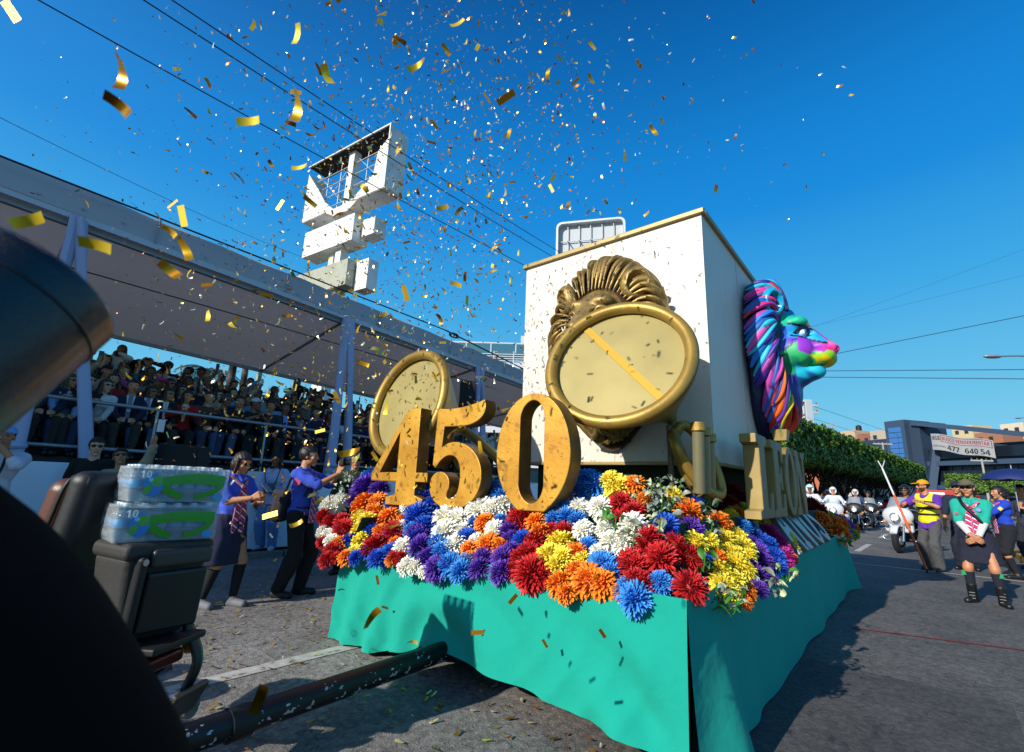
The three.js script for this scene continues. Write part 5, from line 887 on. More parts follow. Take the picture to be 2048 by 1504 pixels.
// ================================================================ spectators in the stand
const HC = { black: '#141416', charcoal: '#2a2a2e', navy: '#1b2238', 'dark green': '#20301f', maroon: '#4a1620', grey: '#6a6a6e', white: '#c9c7c2', teal: '#1d6a74', pink: '#b8487a', 'light blue': '#7f9bc4', red: '#a8161b', brown: '#4d3324', beige: '#a8977c', blue: '#24408a', olive: '#4a4a28' };
const sitPose = { sit: .53, legL: { foot: [.12, .0, .42], knee: [.2, 1, 1] }, legR: { foot: [-.12, .0, .42], knee: [-.2, 1, 1] }, cell: .022, headCell: .011, handCell: .012 };
const lapL = { hand: [.1, .62, .36], el: [1, -.4, -.4], dir: [-.3, 0, 1] }, lapR = { hand: [-.1, .62, .36], el: [-1, -.4, -.4], dir: [.3, 0, 1] };
const VAR = [
  [{ h: 1.72, L: lapL, R: lapR, hair: 'short', sleeve: .95 }, 'sitting still'],
  [{ h: 1.62, fem: 1, L: { hand: [.03, .92, .34], el: [1, -.6, -.2], dir: [-.4, .8, .4] }, R: { hand: [-.03, .92, .34], el: [-1, -.6, -.2], dir: [.4, .8, .4] }, hair: 'long', sleeve: .9, look: .3 }, 'with long hair, clapping'],
  [{ h: 1.74, L: lapL, R: { hand: [-.12, 1.3, .38], el: [-1, -.5, -.2], dir: [0, 1, .2] }, hair: 'short', hat: 'cap', sleeve: .9, look: .3 }, 'and cap, raising a phone', 1],
  [{ h: 1.6, fem: 1, L: { hand: [.07, 1.22, .36], el: [1, -.6, 0], dir: [-.1, 1, .2] }, R: { hand: [-.07, 1.22, .36], el: [-1, -.6, 0], dir: [.1, 1, .2] }, hair: 'bob', sleeve: .92, look: .5 }, 'with bobbed hair, filming', 1],
  [{ h: 1.7, L: { hand: [-.12, .92, .2], el: [1, -.8, 0], dir: [-1, 0, .2] }, R: { hand: [.12, .9, .24], el: [-1, -.8, 0], dir: [1, 0, .2] }, hair: 'short', glasses: 1, sleeve: .95, look: .6 }, 'in sunglasses, arms folded'],
  [{ h: 1.6, fem: 1, L: lapL, R: lapR, hair: 'long', glasses: 1, sleeve: .95, look: .7 }, 'with long hair and sunglasses'],
  [{ h: 1.72, L: { hand: [.04, .95, .34], el: [1, -.6, -.2], dir: [-.4, .8, .4] }, R: { hand: [-.04, .95, .34], el: [-1, -.6, -.2], dir: [.4, .8, .4] }, hair: 'short', hat: 'cap', sleeve: .5, look: .5 }, 'and cap, clapping'],
  [{ h: 1.62, fem: 1, L: lapL, R: { hand: [-.34, 1.42, .12], el: [-1, -.4, .2], dir: [-.2, 1, .1] }, hair: 'ponytail', sleeve: .6, look: .4 }, 'waving'],
];
const variants = VAR.map(([o]) => figure({ ...sitPose, ...o }));
const hatCols = { pink: '#c2206e', white: '#bfc0c0', black: '#15161a', navy: '#1a2138', green: '#3a5a3a', beige: '#9c8e70' };
const phoneG = rbx(.075, .15, .009, .004), phoneM = mat('#0d0e11', .15), phoneW = mat('#c9ccd0', .25);
const ORD = ['front', 'second', 'third', 'fourth', 'fifth', 'top'];
const sideOf = (z) => (z > -.6 ? 'left of the first post' : z > -2.8 ? 'near the first post' : z > -5 ? 'between the posts' : z > -7.5 ? 'right of the second post' : 'near the third post');
function spectator(v, row, z, col, o = {}) {
  const w = VAR[v][1], hatName = o.hatName || pick(Object.keys(hatCols)), label = o.label || `spectator in ${col} ${w}, ${ORD[row]} row ${sideOf(z)}`;
  const t = thing('person', label, 'person', [rowX(row) - .04 + (o.dx || 0), rowY(row), z], PI / 2 + (o.turn ?? rr(-.45, .25)), 'spectators seated in the stand');
  dress(t, variants[v], { skin: o.skin ?? Math.floor(rnd() * 5), shirt: cloth(HC[col]), bottom: cloth(o.bottom || pick(['#1c2230', '#26324e', '#17171a', '#3a4a6a', '#2f2b28'])), hair: Math.floor(rnd() * 5), hat: mat(hatCols[hatName], .85), noEyes: false });
  if (VAR[v][2]) {
    const R = variants[v], p = R.joints.arms[1][2].clone(); p.y += .13; p.z += .02; const q = thing('phone', `phone raised by a spectator in ${col}, ${ORD[row]} row ${sideOf(z)}`, 'phone', p.applyAxisAngle(UPV, t.rotation.y).add(t.position), t.rotation.y, 'phones held up in the stand');
    obj('case', phoneG, pick([phoneM, phoneM, phoneW]), q); obj('screen', bx(.066, .138, .002, 0, 0, -.0058), mat('#3b4c66', .1), q);
  }
  return t;
}
{
  const zAt = (px, r) => onX(px, 800 - r * 18, rowX(r)).z;
  const darks = ['white', 'pink', 'teal', 'light blue', 'beige', 'red', 'grey', 'blue', 'black', 'black', 'charcoal', 'navy', 'dark green', 'maroon', 'grey', 'brown', 'black', 'navy', 'olive', 'white', 'teal', 'light blue', 'beige', 'charcoal'];
  // front row, as the photograph shows them
  const fr = [[48, 0, 'charcoal'], [92, 0, 'navy'], [128, 5, 'light blue'], [165, 4, 'black'], [204, 5, 'white', 'child in a white hooded top sitting in the front row of the stand'], [262, 0, 'navy', 'man in navy suit, white shirt and striped tie in the front row of the stand'], [298, 5, 'black', 'woman in black with sunglasses beside the man in the tie, front row'], [332, 5, 'black', 'woman in black with sunglasses left of the red jacket, front row'], [374, 1, 'red', 'woman in bright red jacket clapping in the front row of the stand'], [420, 0, 'brown'], [452, 4, 'black'], [482, 0, 'black'], [512, 6, 'black', 'officer in black uniform and white-topped cap clapping in the front row', 'white'], [545, 0, 'charcoal'], [574, 0, 'black', 'man in black suit with light blue shirt front in the front row of the stand'], [606, 5, 'grey'], [636, 0, 'navy'], [664, 7, 'maroon'], [700, 5, 'white'], [726, 0, 'navy'], [760, 1, 'black'], [800, 0, 'charcoal'], [835, 5, 'black'], [872, 4, 'navy'], [900, 0, 'black'], [930, 5, 'grey']];
  for (const [px, v, c, label, hatName] of fr) {
    const z = zAt(px, 0), t = spectator(v, 0, z, c, { label, hatName, turn: rr(-.3, .1) });
    if (/tie/.test(label || '')) { obj('shirt_front', sheet(2, 4, (u, w) => V(lerp(-.06, .06, u) * (.4 + .6 * w), lerp(.78, 1.05, w), .135 - .04 * w)), cloth('#c9cbd6'), t); obj('tie', sheet(1, 4, (u, w) => V(lerp(-.03, .03, u), lerp(.66, 1.05, w), .146 - .04 * w)), std({ map: texture(32, (u, w) => (((u + w) * 4) % 1 < .35 ? [190, 190, 205] : [34, 30, 60])), roughness: .6 }), t); }
    if (/blue shirt front/.test(label || '')) obj('shirt_front', sheet(2, 4, (u, w) => V(lerp(-.05, .05, u) * (.5 + .6 * w), lerp(.7, 1.05, w), .14 - .04 * w)), cloth('#6f8fd0'), t);
    if (/red jacket/.test(label || '')) obj('blouse', sheet(2, 4, (u, w) => V(lerp(-.04, .04, u) * (.5 + .6 * w), lerp(.72, 1.02, w), .15 - .03 * w)), cloth('#c9b7b0'), t);
  }
  for (let r = 1; r < ROWS; r++) {
    let i = 0;
    for (let z = .9 - rnd() * .3; z > -11.3; z -= rr(.5, .62), i++) {
      if (r === ROWS - 1 && rnd() < .45) continue; if (rnd() < .04) continue;
      spectator(pick([0, 1, 2, 3, 4, 5, 6, 7, 1, 2, 3, 7]), r, z + rr(-.05, .05), pick(darks), { dx: rr(-.05, .1) });
    }
  }
  const pinkCap = spectator(6, 1, zAt(300, 1) - .1, 'grey', { label: 'spectator in a bright pink cap just above the front row of the stand', hatName: 'pink', dx: .12 });
  // people standing on the top row against the sky
  const st = { cell: .022, headCell: .011, handCell: .012 };
  const stand = [
    figure({ ...st, h: 1.64, fem: 1, hair: 'long', L: { hand: [.06, 1.48, .22], el: [1, -.5, 0], dir: [-.2, 1, 0] }, R: { hand: [-.06, 1.4, .22], el: [-1, -.5, 0], dir: [.2, 1, 0] } }),
    figure({ ...st, h: 1.74, L: { hand: [.12, 1.6, .22], el: [1, .3, 0], dir: [-.5, .8, 0] }, R: { hand: [-.12, 1.6, .22], el: [-1, .3, 0], dir: [.5, .8, 0] } }),
    figure({ ...st, h: 1.76, hat: 'cap', look: -.6 }), figure({ ...st, h: 1.72, look: -.7, glasses: 1 })];
  [[242, 0, 'white', 'woman in cream sweater standing on the top row against the sky'], [300, 1, 'black', 'person in black standing on the top row with both arms raised to the face'], [343, 2, 'black', 'man in black jacket and cap standing on the top row against the sky'], [386, 3, 'olive', 'man in olive standing on the top row left of the thick palm'], [412, 2, 'navy', 'man in navy and cap standing on the top row beside the leaning palm'], [512, 3, 'navy', 'man in dark shirt standing alone on the top row right of the palm'], [604, 0, 'black', 'woman in black standing on the top row left of the second post'], [640, 3, 'grey', 'man in grey standing on the top row beside the second post'], [180, 2, 'charcoal', 'man in charcoal and cap standing on the top row right of the first post'], [655, 1, 'charcoal', 'person in charcoal on the top row behind the second post with arms raised']].forEach(([px, v, c, label]) => {
    const z = onX(px, 720, rowX(5)).z, t = thing('person', label, 'person', [rowX(5) - .1, rowY(5) - (v === 0 ? .05 : .35), z], PI / 2 + rr(-.8, -.1)); dress(t, stand[v], { skin: Math.floor(rnd() * 5), shirt: cloth(HC[c]), bottom: cloth('#202430'), hair: Math.floor(rnd() * 3), hat: mat('#23262e', .9) });
  });
}
// ================================================================ people on the pavement and road, left
const NEAR = { cell: .012, headCell: .0055, handCell: .0048 };
const scarfT = texture(64, (u, v) => { const k = ((u * 2 + v * 3) % 1 + 1) % 1; return k < .3 ? [196, 30, 70] : k < .55 ? [225, 222, 226] : k < .8 ? [60, 40, 120] : [215, 60, 110]; });
const scarfM = std({ map: scarfT, roughness: .8, bumpMap: clothB, bumpScale: .004 });
function neckerchief(t, R, drop = .34) {                                        // rolled scarf round the collar, two ends down the front
  const { T, s } = R.joints, g = [];
  g.push(lock([T(0, .53 * s, -.09 * s), T(.095 * s, .505 * s, -.02 * s), T(.08 * s, .47 * s, .07 * s), T(.01, .4 * s, .14 * s)], (t) => .03 * s, (t) => .024 * s, V(0, 1, .4), 14, 8), lock([T(0, .53 * s, -.09 * s), T(-.095 * s, .505 * s, -.02 * s), T(-.08 * s, .47 * s, .07 * s), T(-.01, .4 * s, .14 * s)], (t) => .03 * s, (t) => .024 * s, V(0, 1, .4), 14, 8));
  for (const q of [1, -1]) g.push(lock([T(0, .4 * s, .145 * s), T(q * .03 * s, .3 * s, .15 * s), T(q * .045 * s, (.4 - drop) * s, .145 * s)], (t) => (.022 + .03 * t) * s, (t) => .01 * s, V(0, 0, 1), 10, 8));
  obj('neckerchief', merge(g.map((x) => muv(x, .22))), scarfM, t); obj('scarf_ring', new THREE.TorusGeometry(.02 * s, .01, 6, 12).rotateX(PI / 2).translate(...ar(T(0, .385 * s, .148 * s))), mat('#6b3d1c', .5), t);
}
const beltOf = (t, R, y = .07) => { const { T, s } = R.joints; obj('belt', new THREE.TorusGeometry(.142 * s, .016, 8, 28).rotateX(PI / 2).scale(1, 1.4, .8).translate(...ar(T(0, y * s, .004))), mat('#15151a', .5), t); obj('buckle', rbx(.05, .04, .012, .004, ...ar(T(0, y * s, .13 * s))), M.steel, t); };
function held(name, label, cat, person, local, turn = 0) { const p = local.clone().applyAxisAngle(UPV, person.rotation.y).add(person.position); return thing(name, label, cat, p, person.rotation.y + turn); }
{
  const g = G(430, 1213), R = figure({ ...NEAR, h: 1.57, fem: 1, wide: 1.06, hair: 'bob', glasses: 1, pitch: .28, look: .05, sleeve: .46, thick: .02, bottom: 'skirt', skirtY: .46, socks: 1, sockTop: .1, collar: 1, hem: -.02, legL: { foot: [.1, 0, .12], turn: .1 }, legR: { foot: [-.11, 0, -.06], turn: -.1 }, R: { hand: [-.1, 1.2, .4], el: [-.5, -1, -.2], dir: [.3, .5, .9], palm: [.9, .2, .2], curl: .9 }, L: { hand: [.06, 1.16, .38], el: [.6, -1, 0], dir: [-.3, .4, .9], palm: [-.9, .2, .2], curl: .9 } });
  const t = thing('person', 'woman in blue scout shirt, navy skirt and knee socks looking down at her phone', 'person', g, 1.95); dress(t, R, { skin: 0, shirt: cloth('#3a57c4'), bottom: cloth('#1d2440'), hair: 1, shoes: mat('#6a6a70', .7), socks: mat('#101117', .9) });
  neckerchief(t, R, .52); beltOf(t, R); const e = R.joints.arms[1]; obj('sleeve_patch', cyl(.045, .045, .012, 18, 0, 0, 0, 0, 0, PI / 2).translate(e[0].x - .062, e[0].y - .09, e[0].z + .02), mat('#c0486a', .7), t);
  const ph = held('phone', 'phone in the hand of the woman in the navy skirt', 'phone', t, V(-.05, 1.2, .5)); obj('case', rbx(.075, .15, .01, .004, 0, 0, 0, -.9), phoneM, ph); obj('screen', bx(.066, .138, .002, 0, .004, .005, -.9), mat('#4a5c78', .1), ph);
}
{
  const g = G(578, 1192), R = figure({ ...NEAR, h: 1.69, hair: 'short', sleeve: .48, thick: .022, baggy: .018, collar: 1, hem: -.02, look: .1, legL: { foot: [.1, 0, .08], turn: .2 }, legR: { foot: [-.1, 0, -.08], turn: -.2 }, L: { hand: [.05, 1.44, .4], el: [.7, -1, 0], dir: [-.3, 1, .3], palm: [-1, 0, .1], curl: .6 }, R: { hand: [-.06, 1.4, .42], el: [-.7, -1, 0], dir: [.2, 1, .3], palm: [1, 0, .1], curl: .6 } });
  const t = thing('person', 'scout in blue shirt and black trousers raising a camera in both hands', 'person', g, 2.3); dress(t, R, { skin: 0, shirt: cloth('#3350bb'), bottom: cloth('#15161b'), hair: 0, shoes: mat('#131318', .6) }); neckerchief(t, R, .5); beltOf(t, R);
  const e = R.joints.arms[1]; obj('sleeve_patch', cyl(.045, .045, .012, 18, 0, 0, 0, 0, 0, PI / 2).translate(e[0].x - .062, e[0].y - .08, e[0].z + .03), mat('#b23a70', .7), t);
  const c = held('camera', 'small black camera in the raised hands of the scout in black trousers', 'camera', t, V(0, 1.52, .44)); obj('body', rbx(.13, .09, .06, .015), M.black, c); obj('lens', cyl(.035, .038, .07, 18, 0, 0, .06, PI / 2), mat('#17181b', .3), c); obj('viewfinder', rbx(.05, .03, .05, .008, 0, .055, 0), M.black, c);
  const b = held('backpack', 'dark grey backpack hanging behind the scout with the camera', 'backpack', t, V(.02, .98, -.24)); obj('bag', rbx(.25, .36, .17, .07, 0, 0, 0, .12, 0, 0, 4), cloth('#2c2a2e'), b); obj('pocket', rbx(.19, .16, .07, .03, 0, -.08, -.1, .12, 0, 0, 3), cloth('#1c1b20'), b); for (const s of [1, -1]) obj('strap', tube([[s * .08, .16, .05], [s * .12, .42, .18], [s * .12, .3, .36], [s * .13, -.02, .22]], .016, 16, 6), M.black, b); obj('flap', rbx(.24, .11, .18, .05, 0, .14, 0, .12, 0, 0, 3), cloth('#35323a'), b);
}
{
  const R = figure({ ...NEAR, cell: .014, h: 1.62, fem: 1, hair: 'long', hat: 'cap', sleeve: .96, thick: .026, hem: -.12, baggy: .02, look: -.1, legL: { foot: [.11, 0, .02] }, legR: { foot: [-.1, 0, 0] } }), g = G(530, 1099, .1);
  const t = thing('person', 'woman in light blue jacket, jeans and navy cap standing by the white wall', 'person', g, .72); dress(t, R, { skin: 3, shirt: cloth('#aabce4'), bottom: cloth('#5f7fb4'), hair: 0, hat: mat('#131a30', .9), shoes: mat('#aab4c6', .7) });
  const b = held('shoulder_bag', 'small grey bag on a strap on the light blue jacket', 'bag', t, V(.02, 1.02, .2)); obj('bag', rbx(.17, .17, .07, .02), mat('#4a4d58', .8), b); obj('flap', rbx(.172, .08, .075, .02, 0, .05, .002), mat('#565a66', .8), b); obj('strap', tube([[-.08, .08, 0], [-.12, .3, -.02], [-.08, .44, -.16]], .009, 14, 5), M.black, b); obj('strap', tube([[.08, .08, 0], [.12, .3, -.03], [.09, .43, -.16]], .009, 14, 5), M.black, b);
}
{
  const t = thing('bollard', 'grey ribbed bollard standing before the white wall', 'bollard', G(616, 1110, .05)), m = mat('#6f8396', .5, .1); obj('post', new THREE.LatheGeometry([[0, 0], [.15, 0], [.15, .05], [.115, .07], [.105, .62]].map((a) => new THREE.Vector2(...a)), 24), m, t);
  for (let i = 0; i < 4; i++) obj('ring', new THREE.TorusGeometry(.108, .016, 8, 24).rotateX(PI / 2).translate(0, .64 + i * .055, 0), m, t); obj('cap', new THREE.LatheGeometry([[.105, .62], [.1, .86], [.11, .9], [.07, .96], [0, .98]].map((a) => new THREE.Vector2(...a)), 24), m, t);
}
{
  const p = onX(12, 870, -7.9), R = figure({ ...NEAR, h: 1.76, hair: 'short', hat: 'cap', sleeve: .6, thick: .02, baggy: .012, hem: -.06, look: .15, L: { hand: [.08, 1.5, .3], el: [.8, -1, 0], dir: [-.4, 1, .1], palm: [-1, 0, .2], curl: .7 }, R: { hand: [-.12, 1.46, .3], el: [-.8, -1, 0], dir: [.4, 1, .1], palm: [1, 0, .2], curl: .7 } });
  const t = thing('person', 'man in white shirt and light blue cap filming with a phone at the left edge', 'person', [p.x, .0, p.z], 1.2); dress(t, R, { skin: 0, shirt: cloth('#c6cad6'), bottom: cloth('#2b4d8c'), hair: 0, hat: mat('#6fa3dc', .8), shoes: mat('#2a2a30', .6) });
  const ph = held('phone', 'purple phone in front of the face of the man in the light blue cap', 'phone', t, V(-.02, 1.6, .34)); obj('case', rbx(.08, .16, .01, .004, 0, 0, 0, 0, 0, .5), mat('#5a4a8a', .3), ph); obj('lens', cyl(.012, .012, .004, 10, .02, .05, .007, PI / 2), M.black, ph);
  const c = held('camera', 'black camera hanging from the neck of the man in white', 'camera', t, V(.0, 1.08, .24)); obj('body', rbx(.15, .1, .07, .02), M.black, c); obj('lens', cyl(.04, .045, .12, 18, 0, -.02, .08, PI / 2 + .5), mat('#141518', .3), c); for (const s of [1, -1]) obj('strap', tube([[s * .08, .04, 0], [s * .11, .25, -.04], [s * .07, .43, -.16]], .014, 14, 5), M.black, c);
}
{
  const p = at(190, 905, 6.5), R = figure({ ...NEAR, h: 1.74, hair: 'short', glasses: 1, sleeve: .48, thick: .016, look: .5 }), t = thing('person', 'young man in black T-shirt and sunglasses standing behind the seat backrest', 'person', [p.x, 0, p.z], .95); dress(t, R, { skin: 4, shirt: cloth('#0f0f12'), bottom: cloth('#1c1f28'), hair: 0 });
}
{
  const p = at(252, 935, 6.2), R = figure({ ...NEAR, h: 1.6, hair: 'short', glasses: 1, sleeve: .97, thick: .024, pitch: -.25, look: .55, lean: .05, side: .12, L: { hand: [.42, 1.78, .22], el: [.6, -1, .2], dir: [.3, 1, .2], palm: [-1, 0, .3], curl: .6 } }), t = thing('person', 'man in beige jacket reaching a phone up high beside the man in black', 'person', [p.x, 0, p.z], .85); dress(t, R, { skin: 0, shirt: cloth('#8f8b78'), bottom: cloth('#23262e'), hair: 1 });
  const ph = held('phone', 'white phone raised by the man in the beige jacket', 'phone', t, V(.46, 1.9, .26), .5); obj('case', rbx(.075, .16, .01, .004), phoneW, ph); obj('screen', bx(.066, .14, .002, 0, 0, -.006), mat('#2b3950', .1), ph);
}
{
  const p = at(710, 935, 7.2), R = figure({ ...NEAR, h: 1.72, hair: 'short', glasses: 1, sleeve: .95, thick: .03, look: .3, collar: 1 }), t = thing('person', 'man in dark green jacket and sunglasses standing behind the numeral 4', 'person', [p.x, 0, p.z], .8); dress(t, R, { skin: 0, shirt: cloth('#1b271c'), bottom: cloth('#1a1f1a'), hair: 0 });
}
{
  const p = at(367, 915, 6.4), t = thing('loudspeaker', 'black loudspeaker box on a stand in front of the white wall', 'speaker', [p.x, 0, p.z], .85); obj('cabinet', rbx(.52, .33, .34, .03, 0, p.y, 0, 0, 0, -.04), mat('#0f1012', .7), t); obj('grille', rbx(.48, .29, .02, .01, 0, p.y, .172, 0, 0, -.04), mat('#1a1b1e', .9), t); obj('pole', bar([0, .1, 0], [0, p.y - .15, 0], .022), M.black, t); for (let i = 0; i < 3; i++) { const a = i * 2.1; obj('leg', bar([0, .7, 0], [Math.cos(a) * .5, 0, Math.sin(a) * .5], .015), M.black, t); }
  const q = at(935, 790, 13), s = thing('loudspeaker', 'black loudspeaker hung under the far end of the canopy', 'speaker', [q.x, q.y, q.z], .9); obj('cabinet', rbx(.42, .72, .4, .03), mat('#121316', .7), s); obj('grille', rbx(.38, .66, .02, .01, 0, 0, .2), mat('#1d1e22', .9), s); obj('pole', bar([0, -.3, 0], [0, -q.y, 0], .03), M.black, s);
}
// ================================================================ motorcycles
const tyreM = mat('#121214', .85), chrome = mat('#c9ccd0', .18, .9), bikeW = mat('#c3c6c9', .3), darkP = mat('#1b1c20', .5);
function motorcycle(label, pos, turn, body, group) {
  const t = thing('motorcycle', label, 'motorcycle', pos, turn, group);
  for (const z of [.78, -.72]) { const w = obj('wheel', new THREE.TorusGeometry(.25, .07, 12, 28).rotateY(PI / 2).translate(0, .32, z), tyreM, t); obj('rim', merge([new THREE.TorusGeometry(.2, .018, 8, 24).rotateY(PI / 2).translate(0, .32, z), ...[0, 1, 2, 3, 4].map((i) => bar([0, .32, z], [0, .32 + .2 * Math.cos(i * 1.257), z + .2 * Math.sin(i * 1.257)], .012, 6))]), chrome, w); obj('disc', cyl(.11, .11, .02, 18, .06, .32, z, 0, 0, PI / 2), M.steel, w); }
  obj('front_fender', muv(lock([[0, .5, 1.08], [0, .665, .92], [0, .68, .72], [0, .6, .52]], () => .09, () => .02, V(0, 1, 0), 12, 8)), body, t);
  for (const x of [.11, -.11]) obj('fork', bar([x, .3, .8], [x, 1.02, .5], .028, 10), chrome, t);
  obj('engine', merge([rbx(.36, .32, .46, .06, 0, .42, .06), cyl(.1, .1, .36, 16, .12, .55, .18, .5), cyl(.1, .1, .36, 16, -.12, .55, .18, .5)]), darkP, t);
  obj('tank', sph(.25, 0, .84, .18, .75, .62, 1.35, 20), body, t); obj('seat', rbx(.32, .13, .74, .06, 0, .8, -.42, -.08), mat('#121214', .6), t);
  obj('fairing', merge([sph(.3, 0, .93, .6, 1.15, .85, .55, 20), rbx(.62, .3, .14, .06, 0, .66, .58)]), body, t);
  obj('windscreen', sheet(10, 6, (u, v) => V(lerp(-.25, .25, u) * (1 - .25 * v), 1.08 + .34 * v, .7 - .22 * v - .12 * (2 * u - 1) ** 2)), std({ color: '#b9c6d0', roughness: .1, transparent: true, opacity: .45 }), t);
  const hl = obj('headlight', cyl(.1, .08, .09, 20, 0, .9, .78, PI / 2), mat('#e4e6e4', .12, .2), t); obj('bezel', new THREE.TorusGeometry(.1, .015, 8, 20).translate(0, .9, .83), chrome, hl);
  for (const x of [.28, -.28]) { obj('indicator', sph(.045, x, .78, .7, 1, 1, .7, 10), mat('#d9801a', .3), t); obj('spot_lamp', cyl(.055, .04, .07, 14, x * .8, .72, .74, PI / 2), chrome, t); obj('mirror', sph(.07, x * 1.45, 1.2, .5, 1.1, .7, .4, 12), chrome, t); obj('saddlebag', rbx(.2, .34, .52, .07, x * 1.15, .58, -.72), body, t); obj('exhaust', bar([x * .75, .26, .2], [x * .8, .3, -.95], .045, 10), chrome, t); obj('crash_bar', new THREE.TorusGeometry(.16, .016, 6, 18).translate(x * 1.2, .45, .38), chrome, t); }
  obj('handlebar', tube([[-.42, 1.04, .3], [-.3, 1.1, .42], [0, 1.06, .5], [.3, 1.1, .42], [.42, 1.04, .3]], .016, 20, 8), chrome, t); obj('top_box', rbx(.42, .3, .34, .07, 0, .98, -.92), body, t); obj('tail_light', rbx(.2, .06, .03, .01, 0, .76, -1.0), mat('#8a1014', .3), t); obj('kickstand', bar([.12, .3, -.1], [.26, 0, -.05], .014), darkP, t);
  return t;
}
const riderFig = figure({ h: 1.74, sit: .92, hipZ: -.3, lean: .16, cell: .018, headCell: .009, handCell: .01, hair: 'none', hat: 'helmet', glasses: 1, sleeve: .95, thick: .022, boots: 1, legL: { foot: [.26, .14, .08], knee: [.6, .6, 1] }, legR: { foot: [-.26, .14, .08], knee: [-.6, .6, 1] }, L: { hand: [.36, 1.06, .26], el: [1, -.3, -.3], dir: [.1, -.3, 1], palm: [0, -1, 0], curl: 1 }, R: { hand: [-.36, 1.06, .26], el: [-1, -.3, -.3], dir: [-.1, -.3, 1], palm: [0, -1, 0], curl: 1 } });
function rider(t, label, shirt, helmet, trousers = '#14161c') { const r = thing('person', label, 'person', t.position.clone(), t.rotation.y); dress(r, riderFig, { skin: Math.floor(rnd() * 4), shirt: cloth(shirt), bottom: cloth(trousers), hat: mat(helmet, .25), hatName: 'helmet' }); return r; }
{
  const spots = [[-3.35, -19.4, 'nearest', '#c9cccf', '#bfe0df', 'white uniform and teal-topped helmet'], [-4.5, -20.8, 'second', '#22305e', '#c8cacc', 'navy uniform and white helmet, left of the nearest rider'], [-3.15, -22.8, 'third', '#c9cccf', '#d5d6d6', 'white uniform, right behind the nearest rider'], [-4.4, -24.6, 'fourth', '#2d3440', '#b9bcc0', 'dark uniform, fourth in the motorcycle escort'], [-2.85, -26.6, 'fifth', '#31405e', '#cdd0d2', 'slate uniform on the escort motorcycle nearest the lane dashes'], [-4.2, -28.8, 'sixth', '#c9cccf', '#c9cbce', 'white uniform, sixth in the motorcycle escort'], [-2.75, -30.8, 'last', '#1a1d26', '#22242a', 'black uniform and black helmet, last in the escort']];
  for (const [x, z, w, s, h, l] of spots) { const t = motorcycle('police touring motorcycle, ' + w + ' of the escort behind the float', [x, 0, z], rr(-.12, .2), w === 'second' || w === 'third' ? bikeW : darkP, 'escort motorcycles behind the float'); rider(t, 'motorcycle rider in ' + l, s, h); }
  const b = G(1838, 1103), t = motorcycle('white and chrome motorcycle standing behind the man with the orange staff', [b.x - .15, 0, b.z + .4], -.25, bikeW); rider(t, 'rider in black on the white motorcycle behind the man with the staff', '#17181c', '#1a1b20');
}
// ================================================================ people on the right
{
  const g = G(1874, 1142), R = figure({ ...NEAR, h: 1.75, hair: 'short', hat: 'cap', glasses: 1, beard: 1, sleeve: .46, thick: .022, baggy: .03, hem: -.14, look: -.5, legL: { foot: [.1, 0, .06] }, legR: { foot: [-.14, 0, -.04] }, R: { hand: [-.2, 1.24, .34], el: [-1, -.6, -.2], dir: [.5, .3, .8], palm: [.6, 0, .6], curl: 1.2 }, L: { hand: [.13, 1.3, .36], el: [1, -.7, -.2], dir: [-.6, .3, .6], palm: [-.6, 0, .6], curl: 1.0 } });
  const t = thing('person', 'bearded man in yellow cap, purple shirt and yellow vest holding an orange staff', 'person', g, -.55); dress(t, R, { skin: 0, shirt: cloth('#5a2a9c'), bottom: cloth('#4a4a4c'), hair: 0, hat: mat('#d8920c', .8), shoes: mat('#3a3a3e', .6) });
  obj('vest', field(grow(R.torso, .03), .03, .01, { fold: .003, cut: (x, y, z) => Math.max(y - 1.5, .9 - y, Math.abs(x) - .165, (Math.hypot(x, (y - 1.5) * .75) < .085 && z > -.05) ? .02 : -.02) }), std({ color: '#d8cf08', roughness: .7 }), t);
  for (const y of [1.08, 1.2]) obj('vest_band', new THREE.TorusGeometry(.172, .008, 6, 30).rotateX(PI / 2).scale(1, 2.4, .9).translate(0, y, 0), mat('#1c1c1e', .7), t);
  for (const s of [1, -1]) { const [S, E, W] = R.joints.arms[s > 0 ? 0 : 1]; obj('arm_sleeve', bar(S.clone().lerp(E, .75), E.clone().lerp(W, .85), .05, 12, .034), mat('#2f3236', .8), t); }
  const st = held('staff', 'long orange staff with a white fork at the top', 'staff', t, V(-.06, 0, .42)), up = V(-.36, 1.98, .1), d = V(.22, .06, .1);
  obj('shaft', bar(d, up.clone().lerp(d, .28), .022, 10), mat('#d0500c', .5), st); obj('head', bar(up.clone().lerp(d, .28), up, .018, 10), mat('#c9cccd', .4), st); for (const q of [.07, -.07]) obj('prong', bar(up, up.clone().add(V(q, .16, 0)), .01, 8), mat('#c9cccd', .4), st); obj('tip', cyl(.02, .016, .08, 10, d.x, d.y - .03, d.z), M.black, st);
}
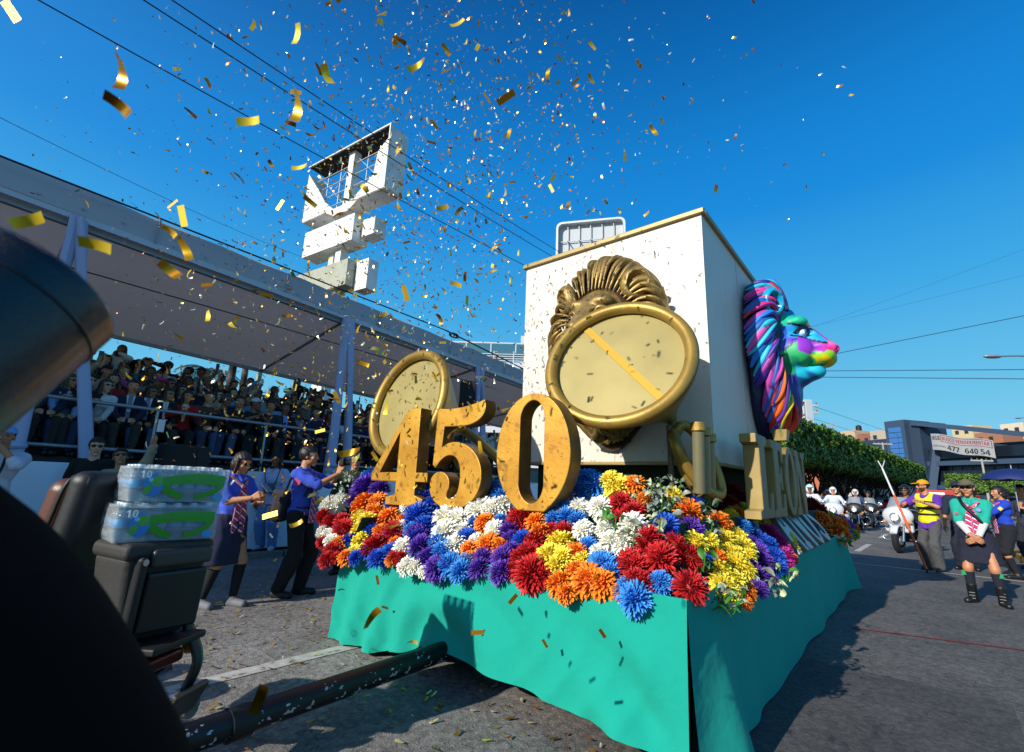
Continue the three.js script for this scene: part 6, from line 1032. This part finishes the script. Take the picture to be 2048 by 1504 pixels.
{
  const g = G(1975, 1208), R = figure({ ...NEAR, h: 1.64, fem: 1, wide: 1.0, hair: 'ponytail', hat: 'cap', glasses: 1, sleeve: .46, thick: .022, bottom: 'skirt', skirtY: .55, socks: 1, sockTop: .12, boots: 1, collar: 1, hem: -.03, look: -.12, legL: { foot: [.17, 0, .06], turn: .35 }, legR: { foot: [-.13, 0, .02], turn: -.35 }, L: { hand: [.04, .9, .24], el: [1, -.2, -.6], dir: [-.8, -.5, .25], palm: [-.2, .2, -1], curl: .4 }, R: { hand: [-.03, .94, .25], el: [-1, -.2, -.6], dir: [.75, -.6, .25], palm: [.2, .2, -1], curl: .4 } });
  const t = thing('person', 'woman in turquoise scout shirt, white sleeves, navy skirt and olive cap, hands clasped', 'person', g, -.12); dress(t, R, { skin: 0, shirt: cloth('#159e8c'), bottom: cloth('#171b2e'), hair: 0, hat: mat('#5d573f', .9), shoes: mat('#141416', .45), socks: mat('#1a1d2b', .9) });
  neckerchief(t, R, .42); beltOf(t, R);
  for (const i of [0, 1]) { const [S, E, W] = R.joints.arms[i]; obj('white_sleeve', merge([bar(S.clone().lerp(E, .5), E, .054, 14, .05), sph(.05, E.x, E.y, E.z, 1, 1, 1, 14), bar(E, E.clone().lerp(W, .92), .05, 14, .036)]), cloth('#c9c9c6'), t); }
  obj('shoulder_strap', tube(pts([R.joints.T(-.11, .52, .03), R.joints.T(-.06, .42, .14), R.joints.T(.06, .25, .17), R.joints.T(.16, .08, .1)]), .02, 20, 6), M.black, t); for (const i of [0, 1]) { const [, K, An] = R.joints.legs[i]; obj('sock_flash', rbx(.05, .06, .02, .006, K.x + (i ? -.05 : .05), K.y - .07, K.z + .02), mat('#0f8a5a', .8), t); for (let k = 0; k < 5; k++) obj('lace', bar([An.x - .03, An.y + .12 - k * .035, An.z + .058 + k * .008], [An.x + .03, An.y + .12 - k * .035, An.z + .058 + k * .008], .004, 5), mat('#8a8a86', .6), t); }
  obj('badge', cyl(.025, .025, .01, 12, 0, 0, 0, PI / 2).translate(...ar(R.joints.T(.09, .36, .165))), mat('#7a8ad0', .6), t); obj('badge', cyl(.02, .02, .01, 12, 0, 0, 0, PI / 2).translate(...ar(R.joints.T(-.15, .3, .14))), mat('#c03a50', .6), t);
}
{
  const p = at(1916, 990, 10.1), R = figure({ ...NEAR, cell: .014, h: 1.76, hair: 'short', hat: 'cap', glasses: 1, sleeve: .5, thick: .024, baggy: .02, look: -.1, legR: { foot: [-.12, 0, .1] } }), t = thing('person', 'man in navy uniform, navy cap and dark glasses behind the woman in turquoise', 'person', [p.x, 0, p.z], -.2); dress(t, R, { skin: 0, shirt: cloth('#182238'), bottom: cloth('#14192a'), hair: 0, hat: mat('#141d36', .85), shoes: mat('#17171a', .4) });
  const c = held('camera_bag', 'black camera bag on the chest of the man in navy', 'bag', t, V(.1, 1.32, .2)); obj('bag', rbx(.16, .22, .12, .03), M.black, c); obj('strap', tube([[.05, .1, -.03], [.04, .2, -.1], [-.02, .26, -.18]], .014, 12, 5), mat('#9a9c9f', .7), c);
}
{
  const p = at(2016, 1075, 9.0), R = figure({ ...NEAR, h: 1.66, fem: 1, hair: 'ponytail', sleeve: .48, thick: .022, bottom: 'shorts', blen: .95, baggy: .02, hem: -.04, pitch: .05, look: .2, collar: 1, socks: 1, sockTop: .3, L: { hand: [.05, 1.3, .42], el: [.7, -1, 0], dir: [-.3, .8, .6], palm: [-1, 0, 0], curl: .25 }, R: { hand: [-.04, 1.3, .4], el: [-.7, -1, 0], dir: [.3, .8, .6], palm: [1, 0, 0], curl: .25 } });
  const t = thing('person', 'woman in bright blue scout shirt clapping at the right edge, turned away', 'person', [p.x, 0, p.z], -1.35); dress(t, R, { skin: 0, shirt: cloth('#123cae'), bottom: cloth('#12141c'), hair: 0 }); neckerchief(t, R, .5); beltOf(t, R);
  const e = R.joints.arms[0], q = e[0].clone().lerp(e[1], .5); obj('sleeve_patch', bx(.012, .06, .06, 0, 0, 0, .78).translate(q.x + .065, q.y, q.z), mat('#d8c64a', .7), t);
}
{
  const p = at(2036, 950, 10.6), R = figure({ ...NEAR, cell: .016, h: 1.76, hair: 'short', sleeve: .5, L: { hand: [.1, 1.25, .3], el: [1, -.6, 0], dir: [0, 1, 0], palm: [0, 0, -1], curl: 1.2 } }), t = thing('person', 'man under the navy umbrella, mostly hidden at the right edge', 'person', [p.x, 0, p.z], -.6); dress(t, R, { skin: 0, shirt: cloth('#2a2f3c'), bottom: cloth('#1c1f26'), hair: 0 });
  const u = held('umbrella', 'navy blue umbrella over the heads at the right edge', 'umbrella', t, V(.1, 0, .35)), rib = 8; obj('handle', bar([0, 1.2, 0], [0, 2.12, 0], .012), M.steel, u);
  obj('canopy', sheet(64, 8, (a, v) => { const q = a * 2 * PI, sc = 1 - .05 * Math.abs(Math.sin(q * rib / 2)) * v, r = .56 * Math.sin(v * 1.35) * sc; return V(r * Math.cos(q), 2.1 - .3 * (1 - Math.cos(v * 1.35)) * (1 + .1 * Math.abs(Math.cos(q * 4))), r * Math.sin(q)); }), std({ color: '#14255e', roughness: .6 }), u); for (let i = 0; i < rib; i++) { const a = i / rib * 2 * PI; obj('rib', tube([[0, 2.08, 0], [.3 * Math.cos(a), 2.02, .3 * Math.sin(a)], [.54 * Math.cos(a), 1.85, .54 * Math.sin(a)]], .005, 10, 4), M.steel, u); } obj('ferrule', cyl(.006, .012, .08, 8, 0, 2.14, 0), M.steel, u);
}
// crowds farther along the road
const farFig = [figure({ h: 1.72, cell: .032, headCell: .016, handCell: .014, look: .2 }), figure({ h: 1.62, fem: 1, cell: .032, headCell: .016, handCell: .014, hair: 'long' }), figure({ h: 1.7, cell: .032, headCell: .016, handCell: .014, hat: 'cap', L: { hand: [.1, 1.4, .3], el: [1, -.5, 0], dir: [0, 1, 0] } }), figure({ h: 1.64, fem: 1, cell: .032, headCell: .016, handCell: .014, hair: 'bob', L: { hand: [.04, 1.1, .3], el: [1, -.5, 0], dir: [0, 1, 0] }, R: { hand: [-.04, 1.1, .3], el: [-1, -.5, 0], dir: [0, 1, 0] } })];
function farPerson(x, z, turn, col, where, group) { const k = Math.floor(rnd() * 4), t = thing('person', `${['short-haired person', 'long-haired woman', 'person in a cap', 'woman with bobbed hair'][k]} in ${col} standing ${where}`, 'person', [x, 0, z], turn, group); dress(t, farFig[k], { skin: Math.floor(rnd() * 5), shirt: cloth(HC[col]), bottom: cloth(pick(['#1c2230', '#33415e', '#17171a'])), hair: Math.floor(rnd() * 4), hat: mat(pick(['#22252c', '#9aa0a6', '#7a1c20']), .9) }); }
{
  const cs = ['navy', 'light blue', 'white', 'black', 'grey', 'blue', 'teal', 'charcoal', 'beige'];
  for (let i = 0; i < 34; i++) farPerson(lerp(-8.2, -3.4, rnd()), rr(-38, -50), rr(-.6, .6), pick(cs), 'in the far crowd across the road', 'people in the far crowd');
  for (let i = 0; i < 7; i++) farPerson(lerp(-2.9, -1.6, i / 6), rr(-44, -47), rr(-.3, .3), i % 3 ? 'red' : 'black', 'in the far line before the shops', 'people in the far crowd');
  for (let i = 0; i < 12; i++) farPerson(lerp(.4, 3.6, rnd()), rr(-22, -36), rr(-1.2, .2), pick(['white', 'white', 'black', 'navy', 'grey', 'pink']), 'on the right kerb', 'people on the right kerb');
  for (let i = 0; i < 10; i++) farPerson(rr(-8.3, -5.6), rr(-14, -36), rr(.6, 1.6), pick(cs), 'under the trees beside the escort', 'people under the clipped trees');
}
{
  const red = mat('#a5141a', .5), t = thing('red_kiosk', 'red roofed stall with a white strip behind the man in the yellow cap', 'kiosk', at(1868, 1010, 40).setY(0), -.1); obj('roof', rbx(2.6, .62, 2.2, .08, .4, 2.05, 0), red, t); obj('sign_strip', bx(1.4, .2, .04, .2, 2.05, 1.12), M.white, t); obj('cabin', bx(2.4, 1.7, 2.0, .4, .88, 0), mat('#2a1416', .6), t); obj('counter', bx(2.4, .1, .4, .4, 1.0, 1.15), M.steel, t);
  const b = thing('red_barrier', 'red cloth barrier in front of the people in red at the end of the road', 'barrier', [-2.3, 0, -42.5], .05); obj('cloth', sheet(20, 3, (u, v) => V(lerp(-1.5, 1.5, u), lerp(.75, 1.2, v), .04 * Math.sin(u * 20))), mat('#c81418', .7), b); for (const x of [-1.5, 0, 1.5]) obj('post', bar([x, 0, 0], [x, 1.25, 0], .03), M.steel, b);
  const v = thing('white_van', 'white van with a red stripe parked at the end of the clipped trees', 'van', [-4.6, 0, -53], .3); obj('body', merge([rbx(2, 1.9, 4.4, .2, 0, 1.35, -.6, 0, 0, 0, 4), rbx(1.96, 1.0, 1.6, .2, 0, .9, 2.0, 0, 0, 0, 4)]), M.white, v); obj('windscreen', bx(1.7, .7, .05, 0, 1.75, 1.58, -.2), mat('#1c242c', .1), v); obj('stripe', bx(2.02, .35, 4.0, 0, 1.1, -.6), red, v); for (const x of [.75, -.75]) { obj('headlight', rbx(.35, .2, .08, .04, x, .95, 2.8), chrome, v); for (const z of [1.8, -1.9]) obj('wheel', cyl(.36, .36, .24, 20, x * 1.25, .36, z, 0, 0, PI / 2), tyreM, v); }
}
// ================================================================ the escort motorcycle in the foreground, its rear turned to the camera
const BIKE = { pos: V(-3.08, 0, -.42), turn: -.95 };
{
  const t = thing('motorcycle', 'black touring motorcycle seen from the rear with a top case and brown leather backrest', 'motorcycle', BIKE.pos, BIKE.turn);
  const grainy = std({ color: '#2e2d2b', roughness: .62, bumpMap: grainB, bumpScale: .0025 }), smooth = std({ color: '#1a1a1b', roughness: .38 }), lid = std({ color: '#3a3733', roughness: .42 }), leatherB = std({ color: '#17171a', roughness: .5, bumpMap: grainB, bumpScale: .001 }), leather = std({ color: '#5a3222', roughness: .42, bumpMap: grainB, bumpScale: .001 });
  const tw = (g) => g.translate(0, 0, .44).scale(.8, 1, .8).rotateY(-.4).translate(0, 0, -.44);          // the case sits slewed on its carrier
  const caseBody = rbx(.44, .36, .36, .045, 0, .8, -.44, 0, 0, 0, 4), cp = caseBody.attributes.position; for (let i = 0; i < cp.count; i++) { const y = cp.getY(i), k = lerp(.78, 1, clamp((y - .62) / .36)); cp.setX(i, cp.getX(i) * k); cp.setZ(i, lerp(-.3, cp.getZ(i), lerp(.84, 1, clamp((y - .62) / .36)))); } caseBody.computeVertexNormals();
  obj('top_case', tw(muv(caseBody, .3)), grainy, t); obj('case_lid', tw(muv(rbx(.46, .07, .38, .03, 0, .985, -.44, 0, 0, 0, 4), .3)), grainy, t);
  obj('rear_panel', tw(rbx(.31, .25, .03, .02, -.045, .775, -.615, -.14, 0, 0, 3)), smooth, t); obj('latch_cover', tw(rbx(.32, .075, .05, .02, -.05, .955, -.635, -.06, 0, 0, 3)), lid, t); obj('side_frame', tw(rbx(.05, .34, .06, .02, .145, .8, -.615, -.1, 0, 0, 3)), leatherB, t); obj('bolt', tw(cyl(.014, .014, .02, 12, .14, .945, -.65, PI / 2)), chrome, t);
  obj('carrier', merge([rbx(.3, .03, .5, .01, 0, .6, -.4), bar([.12, .6, -.1], [.1, .46, .1], .014), bar([-.12, .6, -.1], [-.1, .46, .1], .014)]), M.black, t);
  // backrest
  obj('backrest', muv(rbx(.4, .44, .12, .055, 0, 1.09, -.15, -.16, 0, 0, 6), .3), leatherB, t); obj('backrest_pad', muv(rbx(.38, .41, .13, .06, 0, 1.07, -.045, -.2, 0, 0, 6), .3), leather, t); obj('piping', tube([[.195, .9, -.06], [.2, 1.1, -.1], [.17, 1.28, -.13], [0, 1.3, -.14], [-.17, 1.28, -.13], [-.195, .9, -.06]], .008, 40, 6), leatherB, t);
  obj('seat', muv(rbx(.36, .14, .66, .06, 0, .72, .25, -.04, 0, 0, 4), .3), leatherB, t);
  obj('rear_fender', muv(lock([[0, .72, .3], [0, .76, -.05], [0, .66, -.38], [0, .44, -.52]], () => .15, () => .03, V(0, 1, -.3), 18, 10), .4), std({ color: '#0c1220', roughness: .2 }), t);
  obj('tail_light', rbx(.24, .06, .05, .02, 0, .52, -.56), mat('#5a0d10', .2), t); obj('plate_bracket', muv(lock([[-.13, .64, -.56], [-.16, .48, -.62], [-.14, .36, -.6]], () => .03, () => .018, V(0, 0, -1), 12, 8), .3), smooth, t); obj('mudflap', rbx(.2, .14, .03, .012, -.1, .33, -.63, -.5), lid, t);
  for (const x of [.23, -.23]) { obj('indicator', sph(.035, x * .8, .53, -.55, 1, 1, .8, 10), mat('#a85a12', .3), t); obj('exhaust', bar([x * .85, .25, .4], [x * .9, .27, -.6], .05, 14), chrome, t); }
  const w = obj('wheel', new THREE.TorusGeometry(.25, .08, 14, 36).rotateY(PI / 2).translate(0, .33, 0), tyreM, t); obj('rim', new THREE.TorusGeometry(.2, .02, 8, 28).rotateY(PI / 2).translate(0, .33, 0), chrome, w);
  const w2 = obj('wheel', new THREE.TorusGeometry(.25, .08, 14, 36).rotateY(PI / 2).translate(0, .33, 1.6), tyreM, t); obj('rim', new THREE.TorusGeometry(.2, .02, 8, 28).rotateY(PI / 2).translate(0, .33, 1.6), chrome, w2);
  obj('tank', sph(.22, 0, .64, .95, .75, .5, 1.3, 20), std({ color: '#0e1018', roughness: .2 }), t); obj('engine', rbx(.36, .34, .56, .08, 0, .38, .8), M.black, t); obj('fairing', sph(.3, 0, .66, 1.45, .9, .75, .5, 20), std({ color: '#0e1018', roughness: .25 }), t);
}
// ---------------------------------------------------------------- two shrink-wrapped packs of water bottles on the top case
{
  const pet = new THREE.MeshPhysicalMaterial({ color: '#cfe2ea', roughness: .12, transmission: .85, thickness: 0, ior: 1.3, side: THREE.DoubleSide }), film = new THREE.MeshPhysicalMaterial({ color: '#eef4f6', roughness: .22, transmission: .8, thickness: 0, ior: 1.2, side: THREE.DoubleSide, bumpMap: texture(128, (u, v) => g3(255 * fbm(u, v, 6, 4, 19)), false), bumpScale: .02 });
  const bottleG = new THREE.LatheGeometry([[0, 0], [.029, .002], [.031, .01], [.029, .05], [.031, .055], [.031, .1], [.026, .118], [.013, .132], [.012, .15]].map((a) => new THREE.Vector2(...a)), 14), capG = cyl(.014, .014, .016, 12, 0, .152, 0), labelG = new THREE.CylinderGeometry(.0318, .0318, .036, 14, 1, true).translate(0, .078, 0), capM = mat('#dfe5e8', .4), labM = mat('#3f8fc4', .4);
  const art = (alpha) => (c, w, h) => {
    c.fillStyle = alpha ? '#000' : '#7fae4a'; c.fillRect(0, 0, w, h);
    const fill = (f) => { c.fillStyle = alpha ? '#fff' : f; };
    fill('#2f9a22'); c.beginPath(); c.moveTo(w * .27, h * .3); c.quadraticCurveTo(w * .6, h * .02, w * .98, h * .18); c.lineTo(w * .98, h * .5); c.quadraticCurveTo(w * .9, h * .86, w * .66, h * .96); c.lineTo(w * .66, h * .8); c.quadraticCurveTo(w * .82, h * .74, w * .9, h * .52); c.quadraticCurveTo(w * .62, h * .4, w * .36, h * .52); c.quadraticCurveTo(w * .42, h * .72, w * .54, h * .8); c.lineTo(w * .52, h * .95); c.quadraticCurveTo(w * .3, h * .85, w * .26, h * .5); c.closePath(); c.fill();
    fill('#2f86cf'); c.beginPath(); c.ellipse(w * .2, h * .52, w * .1, h * .36, 0, 0, 7); c.fill(); fill('#58b03a'); c.beginPath(); c.ellipse(w * .23, h * .4, w * .06, h * .16, .5, 0, 7); c.fill(); c.beginPath(); c.ellipse(w * .15, h * .66, w * .04, h * .14, .2, 0, 7); c.fill(); fill('#8fd0ee'); c.beginPath(); c.ellipse(w * .17, h * .36, w * .025, h * .06, 0, 0, 7); c.fill();
    fill('#3f9fd8'); c.beginPath(); c.ellipse(w * .92, h * .86, w * .06, h * .12, 0, 0, 7); c.fill();
    c.fillStyle = '#fff'; c.font = `bold ${h * .3 | 0}px sans-serif`; c.fillText('10', w * .05, h * .3);
  };
  const map = canvasTex(512, 192, art(false)), al = canvasTex(512, 192, art(true)); al.colorSpace = THREE.NoColorSpace;
  const printM = std({ map, alphaMap: al, alphaTest: .5, transparent: true, roughness: .25 });
  const B = new THREE.Matrix4().compose(BIKE.pos, new THREE.Quaternion().setFromAxisAngle(UPV, BIKE.turn), V(1, 1, 1));
  for (const [i, y, dx, w] of [[0, 1.021, .02, 0], [1, 1.186, -.01, 1]]) {
    const t = thing('water_pack', w ? 'upper of two shrink-wrapped water bottle packs on the motorcycle top case' : 'lower of two shrink-wrapped water bottle packs on the motorcycle top case', 'water bottles', V(dx - .02, y, -.44).applyMatrix4(B), BIKE.turn - .62);
    for (let a = 0; a < 6; a++) for (let b = 0; b < 4; b++) { const q = obj('bottle', bottleG, pet, t); q.position.set((a - 2.5) * .062, 0, (b - 1.5) * .0635); obj('bottle_cap', capG, capM, q); obj('bottle_label', labelG, labM, q); }
    const W = .188, D = .134, H = .158; obj('film', sheet(96, 8, (u, v) => { const a = u * 4, k = Math.floor(a) % 4, f = a - Math.floor(a), n = .003 * Math.sin(u * 190) * Math.sin(v * 9), x = [lerp(-W, W, f), W, lerp(W, -W, f), -W][k], z = [D, lerp(D, -D, f), -D, lerp(-D, D, f)][k], bulge = 1 + .02 * Math.sin(v * PI); return V(x * bulge + n, v * (H - .008) + .002, z * bulge + n); }), film, t);
    obj('film_top', sheet(40, 16, (u, v) => V(lerp(-W, W, u), H - .004 + .008 * Math.abs(Math.sin(u * 6 * PI)) * Math.abs(Math.sin(v * 4 * PI)) - .012 * Math.max(Math.abs(u - .5) * 2, Math.abs(v - .5) * 2) ** 8, lerp(-D, D, v))), film, t);
    obj('print', sheet(24, 6, (u, v) => V(lerp(W * .97, -W * .97, u), lerp(.006, H - .012, v), -D * (1.02 + .02 * Math.sin(v * PI)) - .004 + .003 * Math.sin(u * 40))), printM, t);
  }
}
// ---------------------------------------------------------------- near shapes at the left edge
{
  const gloss = new THREE.MeshPhysicalMaterial({ color: '#0b0d12', roughness: .24, clearcoat: .3, clearcoatRoughness: .15, bumpMap: grainB, bumpScale: .0008, side: THREE.DoubleSide });
  const D = .5, a = at(70, 578, D), r = 150 * D / F_PX, t = thing('black_barrel', 'glossy black round barrel jutting in at the left edge below the tent roof', 'barrel', a);
  const vw = EYE.clone().sub(a).normalize(), im = V(-.82, -.57, 0).applyQuaternion(camera.quaternion); im.addScaledVector(vw, -im.dot(vw)).normalize(); const d = im.multiplyScalar(.9).addScaledVector(vw, .42).multiplyScalar(.5), L = d.length();
  const g = new THREE.LatheGeometry([[0, .05], [.9, .05], [.97, .035], [1, -.02], [1, -.16], [1, -.3], [1.0, -1.2], [1.02, -6]].map(([x, y]) => new THREE.Vector2(x * r, y * r)), 40), q = new THREE.Quaternion().setFromUnitVectors(V(0, -1, 0), d.clone().normalize()); obj('shell', muv(g.applyQuaternion(q), .1), gloss, t);
  const ring = new THREE.TorusGeometry(r * 1.0, r * .02, 8, 40).rotateX(PI / 2).translate(0, -r * .42, 0).applyQuaternion(q); obj('seam_ring', ring, mat('#15171c', .4), t);
  const st = V(0, 0, 0).addScaledVector(d, .9); obj('stand', bar(st, V(st.x, -a.y, st.z), .025), M.black, t);
  const C = V(-.64, .8, .39), R = .645, u = thing('black_cover', 'large rounded matte black cover filling the lower left corner', 'cover', [C.x, 0, C.z], .3);
  const m = new THREE.MeshPhysicalMaterial({ color: '#050507', roughness: .95, specularIntensity: .15, side: THREE.DoubleSide });
  obj('cloth', muv(sheet(64, 40, (p, v) => { const an = p * 2 * PI, ph = lerp(-.6, PI / 2, v), q = R * (1 + .006 * Math.sin(an * 7 + ph * 5) + .004 * Math.sin(an * 13 - ph * 9)); return V(Math.cos(an) * Math.cos(ph) * q, C.y + Math.sin(ph) * q, Math.sin(an) * Math.cos(ph) * q); }), .3), m, u);
  obj('skirt', muv(sheet(48, 6, (p, v) => { const an = p * 2 * PI, q = R * Math.cos(.6) * (1 + .02 * Math.sin(an * 11) * (1 - v)); return V(Math.cos(an) * q, lerp(.02, C.y - R * Math.sin(.6), v), Math.sin(an) * q); }), .3), m, u);
  obj('hem_seam', tube(Array.from({ length: 24 }, (_, i) => [Math.cos(i / 24 * 2 * PI) * R * .83, C.y - R * .55, Math.sin(i / 24 * 2 * PI) * R * .83]), .006, 80, 6, true), mat('#0b0b0e', .8), u);
}
// ================================================================ confetti
{
  const ribbon = (L, w, bend, twist) => sheet(8, 1, (u, v) => { const a = (u - .5) * bend, r = bend ? L / bend : 0, x = bend ? Math.sin(a) * r : (u - .5) * L, y = bend ? (1 - Math.cos(a)) * r : 0, q = (v - .5) * w, k = (u - .5) * twist; return V(x, y + q * Math.sin(k), q * Math.cos(k)); });
  const G5 = [ribbon(.052, .017, .02, 0), ribbon(.052, .017, .9, .2), ribbon(.055, .017, 1.8, .4), ribbon(.06, .017, 1.3, 1.4), ribbon(.05, .016, .4, .8)];
  const gold = [['#d8a514', .7, .3], ['#e0c22a', .45, .35], ['#b07a10', .75, .28], ['#d8c860', .8, .18], ['#caa018', .2, .4]].map(([c, m, r]) => std({ color: c, metalness: m, roughness: r }));
  const put = (p, s, label, k, mi, q) => { const o = tag(obj('confetti_strip', G5[k], gold[mi]), label, 'confetti', 'gold confetti strips in the air'); o.position.copy(p); o.scale.setScalar(s); if (q) o.quaternion.copy(q); else o.quaternion.setFromEuler(new THREE.Euler(rr(0, 6.3), rr(0, 6.3), rr(0, 6.3))); return o; };
  // the large near strips: photo pixel, length in pixels, slope on the picture, kind
  const big = [[22, 22, 55, .9, 0, 2, 'nearest gold confetti strip in the top left corner'], [245, 148, 72, 1.35, 3, 2, 'gold and black twisted confetti strip high at the left'], [245, 215, 75, .5, 2, 2, 'dark curved confetti strip below the twisted one at the left'], [595, 70, 48, -1.4, 1, 1, 'upright gold confetti strip near the top, left of centre'], [655, 155, 52, 1.1, 2, 1, 'curved yellow confetti strip above the pylon sign'], [596, 215, 65, 1.5, 3, 0, 'long folded gold confetti strip hanging left of the pylon sign'], [592, 184, 25, .2, 0, 2, 'small dark gold confetti strip above the long folded strip'], [498, 243, 52, -.2, 1, 1, 'yellow confetti strip crossed by the power line'], [915, 48, 36, -.3, 1, 1, 'yellow confetti strip at the top centre'], [834, 132, 42, -.7, 3, 0, 'crumpled gold confetti strip upper centre'], [1012, 195, 45, -.5, 0, 2, 'dark gold confetti strip upper centre right of the cloud'], [65, 440, 75, -.5, 2, 1, 'bright yellow confetti strip touching the black barrel'], [195, 490, 82, .05, 1, 1, 'bright yellow confetti strip across the first canopy post'], [365, 432, 48, 1.5, 0, 1, 'upright gold confetti strip over the tent edge'], [345, 408, 28, -.6, 0, 4, 'pale gold confetti strip above the tent edge'], [340, 462, 42, .6, 3, 0, 'gold confetti strip on the tent edge, left of the folded pair'], [372, 500, 52, 1.2, 3, 0, 'folded gold confetti strip hanging below the tent edge'], [345, 545, 62, .5, 2, 2, 'orange-gold bent confetti strip under the tent edge'], [600, 335, 36, -.3, 1, 1, 'green-gold confetti strip beside the top of the pylon frame'], [560, 410, 26, -1.1, 0, 1, 'small yellow confetti strip left of the pylon frame'], [543, 330, 22, 1.2, 2, 2, 'small dark confetti strip left of the pylon top'], [745, 1232, 50, -.9, 3, 0, 'large gold confetti strip before the left end of the green skirt'], [520, 1395, 72, -1.2, 1, 2, 'large leaf-like gold confetti strip above the tow bar'], [1026, 1198, 28, -1, 0, 2, 'gold confetti strip on the green skirt below the orange blooms'], [955, 1265, 30, -.2, 0, 2, 'gold confetti strip in the shadow on the green skirt'], [825, 1283, 24, .1, 3, 1, 'gold confetti strip before the green skirt above the tow bar'], [755, 1160, 22, 1.4, 0, 2, 'gold confetti strip at the top of the skirt under the 4'], [540, 1030, 34, -.2, 0, 1, 'gold confetti strip between the two scouts'], [640, 862, 22, 0, 0, 1, 'bright gold confetti strip on the second canopy post'], [700, 905, 44, 0, 3, 2, 'long ribbed gold confetti strip left of the numeral 4'], [885, 415, 28, -.3, 1, 1, 'yellow confetti strip right of the pylon sign'], [1106, 356, 20, -1.3, 0, 0, 'orange confetti strip high above the box'], [770, 1215, 16, .5, 0, 2, 'tiny dark confetti strip on the skirt'], [1205, 1267, 24, .8, 0, 2, 'dark confetti strip in the middle of the green skirt'], [1090, 1287, 22, 1.1, 0, 2, 'dark confetti strip on the skirt right of the shadow'], [1335, 1356, 22, -.3, 0, 2, 'dark confetti strip low on the skirt near its corner'], [1260, 1395, 18, -.8, 0, 2, 'lowest dark confetti strip on the skirt']];
  const fwd = V(0, 0, -1).applyQuaternion(camera.quaternion);
  for (const [x, y, L, ang, k, mi, label] of big) { const near = y < 1100 || x < 640 || L > 40, dep = near ? clamp(.055 * F_PX / L * 1.05, .75, 6) : .055 * F_PX / L * 1.1, q = camera.quaternion.clone().multiply(new THREE.Quaternion().setFromEuler(new THREE.Euler(0, 0, -ang))).multiply(new THREE.Quaternion().setFromEuler(new THREE.Euler(PI / 2 + rr(-.5, .5), rr(-.3, .3), 0))); put(at(x, y, dep), 1, label, k, mi, q); }
  const gs = () => { let s = 0; for (let i = 0; i < 6; i++) s += rnd(); return (s - 3) / .707; };
  const spot = () => { for (;;) { const k = rnd(); let x, y; if (k < .46) { x = 880 + gs() * 190; y = 300 + gs() * 230; } else if (k < .66) { x = 740 + gs() * 230; y = 560 + gs() * 170; } else if (k < .86) { x = 640 + gs() * 260; y = 830 + gs() * 150; } else if (k < .95) { x = 520 + gs() * 280; y = 300 + gs() * 230; } else { x = 1180 + gs() * 260; y = 260 + gs() * 200; } if (x > 5 && y > -20 && x < 1750 && y < 1160 && !(x > 1050 && y > 440 && rnd() < .96) && !(x < 220 && y > 440 && y < 1000)) return [x, y]; } };
  const zone = (x, y) => (y < 250 ? (x < 700 ? 'high in the sky at the left' : x < 1050 ? 'high in the densest part of the cloud' : 'high in the sky right of the cloud') : y < 620 ? (x < 600 ? 'in front of the tent roof' : x < 820 ? 'in front of the pylon sign' : 'between the pylon sign and the white box') : x < 450 ? 'in front of the seated crowd at the left' : x < 720 ? 'in front of the seated crowd around the second post' : 'around the small trumpet');
  for (let i = 0; i < 262; i++) { const [x, y] = spot(), dep = rr(1.8, 4.2); put(at(x, y, dep), rr(.85, 1.3), (dep < 2.8 ? 'larger ' : 'smaller ') + 'gold confetti strip drifting ' + zone(x, y), Math.floor(rnd() * 5), Math.floor(rnd() * 5)); }
  const many = (name, label, n, where, ground) => {
    const m = std({ color: '#ffffff', metalness: .6, roughness: .3 }), im = new THREE.InstancedMesh(ribbon(.05, .017, ground ? .25 : .7, .3), m, n), M4 = new THREE.Matrix4(), c = new THREE.Color(); im.name = numbered(name); im.castShadow = im.receiveShadow = true;
    for (let i = 0; i < n; i++) { const p = where(), e = ground ? new THREE.Euler(rr(-.25, .25), rr(0, 6.3), rr(-.25, .25)) : new THREE.Euler(rr(0, 6.3), rr(0, 6.3), rr(0, 6.3)); M4.compose(p, new THREE.Quaternion().setFromEuler(e), V(1, 1, 1).multiplyScalar(rr(.55, 1.1))); im.setMatrixAt(i, M4); c.set(pick(['#d8a514', '#e2c53a', '#a8740e', '#e8dca0', '#c89616', '#8a6a1a', '#f0ecd8', '#c9741a'])); im.setColorAt(i, c); }
    tag(im, label, 'confetti'); im.userData.kind = 'stuff'; scene.add(im);
  };
  many('confetti_cloud', 'cloud of tiny glittering gold confetti strips in the air', 5000, () => { const [x, y] = spot(); return at(x, y, rr(3.6, 9.5)); });
  many('road_confetti', 'gold confetti strips scattered over the road and pavement', 900, () => { const a = rnd(); return V(a < .75 ? rr(-6.2, -1.2) : rr(-8.6, -5), .014, a < .75 ? rr(-3.6, -.2) : rr(-6, 0)); }, true);
  many('float_confetti', 'gold confetti strips lying over the flowers of the float', 70, () => FL(rr(-4.1, -1), rr(.95, 1.28), rr(-3.1, -2.6)), true);
}
renderer.render(scene, camera);
